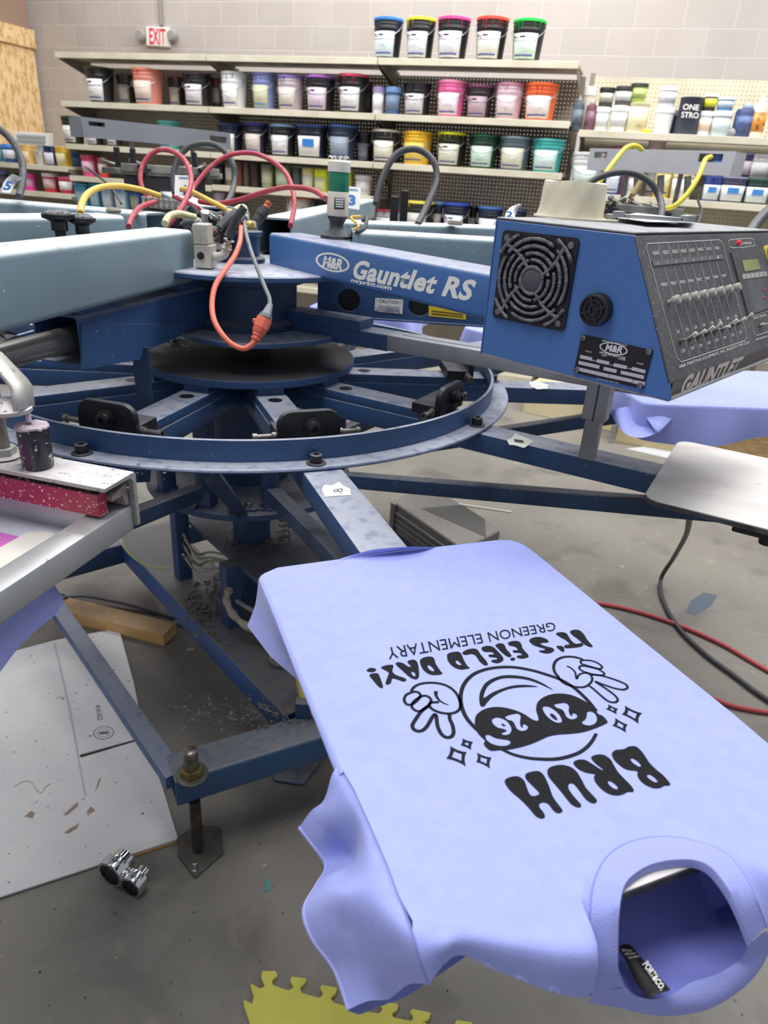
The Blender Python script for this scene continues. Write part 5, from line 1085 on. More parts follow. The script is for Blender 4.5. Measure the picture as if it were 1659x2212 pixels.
hose([(375, 424, 1.97), (400, 436, 1.95), (440, 455, 1.9), (475, 468, 1.85), (490, 480, 1.82)], 0.0065, RED, 'red air hose lying beneath the yellow hose over the hub', group='red air hoses')
hose([(174, 462, 1.45), (177, 440, 1.5), (190, 418, 1.58), (220, 404, 1.7), (260, 402, 1.78), (305, 410, 1.84), (346, 423, 1.88)], 0.0072, YEL, 'yellow air hose arching from the left beams to the manifold', group='yellow air hoses')
hose([(392, 408, 1.95), (410, 412, 1.93), (450, 432, 1.88), (500, 458, 1.82), (545, 487, 1.74)], 0.0068, YEL, 'yellow air hose crossing over the hub to the blue arm', group='yellow air hoses')
hose([(356, 484, 1.7), (365, 468, 1.72), (385, 462, 1.74), (405, 466, 1.76), (422, 470, 1.78)], 0.0088, CRM, 'thick cream hose curving behind the end of the left beam', group='cream hoses')
hose([(492, 490, 1.74), (500, 465, 1.76), (515, 450, 1.78), (528, 450, 1.78), (528, 470, 1.76), (515, 490, 1.74)], 0.008, CRM, 'thick cream hose bent in a hairpin above the hub', group='cream hoses')
hose([(-10, 272, 1.9), (18, 295, 1.9), (38, 325, 1.9), (49, 360, 1.88), (48, 395, 1.85), (41, 425, 1.82)], 0.0095, BLKH, 'thick black cable curving down at the left edge by the number 5 tag', 'cable', 'black cables', 'power_cable')
hose([(378, 420, 2.3), (374, 390, 2.3), (380, 355, 2.3), (398, 325, 2.3), (425, 312, 2.3), (460, 312, 2.3), (488, 330, 2.3), (504, 358, 2.3), (506, 390, 2.3), (498, 425, 2.25), (480, 450, 2.2)], 0.0098, BLKH, 'black cable loop behind the red hoses, in front of the dark grey cover', 'cable', 'black cables', 'power_cable')
hose([(812, 442, 2.1), (818, 410, 2.1), (832, 370, 2.1), (855, 335, 2.1), (885, 322, 2.1), (915, 328, 2.1), (938, 352, 2.1), (943, 385, 2.1), (933, 420, 2.08), (915, 460, 2.05), (902, 485, 2.02)], 0.0098, BLKH, 'black cable loop in front of the yellow pail', 'cable', 'black cables', 'power_cable')
hose([(1262, 405, 2.2), (1290, 385, 2.2), (1330, 373, 2.2), (1372, 376, 2.2), (1405, 395, 2.2), (1424, 425, 2.2), (1430, 455, 2.15), (1425, 478, 2.1)], 0.0105, BLKH, 'black cable loop behind the roll of tape on the console', 'cable', 'black cables', 'power_cable')
hose([(1600, 545, 1.45), (1622, 500, 1.5), (1650, 465, 1.55), (1690, 430, 1.6)], 0.012, BLKH, 'thick black cable rising behind the console at the right edge', 'cable', 'black cables', 'power_cable')
hose([(1386, 323, 2.55), (1372, 315, 2.5), (1352, 320, 2.48), (1330, 345, 2.46), (1310, 372, 2.45), (1292, 398, 2.45)], 0.0085, YEL2, 'lemon yellow hose looped over the left part of the light grey cover', group='lemon hoses on the right head')
hose([(1536, 339, 2.5), (1524, 345, 2.48), (1512, 375, 2.45), (1495, 405, 2.44), (1475, 430, 2.44), (1455, 446, 2.45), (1438, 450, 2.48)], 0.0085, YEL2, 'lemon yellow hose hanging from the notch of the light grey cover', group='lemon hoses on the right head')
hose([(860, 480, 2.0), (852, 466, 2.0), (870, 464, 2.0), (868, 478, 1.98), (880, 490, 1.95)][:0] or [(762, 497, 1.6), (775, 488, 1.6), (758, 470, 1.62), (780, 468, 1.62)], 0.003, YEL, 'thin yellow wire poking up beside the beacon stand', 'wire', None, 'wire')
hose([(783, 478, 1.66), (792, 470, 1.66), (788, 492, 1.62), (770, 502, 1.6)], 0.0045, DARK, 'black wire stub beside the beacon stand', 'wire', None, 'wire')
hose([(1513, 400, 2.45), (1508, 430, 2.45), (1515, 460, 2.44), (1500, 500, 2.4)], 0.004, BLKH, 'thin dark wire hanging below the light grey cover', 'wire', None, 'wire')
hose([(185, 360, 2.6), (230, 395, 2.6), (250, 420, 2.6), (262, 440, 2.5)], 0.004, BLKH, 'thin dark wire hanging at the left head', 'wire', None, 'wire')
# orange cord with plug and grey lead
g = thing('extension_plug', 'orange cord loop plugged into a grey lead, hanging in front of the hub', 'cord', D(520, 745, 1.42))
MB().tube([D(*p) for p in ((521, 490, 1.66), (519, 520, 1.6), (507, 552, 1.55), (485, 585, 1.5), (465, 618, 1.47), (458, 655, 1.45), (462, 690, 1.43), (478, 720, 1.42), (500, 743, 1.42), (525, 753, 1.42), (543, 745, 1.42), (551, 733, 1.42))], 0.0058, 12, 8).build('orange_cord', ORG, g, smooth=60)
MB().tube([D(*p) for p in ((528, 470, 1.72), (530, 495, 1.64), (540, 535, 1.56), (556, 580, 1.5), (572, 620, 1.46), (582, 645, 1.44), (582, 662, 1.43))], 0.0045, 12, 8).build('grey_lead', GRYC, g, smooth=60)
p0, p1 = D(551, 735, 1.42), D(572, 688, 1.42); ax = (p1-p0).normalized(); L_ = (p1-p0).length
MB().lathe([(0.007, 0), (0.010, 0.002), (0.010, 0.006), (0.008, 0.008), (0.011, 0.010), (0.011, 0.014), (0.014, 0.018), (0.0155, L_*.5), (0.014, L_*.52), (0.016, L_*.56), (0.0165, L_)], p0, ax, 10).build('orange_socket', ORG, g, smooth=30)
MB().box(p1-ax*0.006+V((-0.016, 0, 0.0)), V((0.006, 0, 0)), V((0, 0.004, 0)), UPV*0.004).build('latch', ORG, g, bevel=0.001)
p2 = D(583, 660, 1.43); ax2 = (p2-p1).normalized()
MB().lathe([(0.014, -0.002), (0.014, 0.006), (0.010, 0.012), (0.0065, (p2-p1).length), (0.005, (p2-p1).length+0.004)], p1, ax2, 12).build('grey_plug', GRYC, g)
# number tags
def numtag(pts, txt, tq, label, d, curve=None):
    ps = [D(x, y, d) for x, y in pts]; nrm = (ps[1]-ps[0]).cross(ps[2]-ps[1]).normalized()
    if nrm.dot(O-ps[0]) < 0: nrm = -nrm
    g = MB().prism(ps, -nrm*0.001).build('number_tag', mat('tag_white', 'dfe0e0', 0.5)); tag(g, label, 'tag', 'white number tags on the cables')
    TB = mat('tag_blue', '2f66b4', 0.5)
    text_on(txt, [D(x, y, d)+nrm*0.001 for x, y in tq[0]], TB, 'number', g, th=0, bold=0.05)
    text_on('(M&R)', [D(x, y, d)+nrm*0.001 for x, y in tq[1]], TB, 'logo', g, th=0, bold=0.02)
numtag([(377, 422), (419, 424), (418, 379), (378, 378)], '4', (((388, 420), (406, 421), (405, 400), (388, 399)), ((386, 388), (410, 389), (410, 383), (386, 382))), 'white tag with a blue 4 above the manifold', 1.96)
numtag([(746, 449), (776, 453), (780, 405), (748, 402)], '3', (((751, 443), (768, 445), (769, 422), (752, 420)), ((754, 413), (774, 415), (774, 409), (754, 407))), 'white tag with a blue 3 behind the beacon', 2.1)
def curl(bot, top, txt, tq, label, d0, d1):
    n = 9; rows = []
    for i in range(n):
        t = i/(n-1); dd = d0*(1-t)+d1*t+0.03*math.sin(t*math.pi)
        L_ = cr([D(*p, dd) for p in bot], 1) if False else None
        def at(poly):
            k = t*(len(poly)-1); j = min(int(k), len(poly)-2); f_ = k-j; return (poly[j][0]*(1-f_)+poly[j+1][0]*f_, poly[j][1]*(1-f_)+poly[j+1][1]*f_)
        rows.append([D(*at(bot), dd), D(*at(top), dd)])
    g = MB().grid(rows).build('number_tag', mat('tag_white', 'dfe0e0', 0.5), None, solid=0.0008); tag(g, label, 'tag', 'white number tags on the cables')
    TB = mat('tag_blue', '2f66b4', 0.5)
    text_on(txt, [D(x, y, (d0+d1)/2-0.012) for x, y in tq], TB, 'number', g, th=0, bold=0.05)
    return g
curl([(2, 416), (6, 398), (16, 383), (27, 376)], [(22, 419), (30, 402), (40, 390), (50, 385)], '5', [(5, 410), (20, 413), (29, 393), (14, 390)], 'curled white tag with a blue 5 at the left edge', 1.75, 1.75)
curl([(1090, 476), (1092, 460), (1103, 447), (1121, 440)], [(1115, 480), (1112, 468), (1117, 455), (1127, 443)], '2', [(1092, 470), (1108, 471), (1107, 457), (1095, 455)], 'curled white tag with a blue 2 left of the console', 1.5, 1.55)
# tape roll, sheet and spanners on the console top
TZ = TLp.z+0.004
g = thing('tape_roll', 'wide roll of cream masking tape standing on the console top', 'tape', Z(1240, 482, TZ))
tc_ = Z(1243, 474, TZ)+V((0.0, 0.045, 0)); R_ = 67*dep(tc_)/FPX; ht = 0.058*R_/0.055
TP = mat('masking_tape', 'ddd6c0', 0.75, col2='c9c1a8', scale=6, bump=0.4, bscale=20)
m = MB(); rings = []
rr = random.Random(2)
N_ = 56
ph = [rr.uniform(0, 6.28) for _ in range(6)]
for z, k in ((0.003, 1.06), (0.012, 1.04), (0.03, 1.015), (0.06, 1.0), (0.085, 0.985), (0.107, 0.97), (0.11, 0.96)):
    z = z*ht/0.11
    rings.append([tc_+UPV*(z+0.0015*math.sin(3*(2*math.pi*j/N_)+ph[3]))+V((math.cos(2*math.pi*j/N_), math.sin(2*math.pi*j/N_), 0))*R_*(k+0.016*math.sin(5*2*math.pi*j/N_+ph[0]+60*z)+0.014*math.sin(9*2*math.pi*j/N_+ph[1]-110*z)+0.009*math.sin(15*2*math.pi*j/N_+ph[2]+170*z)) for j in range(N_)])
inr = [[tc_+UPV*z+V((math.cos(2*math.pi*j/N_), math.sin(2*math.pi*j/N_), 0))*R_*0.62 for j in range(N_)] for z in (ht, 0.003)]
m.loft(rings+inr+[rings[0]], cap=False); m.build('roll', TP, g, smooth=50)
rings = [[tc_+UPV*z+V((math.cos(2*math.pi*j/40)*1.0, math.sin(2*math.pi*j/40), 0))*R_*(1.0+0.42*max(0, math.cos(2*math.pi*j/40+0.15))**2*k+0.16*k) for j in range(40)] for z, k in ((0, 1), (0.0025, 1), (0.003, 0.9))]
MB().loft(rings).build('loose_tape_foot', TP, g)
sh = MB().prism([Z(1325, 470, TZ+.006), Z(1375, 461, TZ+.006), Z(1500, 475, TZ+.006), Z(1494, 482, TZ+.006), Z(1400, 480, TZ+.006)], UPV*0.0012).build('paper_sheet', mat('white_sheet', 'dcdcdc', 0.7)); tag(sh, 'white sheet of paper lying on the console top behind the spanners', 'paper')
def spanner(p0, p1, label, r=0.011):
    g = thing('spanner', label, 'wrench', p0, 'spanners on the console top'); d = (p1-p0).normalized(); s = V((-d.y, d.x, 0)).normalized()
    WM = mat('spanner_steel', '9fa2a6', 0.3, 0.8)
    MB().prism([p0-s*0.006, p1-s*0.0045, p1+s*0.0045, p0+s*0.006], UPV*0.006).build('shaft', WM, g, bevel=0.0015)
    h = []
    for i in range(22):
        a = math.radians(38+i*(360-76)/21); h.append(p1+d*0.012+d*(r*1.25*math.cos(a))+s*(r*1.25*math.sin(a)))
    h2 = [p1+d*0.012+d*(r*0.55*math.cos(math.radians(a)))+s*(r*0.62*math.sin(math.radians(a))) for a in (-70, -130, 180, 130, 70)]
    MB().prism(h+h2, UPV*0.010).build('open_jaw', WM, g, bevel=0.001)
    MB().lathe([(r*0.6, 0), (r, 0.001), (r, 0.009), (r*0.6, 0.01)], p0-d*0.008, UPV, 20).build('ring_end', WM, g)
spanner(Z(1330, 476, TZ+.002), Z(1432, 483, TZ+.002), 'combination spanner nearer the front edge of the console top')
spanner(Z(1345, 470, TZ+.0085), Z(1470, 478, TZ+.0085), 'combination spanner lying over the paper sheet on the console', 0.010)
# ================================================================ platens and shirts
def pf(a):
    e, t = er(a), et(a)
    return lambda r, tt, z: CC+e*r+t*tt+UPV*z
def rrect(F, r0, r1, tw, z, rad, k=5):
    out = []
    for (cr_, ct, a0) in ((r1-rad, tw-rad, 0), (r0+rad, tw-rad, 90), (r0+rad, -tw+rad, 180), (r1-rad, -tw+rad, 270)):
        for i in range(k+1):
            a = math.radians(a0+90*i/k); out.append(F(cr_+rad*math.cos(a), ct+rad*math.sin(a), z))
    return out
PLW = mat('platen_top_white', 'e2dfdd', 0.7, col2='dcc8cc', scale=5, contrast=(0.5, 0.72), speck='b9b2b2', spk=(0.72, 0.78), sscale=60, stretch=(1, 4, 1), bump=0.3, bscale=40)
PLE = mat('platen_edge', '5d5e62', 0.5, 0.5, col2='3e3f43', scale=30)
def platen(a, label, r0=1.07, r1=1.608, tw=0.2, rad=0.03):
    F = pf(a); g = thing('platen', label, 'platen', F((r0+r1)/2, 0, 0.93), 'platens on the carousel arms')
    m = MB(); pr = rrect(F, r0, r1, tw, 0.9440, rad); m.prism(pr, UPV*0.0095).build('plate', PLE, g, bevel=0.001)
    MB().prism(rrect(F, r0+.001, r1-.001, tw-.001, 0.9536, rad), UPV*0.0016).build('rubber_pad', PLW, g)
    MB().beam(F(r0+0.05, 0, 0.9455), F(r1-0.04, 0, 0.9455), 0.06, 0.02, 0.003).build('support_channel', BLACK, g)
    c = F(r0+0.19, -tw+0.035, 0.932)
    MB().box(c, er(a)*0.035, et(a)*0.012, UPV*0.007).build('lock_handle', BLACKP, g, bevel=0.003)
    MB().lathe([(0.011, -0.012), (0.013, 0.0), (0.010, 0.012)], c+er(a)*0.022-UPV*0.006, UPV, 16).build('handle_knob', BLACKP, g)
    return g
TH8 = -66.6
platen(TH8, 'platen under the printed lavender shirt, its end showing in the neck opening', tw=0.195, rad=0.055, r1=1.604)
platen(-28.5, 'bare white platen with faint pink stains at the right edge', r0=1.085, r1=1.62)
# ---- the printed shirt
ZS = 0.9600
shirt = thing('tee_shirt', 'lavender short sleeve tee shirt with black smiley print stretched over the nearest platen', 'shirt', pf(TH8)(1.33, 0, ZS))
F8 = pf(TH8)
def T(x, y, z=ZS): return Z(x, y, z)
RT = 1.572
seamL = [(1272, 2049, .937), (1274, 1979, .955), (1282, 1910, .961), (1310, 1854, .961), (1359, 1822, .961), (1429, 1810, .961), (1499, 1819, .961), (1562, 1843, .961), (1604, 1889, .960), (1632, 1945, .952), (1655, 2005, .930)]
def PR(x, y, r): return PL(x, y, F8(r, 0, 0), er(TH8))
top = [T(*p) for p in ((566, 1246), (572, 1238), (600, 1226), (850, 1192), (1080, 1166), (1105, 1167), (1130, 1176), (1155, 1194), (1365, 1366), (1580, 1540))]+[F8(RT-.01, .2065, ZS), F8(RT, .2065, ZS), F8(RT, -.2075, ZS)]
top += [T(*p) for p in ((863, 1938), (835, 1863), (800, 1783), (765, 1705), (735, 1655), (700, 1568), (650, 1447), (600, 1325))]
body = MB()
cu = bpy.data.curves.new('c', 'CURVE'); cu.dimensions = '2D'; cu.fill_mode = 'BOTH'
sp_ = cu.splines.new('POLY'); sp_.points.add(len(top)-1); sp_.use_cyclic_u = True
for q_, p in zip(sp_.points, top): q_.co = (p.x*100, p.y*100, 0, 1)
me = curve_mesh(cu); body.add([V((v.co.x/100, v.co.y/100, ZS)) for v in me.vertices], [tuple(p.vertices) for p in me.polygons])
# rolled edges: rows of points going outwards and down
def skirt_rows(edge, drop, out, under, wav=0.0, ph=0.0, n=6):
    # edge: list of (r, t, nr, nt) ; returns rows
    rows = []
    for i, (r, t, nr, nt) in enumerate(edge):
        row = []; u_ = i/(len(edge)-1); d_ = drop(u_) if callable(drop) else drop
        w = wav*math.sin(ph+u_*23)+wav*0.6*math.sin(ph*2+u_*41)
        for j in range(n+1):
            k = j/n; a = min(1, k*3)*math.pi/2
            o_ = 0.006*math.sin(a)+max(0, k-0.3)*(out+w); z_ = -0.006*(1-math.cos(a))-max(0, k-0.3)/0.7*d_
            row.append((r+nr*o_, t+nt*o_, ZS+z_))
        rows.append(row)
    return rows
L8 = []
def px_rt(x, y, z=ZS):
    p = Z(x, y, z)-CC; return p.dot(er(TH8)), p.dot(et(TH8))
ptsL = [px_rt(*p) for p in ((572, 1238), (566, 1246), (600, 1325), (650, 1447), (700, 1568), (728, 1638), (742, 1668))]
rows = []
for i, (r, t) in enumerate(ptsL):
    hang = (0.066, 0.066, 0.055, 0.022, 0.012, 0.012, 0.012)[i]; ins = (0.0, -0.012, 0.0, 0.02, 0.02, 0.02, 0.02)[i]
    rows.append([F8(r, t, ZS), F8(r, t-0.003, ZS-0.002), F8(r, t-0.005, ZS-0.006), F8(r+0.004, t-0.006+ins*0.4, ZS-hang*0.6), F8(r+0.012, t-0.012+ins, ZS-hang)])
body.grid([cr(list(c), 3) for c in rows])
ptsB = [px_rt(*p) for p in ((572, 1238), (600, 1226), (725, 1209), (850, 1192), (960, 1179), (1080, 1166), (1105, 1167), (1130, 1176), (1155, 1194))]
body.grid([[F8(r, t, ZS), F8(r-0.003, t, ZS-0.002), F8(r-0.004, t, ZS-0.006), F8(r-0.002, t, ZS-0.05)] for r, t in ptsB])
ptsR = [px_rt(*p) for p in ((1155, 1194), (1365, 1366), (1580, 1540))]+[(1.56, .2065), (1.6, .205)]
body.grid([[F8(r, t, ZS), F8(r, t+0.003, ZS-0.002), F8(r, t+0.005, ZS-0.006), F8(r, t-0.01, ZS-0.03)] for r, t in ptsR])
# back flap standing slightly proud behind the edge
fl = [(735, 1207, .9605), (770, 1196, .966), (810, 1187, .972), (860, 1182, .974), (905, 1181, .970), (940, 1182, .9605)]
lo_ = [(735, 1210, .9603), (770, 1204, .9603), (810, 1198, .9603), (860, 1191, .9603), (905, 1186, .9603), (940, 1182, .9603)]
body.grid([cr([Z(*a) for a in fl], 4), cr([Z(*a) for a in lo_], 4)])
# shoulder panels in front of the platen, left one from the photo, right one mirrored
def mir(p): q = p-CC; r, t = q.dot(er(TH8)), q.dot(et(TH8)); return F8(r, -t, p.z)
def tt_(p): return (p-CC).dot(et(TH8))
def rr_(p): return (p-CC).dot(er(TH8))
def smooth_grid(cols, kk=5):
    cols = [cr(c, kk) for c in cols]; n = len(cols[0]); rows = [cr([c[i] for c in cols], 4) for i in range(n)]; return rows
SEAM_END = [F8(RT, -.2075, ZS), Z(893, 2022, .9590), Z(905, 2070, .9500), Z(926, 2128, .928)]
botL = [Z(957, 2086, .938), Z(996, 2063, .943), Z(1059, 2091, .935), Z(1129, 2119, .928), Z(1199, 2144, .922), Z(1277, 2150, .915)]
seamP = [Z(*p) for p in seamL]
botR = [mir(p) for p in botL[:4]][::-1]; botR = [PR(1700, 2010, 1.655)]+botR[1:]+[mir(SEAM_END[3])]
cols = [SEAM_END]
def colm(tx, b, k=None):
    a = F8(RT, tx, ZS); t_ = tt_(b); r_ = rr_(b)
    m1 = F8(RT+(r_-RT)*0.55, tx*0.5+t_*0.5, ZS+0.0003); m2 = F8(RT+(r_-RT)*0.93, tx*0.12+t_*0.88, ZS-0.0035)
    return [a, m1, m2, b]
for b_ in botL: cols.append(colm(max(-.2, tt_(b_)), b_))
tl0 = cols[-1][0]; tcur = (cols[-1][0]-CC).dot(et(TH8)); n_ = len(seamP)
t_end = 0.105
for i, b_ in enumerate(seamP):
    a = F8(RT, tcur+(t_end-tcur)*(i+1)/(n_+1), ZS)
    m1, m2 = a*0.67+b_*0.33, a*0.33+b_*0.67
    m1.z = ZS+0.0004; m2.z = (ZS+0.0003 if 1 < i < 9 else ZS-0.0008); cols.append([a, m1, m2, b_])
for i, b_ in enumerate(botR):
    cols.append(colm([.125, .15, .17, .19, .2065][min(i, 4)], b_) if i < len(botR)-1 else [mir(p) for p in SEAM_END])
R_ = smooth_grid([[c[j] for c in cols] for j in range(4)], 4)
body.grid(R_)
under = [[p, p+er(TH8)*-0.012+V((0, 0, -0.006)), p+er(TH8)*-0.10+V((0, 0, 0.0))] for p in cr(botL, 5)]
body.grid(under); body.grid([[mir(p) for p in row] for row in under])
bo = body.build('body', LAV, shirt, smooth=50)
# sleeves
seam = [Z(733, 1652, .958), Z(765, 1705, .958), Z(800, 1783, .958), Z(835, 1863, .958), Z(863, 1938, .958)]+SEAM_END[1:]
cuff = [Z(643, 1792, .886), Z(675, 1833, .882), Z(700, 1872, .876), Z(680, 1912, .874), Z(652, 1965, .870), Z(668, 2028, .864), Z(718, 2098, .856), Z(749, 2183, .850)]
mids = [Z(700, 1728, .930), Z(724, 1776, .926), Z(752, 1834, .920), Z(752, 1893, .924), Z(752, 1950, .926), Z(775, 2015, .915), Z(812, 2085, .898), Z(840, 2158, .868)]
q1 = [a*0.5+b*0.5+V((0, 0, .010)) for a, b in zip(seam, mids)]; q3 = [a*0.5+b*0.5+V((0, 0, .005)) for a, b in zip(mids, cuff)]
q3[2] += V((0.01, 0.01, -.012)); mids[2] += V((0.006, 0.006, -.010)); mids[1] += V((-.004, 0, .005)); mids[4] += V((-.003, 0, .006)); q1[6] += V((0, 0, -.006))
sl_rows = smooth_grid([seam, q1, mids, q3, cuff], 6)
def mir2(p):
    q = mir(p); t = tt_(q); o_ = max(0, t-.2075); return F8(rr_(q), .2065+o_*0.35 if t > .2065 else t, q.z-o_*0.5)
for fn in (lambda p: p, mir2):
    m = MB(); m.grid([[fn(p) for p in r] for r in sl_rows])
    # underside of the sleeve, tucked back in
    m.grid([[fn(p), fn(p+V((0.01, 0.004, -0.012))), fn(p+V((0.05, 0.02, -0.01))), fn(p+V((0.10, 0.05, 0.0)))] for p in [r[-1] for r in sl_rows]])
    so = m.build('sleeve', LAV, shirt, smooth=60)
    st = mat('stitch_thread', 'bcc0f4', 0.8)
    hem = [fn(r[-1]*0.90+r[-3]*0.10+V((0, 0, 0.0012))) for r in sl_rows]
    m = MB()
    for off in (0.0, 0.07):
        h_ = [fn(r[-1]*(0.86-off)+r[-4]*(0.14+off)+V((-0.0004, -0.0004, 0.0008))) for r in sl_rows]
        m.tube(h_, 0.00045, 4, 0)
    m.build('hem_stitching', st, so)
    m = MB(); m.tube([fn(p+V((0, 0, 0.0006))) for p in cr(seam, 6)], 0.0007, 5, 0); m.build('seam', mat('seam_dark_lavender', '7f84cc', 0.9), so)  # seam line in a darker lavender
# collar
inn = [(1336, 2049, .936), (1338, 1979, .954), (1347, 1925, .9605), (1366, 1898, .962), (1403, 1875, .962), (1450, 1864, .962), (1499, 1864, .962), (1534, 1880, .9615), (1569, 1924, .957), (1595, 1975, .945), (1620, 2040, .922)]
so_, si_ = [Z(*p) for p in seamL], [Z(*p) for p in inn]
so_ = [Z(1277, 2150, .893), Z(1272, 2100, .918)]+so_; si_ = [Z(1352, 2135, .897), Z(1337, 2095, .920)]+si_
m = MB(); A, B = cr(so_, 6), cr(si_, 6)
m.grid([[a+V((0, 0, 0)), a*0.97+b*0.03+V((0, 0, .0022)), a*0.5+b*0.5+V((0, 0, .003)), a*0.04+b*0.96+V((0, 0, .0024)), b+V((0, 0, -.001)), b+V((0, 0, -.006))] for a, b in zip(A, B)])
# back of the collar: lower lip, seen from the inside
lipi = [Z(1352, 2135, .897), Z(1372, 2152, .889), Z(1412, 2160, .884), Z(1450, 2150, .884), Z(1492, 2124, .886), Z(1548, 2106, .889), Z(1592, 2078, .896), Z(1620, 2040, .922)]
lipo = [Z(1277, 2150, .893), Z(1338, 2160, .884), Z(1408, 2176, .876), Z(1478, 2177, .874), Z(1548, 2160, .876), Z(1618, 2114, .884), Z(1662, 2056, .902), Z(1657, 2010, .926)]
A, B = cr(lipo, 6), cr(lipi, 6)
m.grid([[a+V((0, 0, -.01)), a, a*0.6+b*0.4+V((0, 0, .003)), b+V((0, 0, .001)), b+V((0, 0, -.004))] for a, b in zip(A, B)])
m.build('collar', LAVRIB, shirt, smooth=60)
# collar seam thread
m = MB(); m.tube([p+V((0, 0, 0.0012)) for p in cr(so_, 6)], 0.0008, 5, 0); m.build('collar_seam', mat('seam_dark_lavender', '7f84cc', 0.9), shirt)
# inside back of the shirt, hanging below the platen
back = MB(); cols = []
for i, p in enumerate(lipi):
    u_ = i/(len(lipi)-1); t0 = -0.085+0.19*u_
    cols.append([p+V((0, 0, -.001)), p*0.7+F8(1.60, t0, .87)*0.3+V((0, 0, -.010)), F8(1.60, t0, .868), F8(1.54, t0*1.1, .888), F8(1.46, t0*1.2, .915)])
cols = [[Z(1325, 2125, .905), Z(1322, 2080, .905), F8(1.60, -.095, .893), F8(1.54, -.11, .905), F8(1.46, -.12, .92)]]+cols+[[Z(1648, 2000, .925), Z(1652, 1960, .925), F8(1.61, .15, .880), F8(1.54, .16, .888), F8(1.46, .16, .915)]]
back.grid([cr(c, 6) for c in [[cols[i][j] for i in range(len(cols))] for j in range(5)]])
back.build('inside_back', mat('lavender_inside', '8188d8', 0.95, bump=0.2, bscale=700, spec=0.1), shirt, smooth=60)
# neck tag
tq = [(1336, 2042, .8865), (1361, 2041, .8845), (1449, 2138, .8925), (1398, 2156, .8925)]
tp = [Z(*p) for p in ((1337, 2044, .892), (1360, 2040, .890), (1385, 2068, .890), (1420, 2105, .892), (1448, 2138, .896))]
tb = [Z(*p) for p in ((1337, 2052, .892), (1352, 2075, .890), (1366, 2105, .891), (1382, 2135, .893), (1402, 2155, .897))]
tm = MB().grid([cr(tp, 4), [a*0.5+b*0.5+V((0, 0, .0015)) for a, b in zip(cr(tp, 4), cr(tb, 4))], cr(tb, 4)]).build('neck_tag', mat('tag_black', '1d1d20', 0.6), shirt, solid=0.0005)
text_on('PORT&CO.', [Z(*p) for p in ((1387, 2085, .8945), (1427, 2142, .8970), (1438, 2134, .8972), (1399, 2076, .8945))], PRINTW, 'lettering', tm, bold=0.03, th=0.0008)
for i in range(3):
    text_on('Core Cotton' if i == 2 else '100% Cotton', [Z(*p) for p in ((1343+i*7, 2056+i*8, .894), (1364+i*8, 2056+i*6, .8935), (1364+i*8, 2052+i*6, .8935), (1343+i*7, 2052+i*8, .894))], PRINTW, 'small_print', tm, th=0.0008)
# ---- the print
ART = MB()
def art(loops, smooth=True, k=4):
    cu = bpy.data.curves.new('c', 'CURVE'); cu.dimensions = '2D'; cu.fill_mode = 'BOTH'
    for lp in loops:
        pts = [Z(x, y, ZS) for x, y in lp]
        if smooth: pts = cr(pts, k, True)
        sp = cu.splines.new('POLY'); sp.points.add(len(pts)-1); sp.use_cyclic_u = True
        for q_, p in zip(sp.points, pts): q_.co = (p.x*100, p.y*100, 0, 1)
    me = curve_mesh(cu); ART.add([V((v.co.x/100, v.co.y/100, ZS+0.0005)) for v in me.vertices], [tuple(p.vertices) for p in me.polygons])
def X(ox, oy, s): return lambda pts: [(ox+x/s, oy+y/s) for x, y in pts]
cA = X(1040, 1580, 3.770); cB = X(970, 1420, 3.687); cC = X(780, 1330, 3.190); cD = X(840, 1460, 6.381); cE = X(1180, 1400, 7.541)
def stroke(pts, wpx, closed=False, k=5):
    ps = [Z(x, y, ZS) for x, y in pts]; s_ = dep(ps[0])/FPX
    wd = (lambda u: wpx(u)*s_*1.25) if callable(wpx) else wpx*s_*1.25
    ribbon(ART, ps, wd, UPV, 0.0005, closed, k)
# H U R B
art([cA([(190, 400), (230, 375), (295, 368), (345, 400), (365, 445), (385, 500), (410, 527), (445, 525), (470, 510), (455, 485), (400, 430), (360, 385), (360, 350), (400, 332), (460, 325), (500, 350), (530, 400), (555, 460), (585, 540), (640, 615), (660, 645), (645, 665), (610, 665), (575, 635), (545, 595), (505, 580), (472, 592), (472, 620), (500, 655), (517, 690), (505, 710), (470, 708), (435, 685), (380, 620), (320, 560), (240, 490), (200, 440)])])
art([cA([(540, 310), (580, 285), (650, 274), (720, 290), (770, 325), (810, 385), (850, 460), (895, 510), (935, 555), (938, 575), (915, 588), (880, 578), (840, 545), (800, 490), (755, 435), (725, 425), (707, 440), (715, 480), (755, 535), (800, 585), (812, 605), (800, 622), (765, 615), (725, 590), (680, 535), (620, 460), (560, 390), (538, 350)])])
art([cA([(750, 250), (790, 232), (845, 235), (890, 260), (960, 305), (993, 320), (975, 300), (930, 265), (895, 225), (900, 205), (945, 190), (1000, 195), (1050, 230), (1080, 280), (1110, 330), (1160, 385), (1215, 440), (1240, 480), (1230, 495), (1190, 496), (1150, 515), (1100, 524), (1040, 512), (980, 475), (930, 420), (915, 375), (925, 352), (905, 347), (850, 338), (790, 310), (755, 275)]), cA([(1030, 410), (1050, 408), (1090, 435), (1110, 462), (1100, 474), (1065, 460), (1035, 432)])])
art([cA([(1063, 180), (1090, 155), (1160, 145), (1200, 125), (1255, 125), (1300, 160), (1340, 215), (1370, 260), (1420, 310), (1480, 360), (1520, 405), (1538, 432), (1525, 442), (1490, 445), (1450, 463), (1400, 464), (1340, 440), (1290, 400), (1268, 355), (1272, 330), (1240, 322), (1190, 315), (1140, 290), (1085, 240), (1065, 205)]), cA([(1215, 225), (1235, 224), (1275, 250), (1298, 280), (1285, 290), (1250, 272), (1220, 245)]), cA([(1350, 358), (1372, 355), (1410, 380), (1432, 408), (1420, 418), (1385, 402), (1352, 375)])])
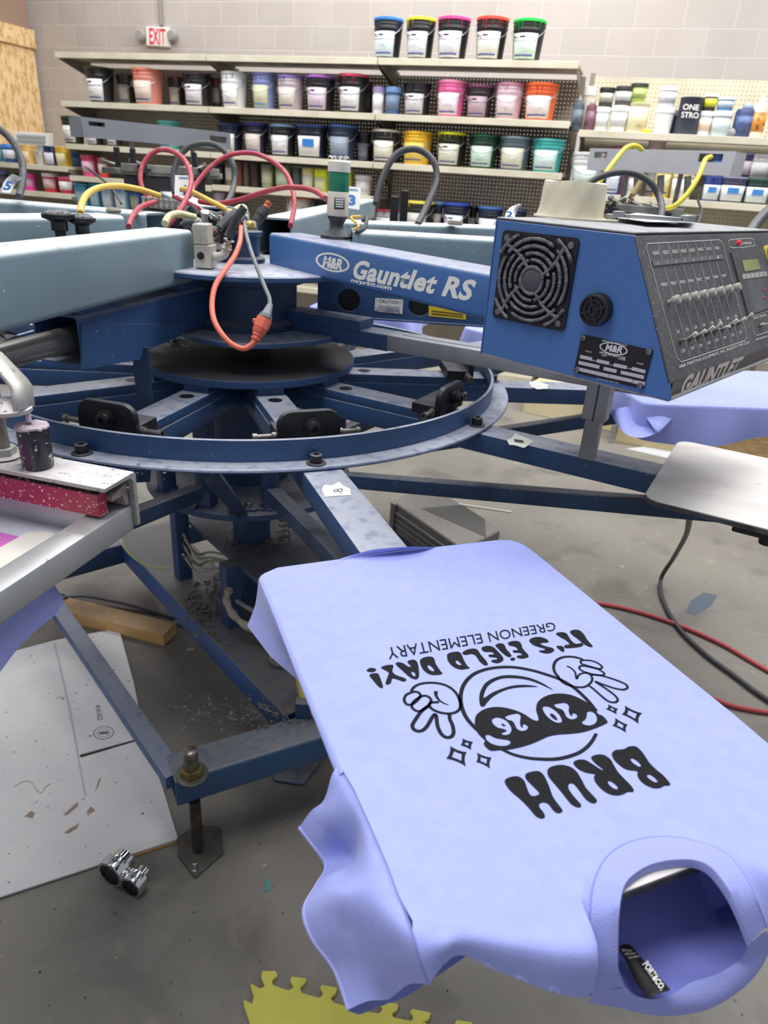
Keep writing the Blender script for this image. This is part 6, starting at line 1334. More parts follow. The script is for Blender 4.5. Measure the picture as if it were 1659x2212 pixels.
# chin stroke
stroke(cA([(170, 150), (260, 190), (380, 218), (500, 228), (620, 225), (730, 200), (820, 160), (890, 95), (935, 20)]), lambda u: 7.5-1.5*abs(2*u-1))
# sunglasses with cut-outs
art([cB([(205, 520), (215, 465), (270, 420), (350, 398), (440, 402), (530, 425), (600, 455), (660, 495), (705, 508), (710, 480), (693, 420), (705, 360), (760, 315), (840, 292), (930, 293), (1010, 315), (1100, 362), (1150, 400), (1185, 450), (1225, 470), (1262, 515), (1240, 535), (1170, 565), (1080, 595), (980, 610), (880, 617), (800, 630), (740, 655), (660, 690), (560, 720), (470, 738), (400, 742), (335, 746), (300, 725), (275, 690), (285, 665), (240, 620), (208, 570)]),
     cB([(290, 625), (320, 620), (370, 645), (430, 655), (480, 665), (488, 685), (460, 705), (400, 707), (340, 690), (300, 660)]),
     cB([(1100, 440), (1130, 432), (1165, 455), (1178, 495), (1160, 530), (1115, 545), (1070, 535), (1058, 518), (1080, 500), (1095, 475)]),
     cB([(745, 400), (785, 393), (830, 415), (875, 455), (898, 500), (890, 520), (850, 520), (800, 490), (760, 445)]),
     cB([(805, 450), (830, 455), (858, 485), (860, 502), (835, 492), (810, 470)]),
     cB([(837, 380), (880, 368), (930, 366), (955, 390), (952, 425), (965, 462), (985, 465), (978, 450), (1000, 448), (1020, 465), (1010, 488), (970, 495), (935, 475), (915, 435), (895, 415), (860, 405)]),
     cB([(342, 500), (370, 482), (410, 485), (460, 510), (492, 555), (495, 590), (475, 615), (435, 620), (418, 605), (440, 598), (458, 585), (430, 572), (385, 560), (350, 530)]),
     cB([(418, 530), (432, 532), (450, 545), (438, 550), (422, 542)]),
     cB([(447, 475), (490, 458), (545, 450), (570, 470), (565, 510), (570, 550), (590, 560), (585, 540), (605, 536), (628, 555), (615, 580), (575, 588), (540, 570), (520, 530), (500, 508), (465, 498)])], k=3)
# face outline arc and grin
stroke(cB([(225, 580), (150, 500), (105, 410), (92, 310), (120, 215), (190, 140), (290, 98), (410, 80), (530, 82), (660, 105), (780, 140), (890, 180), (990, 240), (1070, 310), (1130, 375), (1170, 430)]), 7.6)
art([cB([(240, 330), (250, 270), (290, 205), (360, 165), (440, 145), (540, 147), (640, 165), (730, 200), (790, 235), (830, 262), (780, 240), (700, 205), (620, 180), (530, 168), (440, 168), (370, 188), (310, 230), (282, 285), (278, 325), (340, 285), (430, 248), (520, 225), (620, 222), (710, 236), (620, 238), (520, 245), (430, 270), (350, 315), (305, 360), (280, 392), (250, 388)])], k=3)
# hands
stroke(cD([(305, 215), (350, 155), (430, 115), (550, 98), (680, 105), (800, 140), (890, 200), (950, 280), (985, 380), (970, 465), (900, 512), (800, 522), (680, 500), (590, 455), (555, 400), (590, 370), (690, 365)]), 5.2)
stroke(cD([(650, 215), (648, 265), (690, 335), (760, 380), (825, 405)]), lambda u: 6.2*(1-u)+1.0)
stroke(cD([(330, 225), (390, 225), (430, 255), (425, 300), (370, 360), (300, 400), (240, 390), (210, 330), (240, 265)]), 5.0, closed=True)
stroke(cD([(450, 285), (520, 280), (575, 320), (570, 380), (500, 450), (420, 490), (350, 470), (315, 420), (350, 350)]), 5.0, closed=True)
stroke(cD([(540, 420), (450, 490), (370, 600), (325, 680), (340, 735), (400, 765), (470, 750), (530, 690), (600, 570), (635, 535), (655, 570), (670, 690), (720, 800), (790, 850), (860, 840), (892, 780), (875, 680), (840, 600), (835, 530)]), 6.6)
stroke(cE([(200, 470), (140, 400), (120, 300), (160, 210), (260, 155), (390, 142), (500, 158), (600, 190)]), 5.2)
stroke(cE([(190, 470), (270, 560), (370, 610), (470, 635), (600, 640), (690, 600), (745, 530), (735, 460), (680, 415), (600, 410), (530, 440), (492, 505), (470, 400), (410, 335), (335, 295)]), lambda u: 4.8-1.6*u)
stroke(cE([(560, 215), (620, 200), (740, 210), (850, 255), (910, 310), (870, 340), (760, 315), (640, 280), (580, 260)]), 3.8, closed=True)
stroke(cE([(540, 315), (580, 290), (700, 310), (850, 350), (940, 410), (930, 440), (850, 445), (720, 420), (600, 380), (545, 345)]), 3.8, closed=True)
stroke(cE([(740, 435), (860, 445), (1000, 480), (1180, 540), (1300, 600), (1320, 650), (1250, 680), (1120, 660), (980, 615), (880, 580), (800, 548), (860, 590), (980, 670), (1100, 760), (1160, 830), (1140, 880), (1060, 885), (980, 850), (870, 760), (770, 670), (700, 620)]), 4.2)
# sparkles: four-point stars with open centres
def star(c, pts, hole): art([c(pts), c(hole)], smooth=False)
def sp4(c, tips, inner, kk=0.72):
    cx = sum(p[0] for p in tips)/4; cy = sum(p[1] for p in tips)/4; o = []
    for i in range(4):
        a, b = tips[i], tips[(i+1) % 4]; mx, my = (a[0]+b[0])/2, (a[1]+b[1])/2; mx, my = mx+(cx-mx)*0.36, my+(cy-my)*0.36
        for t in (0, .17, .34, .5, .66, .83):
            o.append(((1-t)**2*a[0]+2*t*(1-t)*mx+t*t*b[0], (1-t)**2*a[1]+2*t*(1-t)*my+t*t*b[1]))
    h = [(cx+(x-cx)*inner, cy+(y-cy)*inner) for x, y in o]
    h = [(cx+(h[i][0]-cx)*(1.0 if i % 6 else 0.82), cy+(h[i][1]-cy)*(1.0 if i % 6 else 0.82)) for i in range(len(h))]
    art([c(o), c(h)], smooth=False)
sp4(cD, [(845, 970), (1072, 1055), (1062, 1250), (788, 1142)], 0.56)
sp4(cD, [(1012, 865), (1160, 912), (1135, 1024), (985, 960)], 0.38)
sp4(cD, [(1210, 1060), (1417, 1130), (1395, 1280), (1203, 1190)], 0.50)
sp4(cE, [(1278, 940), (1560, 1065), (1502, 1235), (1230, 1083)], 0.56)
sp4(cE, [(1010, 918), (1168, 992), (1145, 1083), (972, 1000)], 0.38)
sp4(cE, [(1122, 1140), (1325, 1250), (1300, 1382), (1075, 1268)], 0.50)
# IT'S FIELD DAY!
art([cC([(1440, 110), (1470, 98), (1505, 103), (1535, 130), (1560, 170), (1595, 210), (1580, 217), (1540, 200), (1490, 160), (1450, 130)])])
art([cC([(1342, 125), (1375, 115), (1412, 122), (1430, 145), (1450, 175), (1480, 195), (1520, 190), (1531, 205), (1500, 218), (1430, 225), (1403, 222), (1403, 205), (1435, 198), (1410, 170), (1370, 148)])])
art([cC([(1345, 212), (1375, 210), (1398, 222), (1397, 250), (1378, 245), (1360, 230)])])
art([cC([(1158, 175), (1180, 155), (1230, 148), (1280, 165), (1290, 185), (1255, 188), (1235, 195), (1270, 212), (1320, 225), (1328, 245), (1290, 262), (1240, 255), (1225, 243), (1255, 240), (1268, 232), (1235, 220), (1190, 205)])])
art([cC([(1012, 190), (1040, 177), (1085, 178), (1105, 200), (1115, 230), (1150, 270), (1150, 288), (1110, 297), (1075, 290), (1078, 277), (1110, 272), (1092, 258), (1050, 255), (1048, 240), (1080, 238), (1060, 215), (1025, 208)])])
art([cC([(925, 205), (955, 192), (985, 200), (1000, 230), (1030, 265), (1035, 282), (1012, 285), (975, 260), (940, 225)])]); art([cC([(1028, 300), (1040, 290), (1060, 295), (1058, 308), (1040, 311), (1030, 306)])])
art([cC([(828, 225), (860, 210), (905, 215), (940, 245), (975, 285), (978, 310), (945, 328), (905, 322), (900, 308), (935, 302), (930, 290), (885, 285), (880, 270), (915, 268), (900, 252), (850, 250)])])
art([cC([(697, 260), (720, 240), (765, 228), (800, 235), (825, 270), (865, 318), (872, 340), (848, 342), (815, 315), (790, 278), (760, 265), (720, 272)])])
art([cC([(592, 285), (600, 262), (650, 250), (685, 258), (705, 300), (730, 345), (750, 362), (715, 370), (680, 372), (630, 350), (600, 315)]), cC([(652, 312), (665, 312), (688, 332), (690, 342), (670, 340), (655, 328)])])
art([cC([(405, 318), (420, 295), (465, 283), (500, 292), (515, 335), (545, 380), (560, 402), (520, 410), (470, 405), (425, 370)]), cC([(458, 345), (475, 345), (500, 370), (502, 384), (480, 380), (462, 362)])])
art([cC([(238, 335), (260, 322), (290, 330), (325, 352), (345, 350), (320, 325), (330, 310), (365, 305), (388, 325), (398, 380), (397, 425), (375, 440), (335, 425), (290, 385)]), cC([(347, 388), (365, 392), (376, 410), (365, 420), (350, 405)])])
art([cC([(137, 360), (165, 345), (215, 340), (222, 355), (215, 385), (240, 410), (300, 432), (312, 447), (290, 455), (245, 440), (215, 435), (205, 465), (185, 476), (168, 468), (180, 430), (190, 395), (160, 375)])])
art([cC([(38, 378), (60, 362), (95, 365), (103, 378), (80, 390), (50, 388)])]); art([cC([(57, 412), (80, 400), (115, 400), (130, 425), (150, 485), (145, 500), (120, 490), (85, 450)])])
ar = ART.build('printed_graphic', INK, shirt, smooth=0)
def tz(x, y): return Z(x, y, ZS)
o = text_on('GREENON ELEMENTARY', [tz(*p) for p in ((1197, 1344), (834, 1400), (840, 1425), (1202, 1362))], INK, 'printed_lettering', shirt, th=0.0005, bold=0.0)
# the shirt is seen upside down: lettering runs from right to left
for v in o.data.vertices: pass
# ---- other shirts on the platens further round
def far_shirt(a, label, drop=0.075, seed=1, r0=1.03, r1=1.60, tw=0.205, sleeves=True):
    F = pf(a); g = thing('tee_shirt', label, 'shirt', F(1.3, 0, 0.96), 'lavender tee shirts loaded on the platens')
    platen_under = platen(a, 'platen under the shirt: '+label.split(' on ')[0], r0=1.07)
    rr = random.Random(seed); loop = rrect(F, r0, r1, tw, 0.96, 0.03, 6); n = len(loop); cen = F((r0+r1)/2, 0, 0.96)
    # resample the outline
    ring = []
    tot = sum((loop[(i+1) % n]-loop[i]).length for i in range(n)); N = 120; acc = 0; i = 0; pos = 0
    for k in range(N):
        target = tot*k/N
        while acc+(loop[(i+1) % n]-loop[i]).length < target: acc += (loop[(i+1) % n]-loop[i]).length; i += 1
        seg = (loop[(i+1) % n]-loop[i]); ring.append(loop[i % n]+seg*((target-acc)/max(seg.length, 1e-9)))
    rings = [ring]
    p1, p2 = rr.uniform(0, 6), rr.uniform(0, 6)
    for k, (o_, z_) in enumerate(((0.004, -0.002), (0.006, -0.008), (0.012, -0.35), (0.02, -0.7), (0.024, -1.0))):
        rg = []
        for j in range(N):
            q = ring[j]; d_ = (q-cen); d_.z = 0; d_.normalize(); w = math.sin(j*2*math.pi*5/N+p1)+0.6*math.sin(j*2*math.pi*11/N+p2)
            zz_ = z_ if k < 2 else z_*drop*(1+0.25*math.sin(j*2*math.pi*3/N+p2)); zf = max(0, k-1)
            rg.append(q+d_*(o_+w*0.004*zf)+UPV*zz_)
        rings.append(rg)
    m = MB(); m.loft(rings, cap=False); m.add(ring, [tuple(range(N))]); m.build('body', LAV, g, smooth=50)
    return g
far_shirt(7, 'lavender tee shirt on the platen behind the console at the right edge', 0.085, 3, r0=1.035, r1=1.66)
far_shirt(-104.5, 'lavender tee shirt on the platen under the left screen frame', 0.09, 5, r0=1.04)
far_shirt(41, 'lavender tee shirt on the far right platen, glimpsed below the console arm', 0.08, 8)
far_shirt(77, 'lavender tee shirt on the far platen straight behind the hub', 0.08, 9)
# hem flap hanging at the back corner of the right-hand shirt
g = [o for o in COL.objects if o.name.startswith('tee_shirt') and 'console at the right' in o.get('label', '')][0]
m = MB()
ra = [(1350, 852, .958), (1375, 870, .945), (1390, 893, .93), (1405, 915, .915), (1418, 934, .90)]
rb = [(1470, 868, .959), (1466, 880, .945), (1456, 897, .93), (1442, 915, .915), (1420, 936, .90)]
m.grid([[Z(*a)*(1-t)+Z(*b)*t+V((0, 0, 0.006*math.sin(math.pi*t))) for t in (0, .25, .5, .75, 1)] for a, b in zip(cr([V(p) for p in ra], 3), cr([V(p) for p in rb], 3))])
ra = [(1385, 880, .93), (1360, 878, .93), (1335, 882, .93), (1320, 886, .93)]
rb = [(1418, 936, .895), (1385, 946, .885), (1352, 938, .885), (1330, 915, .89)]
m.grid([[Z(*a)*(1-t)+Z(*b)*t-V((0, -0.02, 0.0))*math.sin(math.pi*t) for t in (0, .3, .6, 1)] for a, b in zip(cr([V(p) for p in ra], 3), cr([V(p) for p in rb], 3))])
m.build('hem_flap', LAV, g, smooth=60)
# ================================================================ left screen frame, clamp and bracket
A8 = -104.7; e8, t8 = er(A8), -et(A8)      # outwards, and leftwards along the screen edge
g = thing('printing_screen', 'aluminium screen frame with pink mesh and a strip of white tape at the left edge', 'frame', Z(283, 1092, 1.0))
SFM = mat('frame_aluminium', 'b4b6b8', 0.42, 0.5, col2='a9abad', scale=14, speck='8a8a88', spk=(0.7, 0.75), sscale=40)
fc0 = Z(284, 1092, 1.0); W_ = 0.040
t8x = (Z(0, 1040, 1.0)-Z(284, 1092, 1.0)); t8x.normalize()
mir8 = t8
def fpnt(a, b, z=1.0): return fc0+e8*a+t8*b+V((0, 0, z-1.0))
MB().beam(fpnt(-0.0, W_/2), fpnt(0.56, W_/2), W_, 0.040, r=0.003, k=2).build('side_bar', SFM, g, smooth=40)
MB().beam(fpnt(W_/2, W_), fpnt(W_/2, 0.50), W_, 0.039, r=0.003, k=2).build('end_bar', SFM, g, smooth=40)
MB().beam(fpnt(0.56-W_/2, W_), fpnt(0.56-W_/2, 0.50), W_, 0.039, r=0.003, k=2).build('end_bar', SFM, g, smooth=40)
MB().beam(fpnt(0, 0.52), fpnt(0.56, 0.52), W_, 0.040, r=0.003, k=2).build('side_bar', SFM, g, smooth=40)
MB().prism([fpnt(W_, W_, .9635), fpnt(.52, W_, .9635), fpnt(.52, .5, .9635), fpnt(W_, .5, .9635)], UPV*0.0005).build('mesh', mat('screen_mesh', 'c9ccda', 0.5), g)
MB().prism([fpnt(W_+.045, W_+.075, .9643), fpnt(.50, W_+.085, .9643), fpnt(.50, .47, .9643), fpnt(W_+.045, .47, .9643)], UPV*0.0005).build('emulsion', mat('emulsion_pink', 'cf74c4', 0.4), g)
tpq = [fpnt(W_+.012, W_-.002, .965), fpnt(W_+.014, W_+.035, .965), fpnt(W_+.022, W_+.040, .965), fpnt(W_+.018, W_+.062, .965), fpnt(W_+.032, W_+.085, .965), fpnt(.5, W_+.095, .965), fpnt(.5, W_-.002, .965)]
MB().prism(tpq, UPV*0.0004).build('tape_strip', mat('white_tape', 'dedbd4', 0.6), g)
MB().prism([fpnt(W_+.075, W_+.12, .965), fpnt(W_+.082, W_+.112, .965), fpnt(W_+.088, W_+.12, .965)], UPV*0.0004).build('registration_mark', BLACKP, g)
# clamp channel
g = thing('screen_clamp', 'grey clamp channel with a red air bar gripping the end of the screen frame', 'clamp', Z(283, 1018, 1.05))
CG = mat('clamp_grey', 'a9a8a2', 0.55, 0.3, col2='98978f', scale=15, dust='d3cfd2', damt=0.95, speck='7d7a7e', spk=(0.66, 0.7), sscale=120)
k0 = Z(284, 1018, 1.052); dC = (Z(150, 990, 1.052)-k0).normalized(); wdir = (Z(239, 1052, 1.052)-k0); wC = wdir.length*0.95; wdir.normalize(); wdir = e8
def cp(a, b, z): return k0+wdir*a+t8*b+V((0, 0, z))
wC = 0.066
pr = [(0, 0), (wC, 0), (wC, -0.006), (0.012, -0.006), (0.006, -0.012), (0.006, -0.085), (-0.0, -0.088)]
pr = [(-0.004, -0.004), (0, 0), (wC, 0), (wC+.001, -0.006), (0.010, -0.007), (0.004, -0.013), (0.004, -0.084), (-0.004, -0.084)]
MB().prism([cp(a, -0.004, b) for a, b in pr], t8*0.6).build('channel', CG, g, bevel=0.001)
MB().prism([cp(a, 0.012, b) for a, b in ((wC-0.022, -0.012), (wC-.004, -0.014), (wC-0.004, -0.048), (wC-0.022, -0.048))], t8*0.6).build('air_bar', mat('red_air_bar', 'b03048', 0.4, col2='982c42', scale=5, dust='46403e', damt=1.0, speck='e6d8dc', spk=(0.64, 0.66), sscale=240), g, bevel=0.001)
MB().prism([cp(a, 0.004, b) for a, b in ((0.010, -0.015), (wC-0.022, -0.022), (wC-0.022, -0.030), (0.02, -0.03), (0.014, -0.048), (0.008, -0.048))], t8*0.6).build('inner_rail', mat('dirty_rail', '7b6f6f', 0.7, col2='9b9494', scale=40), g)
o = lint(cp(0.035, 0.15, -0.014), 70, (0.09, 0.02, 0.002), 0.004, 44, 'lint_fluff'); tag(o, 'dark lint caught under the lip of the grey clamp channel', 'lint', kind='stuff')
# rubber button on the channel
g = thing('rubber_button', 'black paint-speckled rubber cylinder with a pink lint top on the clamp channel', 'knob', Z(82, 1003, 1.053))
bb = Z(83, 1006, 1.053); rb_ = 32*dep(bb)/FPX; hb_ = PL(80, 925, bb, V((0, 1, 0))).z-bb.z
MB().lathe([(rb_*0.96, 0), (rb_, 0.002), (rb_, hb_-0.003), (rb_*0.96, hb_)], bb, n=36).build('cylinder', mat('speckled_rubber', '1c1c22', 0.3, col2='24242c', speck='b9b6bc', spk=(0.63, 0.66), sscale=130), g)
rr = random.Random(3); ring = [(rb_*(1.0+0.10*rr.random()), rr.uniform(-.001, .002)) for _ in range(30)]
m = MB(); R1_ = [bb+V((math.cos(2*math.pi*i/30)*r, math.sin(2*math.pi*i/30)*r, hb_+0.0005+z)) for i, (r, z) in enumerate(ring)]; R2_ = [bb+V((math.cos(2*math.pi*i/30)*rb_*0.6, math.sin(2*math.pi*i/30)*rb_*0.6, hb_+0.006+rr.uniform(-.002, .002))) for i in range(30)]
m.loft([R1_, [p+V((0, 0, 0.003)) for p in R1_], R2_]); m.build('lint_cap', mat('pink_lint', 'a89ca8', 0.95, col2='c4b8c0', scale=60, bump=0.8, bscale=150), g)
MB().tube([bb+V((-0.004, 0.0, hb_+0.004)), bb+V((-0.008, 0.01, hb_+0.018)), bb+V((-0.022, 0.03, hb_+0.032)), bb+V((-0.045, 0.05, hb_+0.05))], lambda u: 0.004-0.0015*u, 8, 4).build('fluffy_string', mat('pink_lint', 'a89ca8'), g)
# threaded rod with nut at the left edge and silver bracket above
g = thing('threaded_post', 'lint-covered threaded rod and nut standing on the clamp at the left edge', 'bolt', Z(8, 985, 1.053))
bb = Z(9, 985, 1.053); prof = []
hz_ = PL(5, 865, bb, V((0, 1, 0))).z-bb.z
for i in range(int(hz_/0.002)): prof.append((0.0095+0.0010*(i % 2), 0.012+i*0.002))
MB().lathe([(0.024, 0), (0.026, 0.002), (0.016, 0.004)], bb, n=24).build('washer', CG, g)
MB().lathe([(0.018, 0.003), (0.018, 0.014)], bb, n=6).build('nut', CG, g, smooth=0)
MB().lathe(prof, bb, n=20).build('rod', mat('dusty_rod', '86827c', 0.7, col2='6a665f', scale=50), g, smooth=70)
g = thing('bent_bracket', 'bent silver strap bracket at the left edge above the clamp', 'bracket', D(50, 850, 0.95))
prs = [D(-30, 742, 0.93), D(10, 785, 0.93), D(42, 825, 0.93), D(62, 842, 0.93)]
BR = mat('silver_bracket', 'b5b5b0', 0.5, 0.3, dust='d3d0c8', damt=0.9, speck='7a7a78', spk=(0.66, 0.7), sscale=90)
wv = (D(72, 826, 0.96)-D(40, 836, 0.92)); 
a_ = [D(-40, 780, 0.92), D(0, 800, 0.92), D(28, 832, 0.92), D(33, 850, 0.92), D(38, 888, 0.92)]
b__ = [D(-40, 735, 0.97), D(6, 762, 0.97), D(60, 818, 0.97), D(70, 832, 0.97), D(76, 876, 0.97)]
MB().grid([a_, b__]).build('strap', BR, g, solid=0.006, smooth=20, bevel=0.002)
pc_ = D(18, 880, 0.95); MB().lathe([(0.0, -0.006), (0.03, -0.005), (0.03, 0.0), (0.02, 0.004), (0.012, 0.012), (0, 0.013)], pc_, UPV, 24).build('washer', CG, g)
# dark tube mount left of the hub
g = thing('tube_mount', 'dark bolted mounting block at the left edge behind the silver bracket', 'bracket', D(20, 720, 1.25))
MB().prism([D(-40, 735, 1.2), D(0, 722, 1.25), D(40, 722, 1.35), D(5, 738, 1.2)], -UPV*0.035).build('block', BLACK, g, bevel=0.003)
MB().lathe([(0.010, 0), (0.010, 0.012), (0.006, 0.013), (0.006, 0.03)], D(2, 722, 1.24), UPV, 6).build('bolt', STEEL, g, smooth=0)
# ================================================================ things on the floor
def board_(pts, th, m, z=0): return MB().prism([Z(x, y, z) for x, y in pts], UPV*th)
CB = mat('white_board', 'd2d1d3', 0.8, col2='c6c5c8', scale=3, speck='7d7a7c', spk=(0.70, 0.73), sscale=70)
g = thing('cardboard_sheet', 'large flattened white cardboard sheet lying on the floor at the left', 'cardboard', Z(150, 1600, 0))
cb1 = [(-60, 1433), (120, 1385), (190, 1372), (248, 1361), (258, 1363), (290, 1480), (312, 1594), (174, 1632), (172, 1637), (177, 1639), (313, 1598), (350, 1700), (384, 1812), (380, 1816), (-60, 1960)]
MB().prism([Z(x, y, 0.0040) for x, y in cb1], UPV*0.0045).build('panel', CB, g)
MB().prism([Z(x, y, 0.0001) for x, y in ((282, 1855), (384, 1822), (384, 1808), (270, 1846))], UPV*0.0038).build('brown_underlayer', mat('kraft', '8a6f4d', 0.9), g)
m = MB(); ribbon(m, [Z(x, y, 0.0088) for x, y in ((118, 1390), (150, 1530), (170, 1640))], 0.006, UPV, 0, smooth=3); ribbon(m, [Z(x, y, 0.0088) for x, y in ((170, 1642), (185, 1720))], 0.005, UPV, 0, smooth=3); m.build('crease', mat('crease_grey', 'adaeb4', 0.8), g)
STM = mat('stamp_ink', '66676c', 0.8)
def zf(x, y): return Z(x, y, 0.0088)
fill([ellq(224, 1583, 22.5, 14.5, -0.1, zf), ellq(224, 1583, 20.5, 13, -0.1, zf)], zf(224, 1583), V((1, 0, 0)), V((0, 1, 0)), STM, 'stamp_ring', g, 0.0, smooth=False)
fill([ellq(224, 1583, 14.5, 9.3, -0.1, zf), ellq(224, 1583, 13.2, 8.3, -0.1, zf)], zf(224, 1583), V((1, 0, 0)), V((0, 1, 0)), STM, 'stamp_ring', g, 0.0, smooth=False)
text_on('BOX CERT', [zf(*p) for p in ((212, 1588), (237, 1586), (236, 1578), (211, 1580))], STM, 'stamp_text', g, th=0) if False else MB().prism([zf(*p) for p in ((215, 1587), (235, 1585), (233, 1579), (214, 1581))], UPV*0.0001).build('stamp_mark', STM, g)
text_on('PERMIT 4141422'[7:], [zf(*p) for p in ((205, 1524), (211, 1556), (223, 1555), (217, 1522))], STM, 'stamp_text', g, th=0, bold=0.02)
for pts in (((136, 1762), (160, 1738), (170, 1733), (168, 1742), (146, 1760)), ((138, 1800), (150, 1790), (172, 1778), (166, 1790), (150, 1800)), ((52, 1765), (66, 1752), (76, 1756), (70, 1768), (60, 1765)), ((186, 1755), (196, 1742), (206, 1750), (196, 1758)), ((205, 1710), (214, 1682), (218, 1680), (212, 1700))):
    o = MB().prism([Z(x, y, 0.0086) for x, y in pts], UPV*0.0003).build('stain', mat('brown_smear', '94806f', 0.9), g)
m = MB(); m.tube([Z(x, y, 0.0095) for x, y in ((30, 1700), (50, 1688), (68, 1690), (78, 1706), (90, 1712), (98, 1700), (110, 1692))], 0.0007, 5, 4); o = m.build('loose_thread', mat('thread_tan', '9a8d6a', 0.8)); tag(o, 'thin loose thread lying on the white cardboard', 'thread')
# wood block
g = MB(); wt = [Z(x, y, 0.045) for x, y in ((118, 1315), (150, 1290), (380, 1345), (353, 1372))]
o = MB().prism([p-UPV*0.045 for p in wt], UPV*0.045).build('wood_block', mat('pine_block', 'c9a26c', 0.75, col2='bb925a', scale=12, dust='8a7966', damt=0.7), bevel=0.002); tag(o, 'pine wood offcut lying on the floor beside the slim tie bar', 'block')
# grimy board and strip behind
o = board_([(95, 1275), (230, 1205), (250, 1192), (330, 1285), (345, 1330), (200, 1310)], 0.012, None).build('grimy_board', mat('grimy_board', '77726e', 0.8, col2='55524f', scale=4), bevel=0.002); tag(o, 'grimy grey board lying on the floor under the left of the press', 'board')
o = MB().tube([Z(x, y, 0.012) for x, y in ((60, 1330), (110, 1300), (170, 1288), (250, 1300), (330, 1322), (400, 1345))], 0.006, 8, 5).build('black_cord', BLKH); tag(o, 'black cord on the floor behind the wood block', 'cord')
# sockets
def socket(c, ax, R_, L_, label, small):
    g = thing('wrench_socket', label, 'socket', c, 'chrome sockets on the floor'); n = 24
    m = MB(); pts = []
    def circ(r, z, pts12=False, n=48):
        d, a, b = ortho(ax); out = []
        for j in range(n):
            th = 2*math.pi*j/n; rr_ = r*(1-0.11*abs(math.sin(6*th))) if pts12 else r; out.append(c+d*z+a*rr_*math.cos(th)+b*rr_*math.sin(th))
        return out
    m.loft([circ(R_*0.97, 0), circ(R_, L_*0.04), circ(R_, L_*0.55), circ(R_*small, L_*0.66), circ(R_*small, L_*0.97), circ(R_*small*0.9, L_), circ(R_*small*.45, L_)], cap=False); m.build('barrel', CHROME, g, smooth=30)
    m = MB(); m.loft([circ(R_*0.97, 0), circ(R_*0.86, -0.001, True), circ(R_*0.84, L_*0.4, True)], cap=False); m.build('twelve_point_mouth', CHROME, g, smooth=30)
    m = MB(); m.loft([circ(R_*0.84, L_*0.4, True), circ(0.001, L_*0.41)]); m.build('bore', mat('bore_dark', '3b342c', 0.6), g)
    return g
def sock(mx, my, bx_, by_, rpx, small, label):
    r_ = rpx*dep(Z(mx, my, 0.02))/FPX; c = Z(mx, my, r_); q = Z(bx_, by_, r_); ax = (q-c); L_ = ax.length*1.05; socket(c, ax.normalized(), r_, L_, label, small)
sock(237, 1890, 272, 1852, 33, 0.74, 'larger chrome socket on the floor, left of the pair')
sock(281, 1918, 312, 1880, 27, 0.52, 'smaller chrome socket on the floor, right of the pair')
# foam puzzle mat
pz = [(548, 2260), (538, 2212), (527, 2180), (526, 2165), (545, 2175), (548, 2160), (540, 2135), (545, 2132), (562, 2142), (572, 2138), (564, 2118), (566, 2104), (596, 2104), (600, 2115), (588, 2124), (590, 2135), (624, 2146), (634, 2140), (626, 2126), (630, 2116), (662, 2120), (660, 2130), (648, 2140), (652, 2152), (690, 2162), (698, 2154), (690, 2140), (695, 2134), (728, 2140), (726, 2152), (714, 2162), (720, 2172), (780, 2190), (818, 2196), (826, 2186), (818, 2174), (824, 2168), (860, 2176), (858, 2188), (846, 2196), (850, 2205), (888, 2212), (892, 2202), (884, 2192), (890, 2186), (930, 2194), (926, 2208), (915, 2216), (975, 2230), (985, 2210), (1020, 2215), (1000, 2290), (760, 2330)]
o = board_(pz, 0.012, None).build('foam_mat', mat('yellow_foam', 'cfca62', 0.9, col2='c2bc55', scale=8, speck='6a6530', spk=(0.72, 0.76), sscale=30, bump=1.0, bscale=160), bevel=0.002); tag(o, 'yellow interlocking foam floor mat at the bottom of the photo', 'mat')
o = board_([(572, 1925), (574, 1905), (580, 1896), (584, 1908), (583, 1922), (577, 1927)], 0.002, None).build('plastic_scrap', mat('teal_scrap', '3f8a8c', 0.7)); tag(o, 'tiny teal scrap on the floor right of the foot plate', 'scrap')
# motor lying under the press
g = thing('servo_motor', 'long grey motor housing under the press behind the printed shirt', 'motor', Z(950, 1180, 0.1))
zt = 0.28; q = [Z(848, 1082, zt), Z(925, 1043, zt), Z(1082, 1145, zt), Z(1000, 1185, zt)]
GM = mat('motor_grey', '7b7874', 0.55, col2='6c6965', scale=6, dust='8c8985', damt=0.9)
MB().prism([p-UPV*0.13 for p in q], UPV*0.13).build('housing', GM, g, bevel=0.008)
ax = (q[3]-q[0]).normalized(); sd_ = (q[0]-q[1]).normalized()
for k, dz in enumerate((0.035, 0.06, 0.085)):
    MB().beam(q[0]+sd_*0.003+ax*0.03-UPV*dz, q[3]+sd_*0.003-UPV*dz, 0.008, 0.01, 0.002).build('cooling_rib', GM, g)
MB().box(q[0]*0.97+q[3]*0.03+sd_*0.004-UPV*0.065, ax*0.015, sd_*0.008, UPV*0.064).build('end_flange', GM, g, bevel=0.003)
MB().prism([p-UPV*0.27 for p in q], UPV*0.14).build('mount_plinth', BLUED, g)
MB().prism([q[0]*0.72+q[2]*0.28+UPV*0.0005, q[1]*0.5+q[2]*0.5+UPV*0.0005, q[2]*0.8+q[1]*0.2+UPV*0.0005, q[2]*0.6+q[3]*0.4+UPV*0.0005][:4], UPV*0.001).build('oil_patch', mat('oil_patch', '5d5c5b', 0.7), g)
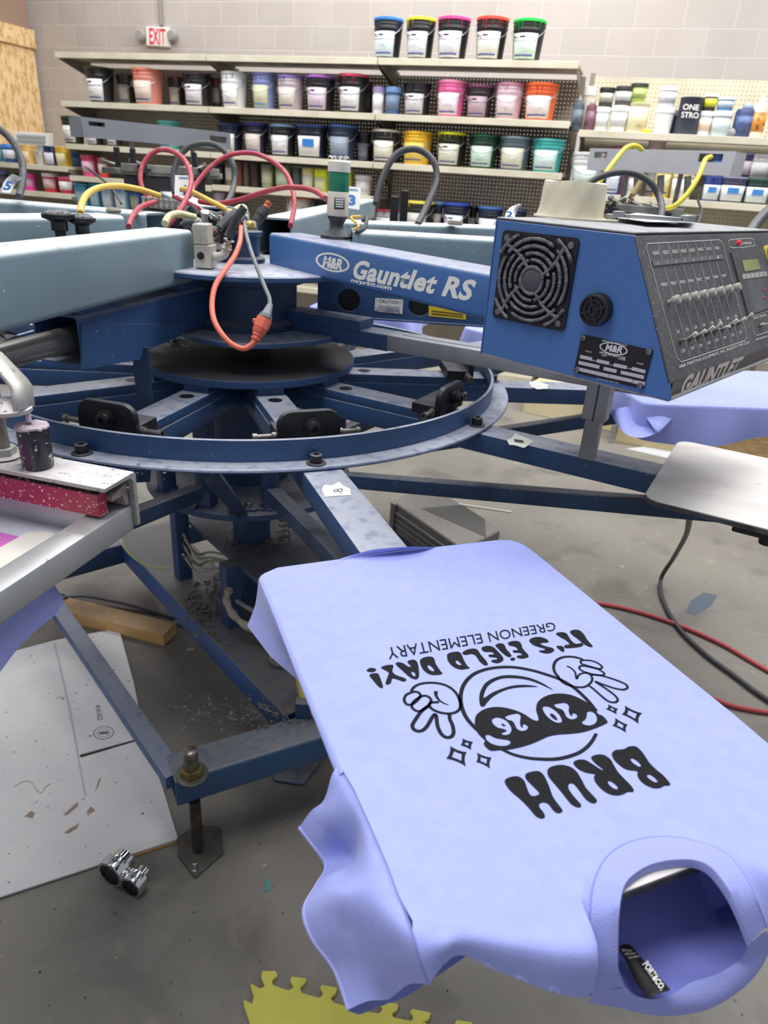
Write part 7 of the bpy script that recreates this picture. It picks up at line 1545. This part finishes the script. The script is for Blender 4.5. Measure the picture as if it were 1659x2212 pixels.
# strip, cables and hose on the floor to the right
o = MB().beam(Z(938, 1080, 0.006), Z(1105, 1105, 0.006), 0.012, 0.005, 0.001).build('white_strip', mat('strip_white', 'b9b6b0', 0.7)); tag(o, 'thin white strip lying on the floor behind the motor', 'strip')
o = MB().tube([Z(1490, 1100, 0.80), Z(1488, 1130, 0.62), Z(1480, 1160, 0.40), Z(1455, 1205, 0.16), Z(1428, 1250, 0.03), Z(1432, 1295, 0.012), Z(1465, 1355, 0.011), Z(1520, 1410, 0.011), Z(1580, 1455, 0.011), Z(1680, 1525, 0.011), Z(1900, 1640, 0.011), Z(2300, 1700, 0.011)], 0.0085, 10, 8).build('power_cable', BLKH); tag(o, 'black cable dropping from the bare platen and trailing across the floor', 'cable')
o = MB().tube([Z(x, y, 0.009) for x, y in ((1180, 1296), (1290, 1303), (1380, 1322), (1470, 1352), (1560, 1392), (1640, 1438), (1720, 1480), (1900, 1540), (2300, 1600))], 0.0078, RED and 10, 8).build('air_hose', mat('floor_red_hose', 'b0474c', 0.5)); tag(o, 'red hose running across the floor beside the printed shirt', 'hose')
o = MB().tube([Z(x, y, 0.009) for x, y in ((1450, 1490), (1530, 1506), (1580, 1524), (1640, 1536), (1720, 1545), (1900, 1560), (2300, 1640))], 0.0075, 10, 8).build('air_hose', mat('floor_red_hose', 'b0474c', 0.5)); tag(o, 'second red hose on the floor nearer the shirt edge', 'hose')
o = board_([(1490, 1300), (1520, 1280), (1550, 1287), (1535, 1310), (1500, 1330), (1482, 1322)], 0.0008, None).build('paint_smear', mat('smear_blue', '55606e', 0.7)); tag(o, 'dull blue paint smear on the floor at the right', 'smear')
# lint-covered hoses on the floor beam
o = MB().tube([Z(495, 1272, .40), Z(490, 1300, .36), Z(510, 1335, .33), Z(555, 1365, .30), Z(620, 1393, .28), Z(700, 1420, .27)], lambda u: 0.010+0.002*math.sin(40*u), 10, 8).build('dusty_hose', mat('dusty_hose', 'a59a8c', 0.95, col2='8c8378', scale=50, bump=0.8, bscale=120)); tag(o, 'lint-covered hose drooping behind the corner of the printed shirt', 'hose')
o = MB().tube([Z(500, 1290, .34), Z(530, 1310, .33), Z(570, 1330, .32), Z(640, 1350, .31)], 0.006, 8, 6).build('dusty_hose', mat('dusty_hose2', '8f979c', 0.8)); tag(o, 'thin grey hose beside the lint-covered one', 'hose')
ctr = Z(610, 1425, .262); o = MB().tube([ctr+V((0.034*math.cos(t*0.7), 0.024*math.sin(t*0.7), 0.002*(t % 3))) for t in range(18)], 0.0045, 8, 3).build('cable_coil', mat('coil_grey', '6b655f', 0.9)); tag(o, 'small coil of dusty cable on the floor beam', 'cable')
o = MB().tube([Z(250, 1140, .46), Z(262, 1170, .44), Z(285, 1200, .40), Z(320, 1222, .36), Z(362, 1228, .34)], 0.0045, 8, 6).build('cream_cable', CRM); tag(o, 'cream cable looping from behind the frame to the blue post', 'cable')
rr = random.Random(6)
for i in range(5):
    y = 1180+i*12; o = MB().tube([Z(395, 1150+i*14+rr.uniform(-12, 12), .44), Z(425, y+rr.uniform(-8, 22), .38), Z(455, y+rr.uniform(0, 26), .38), Z(510, 1195+rr.uniform(0, 30), .42)], 0.0035, 8, 5).build('cream_cable', mat('dusty_cream', 'a39f88', 0.7)); tag(o, ('uppermost', 'second', 'middle', 'fourth', 'lowest')[i]+' of the bundled cream cables between the blue posts', 'cable', 'bundled cream cables between the posts')
g = thing('yellow_cable', 'yellow cable with a dark label tucked behind the left edge of the printed shirt', 'cable', Z(655, 1480, .3))
MB().tube([Z(645, 1460, .30), Z(650, 1490, .28), Z(660, 1520, .27), Z(690, 1550, .26)], 0.009, 10, 6).build('sheath', mat('cable_yellow', 'a89a4a', 0.6), g)
MB().box(Z(655, 1530, .27), V((0.018, 0, 0)), V((0, 0.012, 0)), V((0, 0, 0.022))).build('label_block', BLUED, g)
# boxes and papers behind on the right
KR = mat('kraft_box', 'c2a87e', 0.8, col2='b69a70', scale=3); CRB = mat('cream_box', 'cfc3a0', 0.8, col2='c4b692', scale=3, speck='b0564c', spk=(0.76, 0.79), sscale=14)
def boxb(a, b, c, h, m, label):
    # a, b: floor pixels of the front lower edge, c: depth
    p0, p1 = Z(a[0], a[1], 0), Z(b[0], b[1], 0); d = (p1-p0).normalized(); n = V((-d.y, d.x, 0))
    if n.dot(p0-O) < 0: n = -n
    o = MB().prism([p0, p1, p1+n*c, p0+n*c], UPV*h).build('storage_box', m, bevel=0.004); tag(o, label, 'box', 'boxes on the floor behind the press'); return o
boxb((1128, 890), (1330, 935), 0.35, 0.20, CRB, 'cream box on the floor seen between the blue arms')
boxb((1328, 955), (1500, 985), 0.4, 0.22, mat('cream_box2', 'cdbd92', 0.8, col2='c2b188', scale=3), 'long cream carton below the right-hand lavender shirt')
boxb((1530, 975), (1760, 1020), 0.4, 0.26, mat('wood_crate', 'b09468', 0.8, col2='8e7450', scale=14, stretch=(1, 1, 8)), 'slatted wooden crate at the right edge behind the bare platen')
o = board_([(1352, 970), (1420, 962), (1520, 978), (1440, 990)], 0.003, None).build('paper_sheet', mat('floor_paper', 'b9bcc0', 0.7)); tag(o, 'crumpled pale paper on the floor beside the long cream carton', 'paper')
o = MB().beam(Z(1318, 955, .0), Z(1318, 955, .0)+UPV*0.28, 0.025, 0.025, 0.002, up=V((0, 1, 0))).build('post_leg', ALUD); tag(o, 'grey upright leg on the floor left of the long cream carton', 'post')
boxb((905, 735), (1080, 752), 0.5, 0.5, mat('grey_bin', '8f8d86', 0.7), 'grey bin behind the press below the caution label')
# grit on the floor
rr = random.Random(12); m = MB()
for i in range(260):
    x, y = rr.uniform(-0.9, 1.4), rr.uniform(0.75, 2.6); r_ = rr.uniform(0.0006, 0.0028); m.lathe([(r_, 0), (r_*0.8, r_*0.5), (0, r_*0.6)], V((x, y, 0)), UPV, 5)
o = m.build('floor_grit', mat('grit', '3c3936', 0.9, col2='a8a49c', scale=9, contrast=(0.5, 0.55))); tag(o, 'grit and crumbs strewn over the concrete floor', 'grit', kind='stuff')
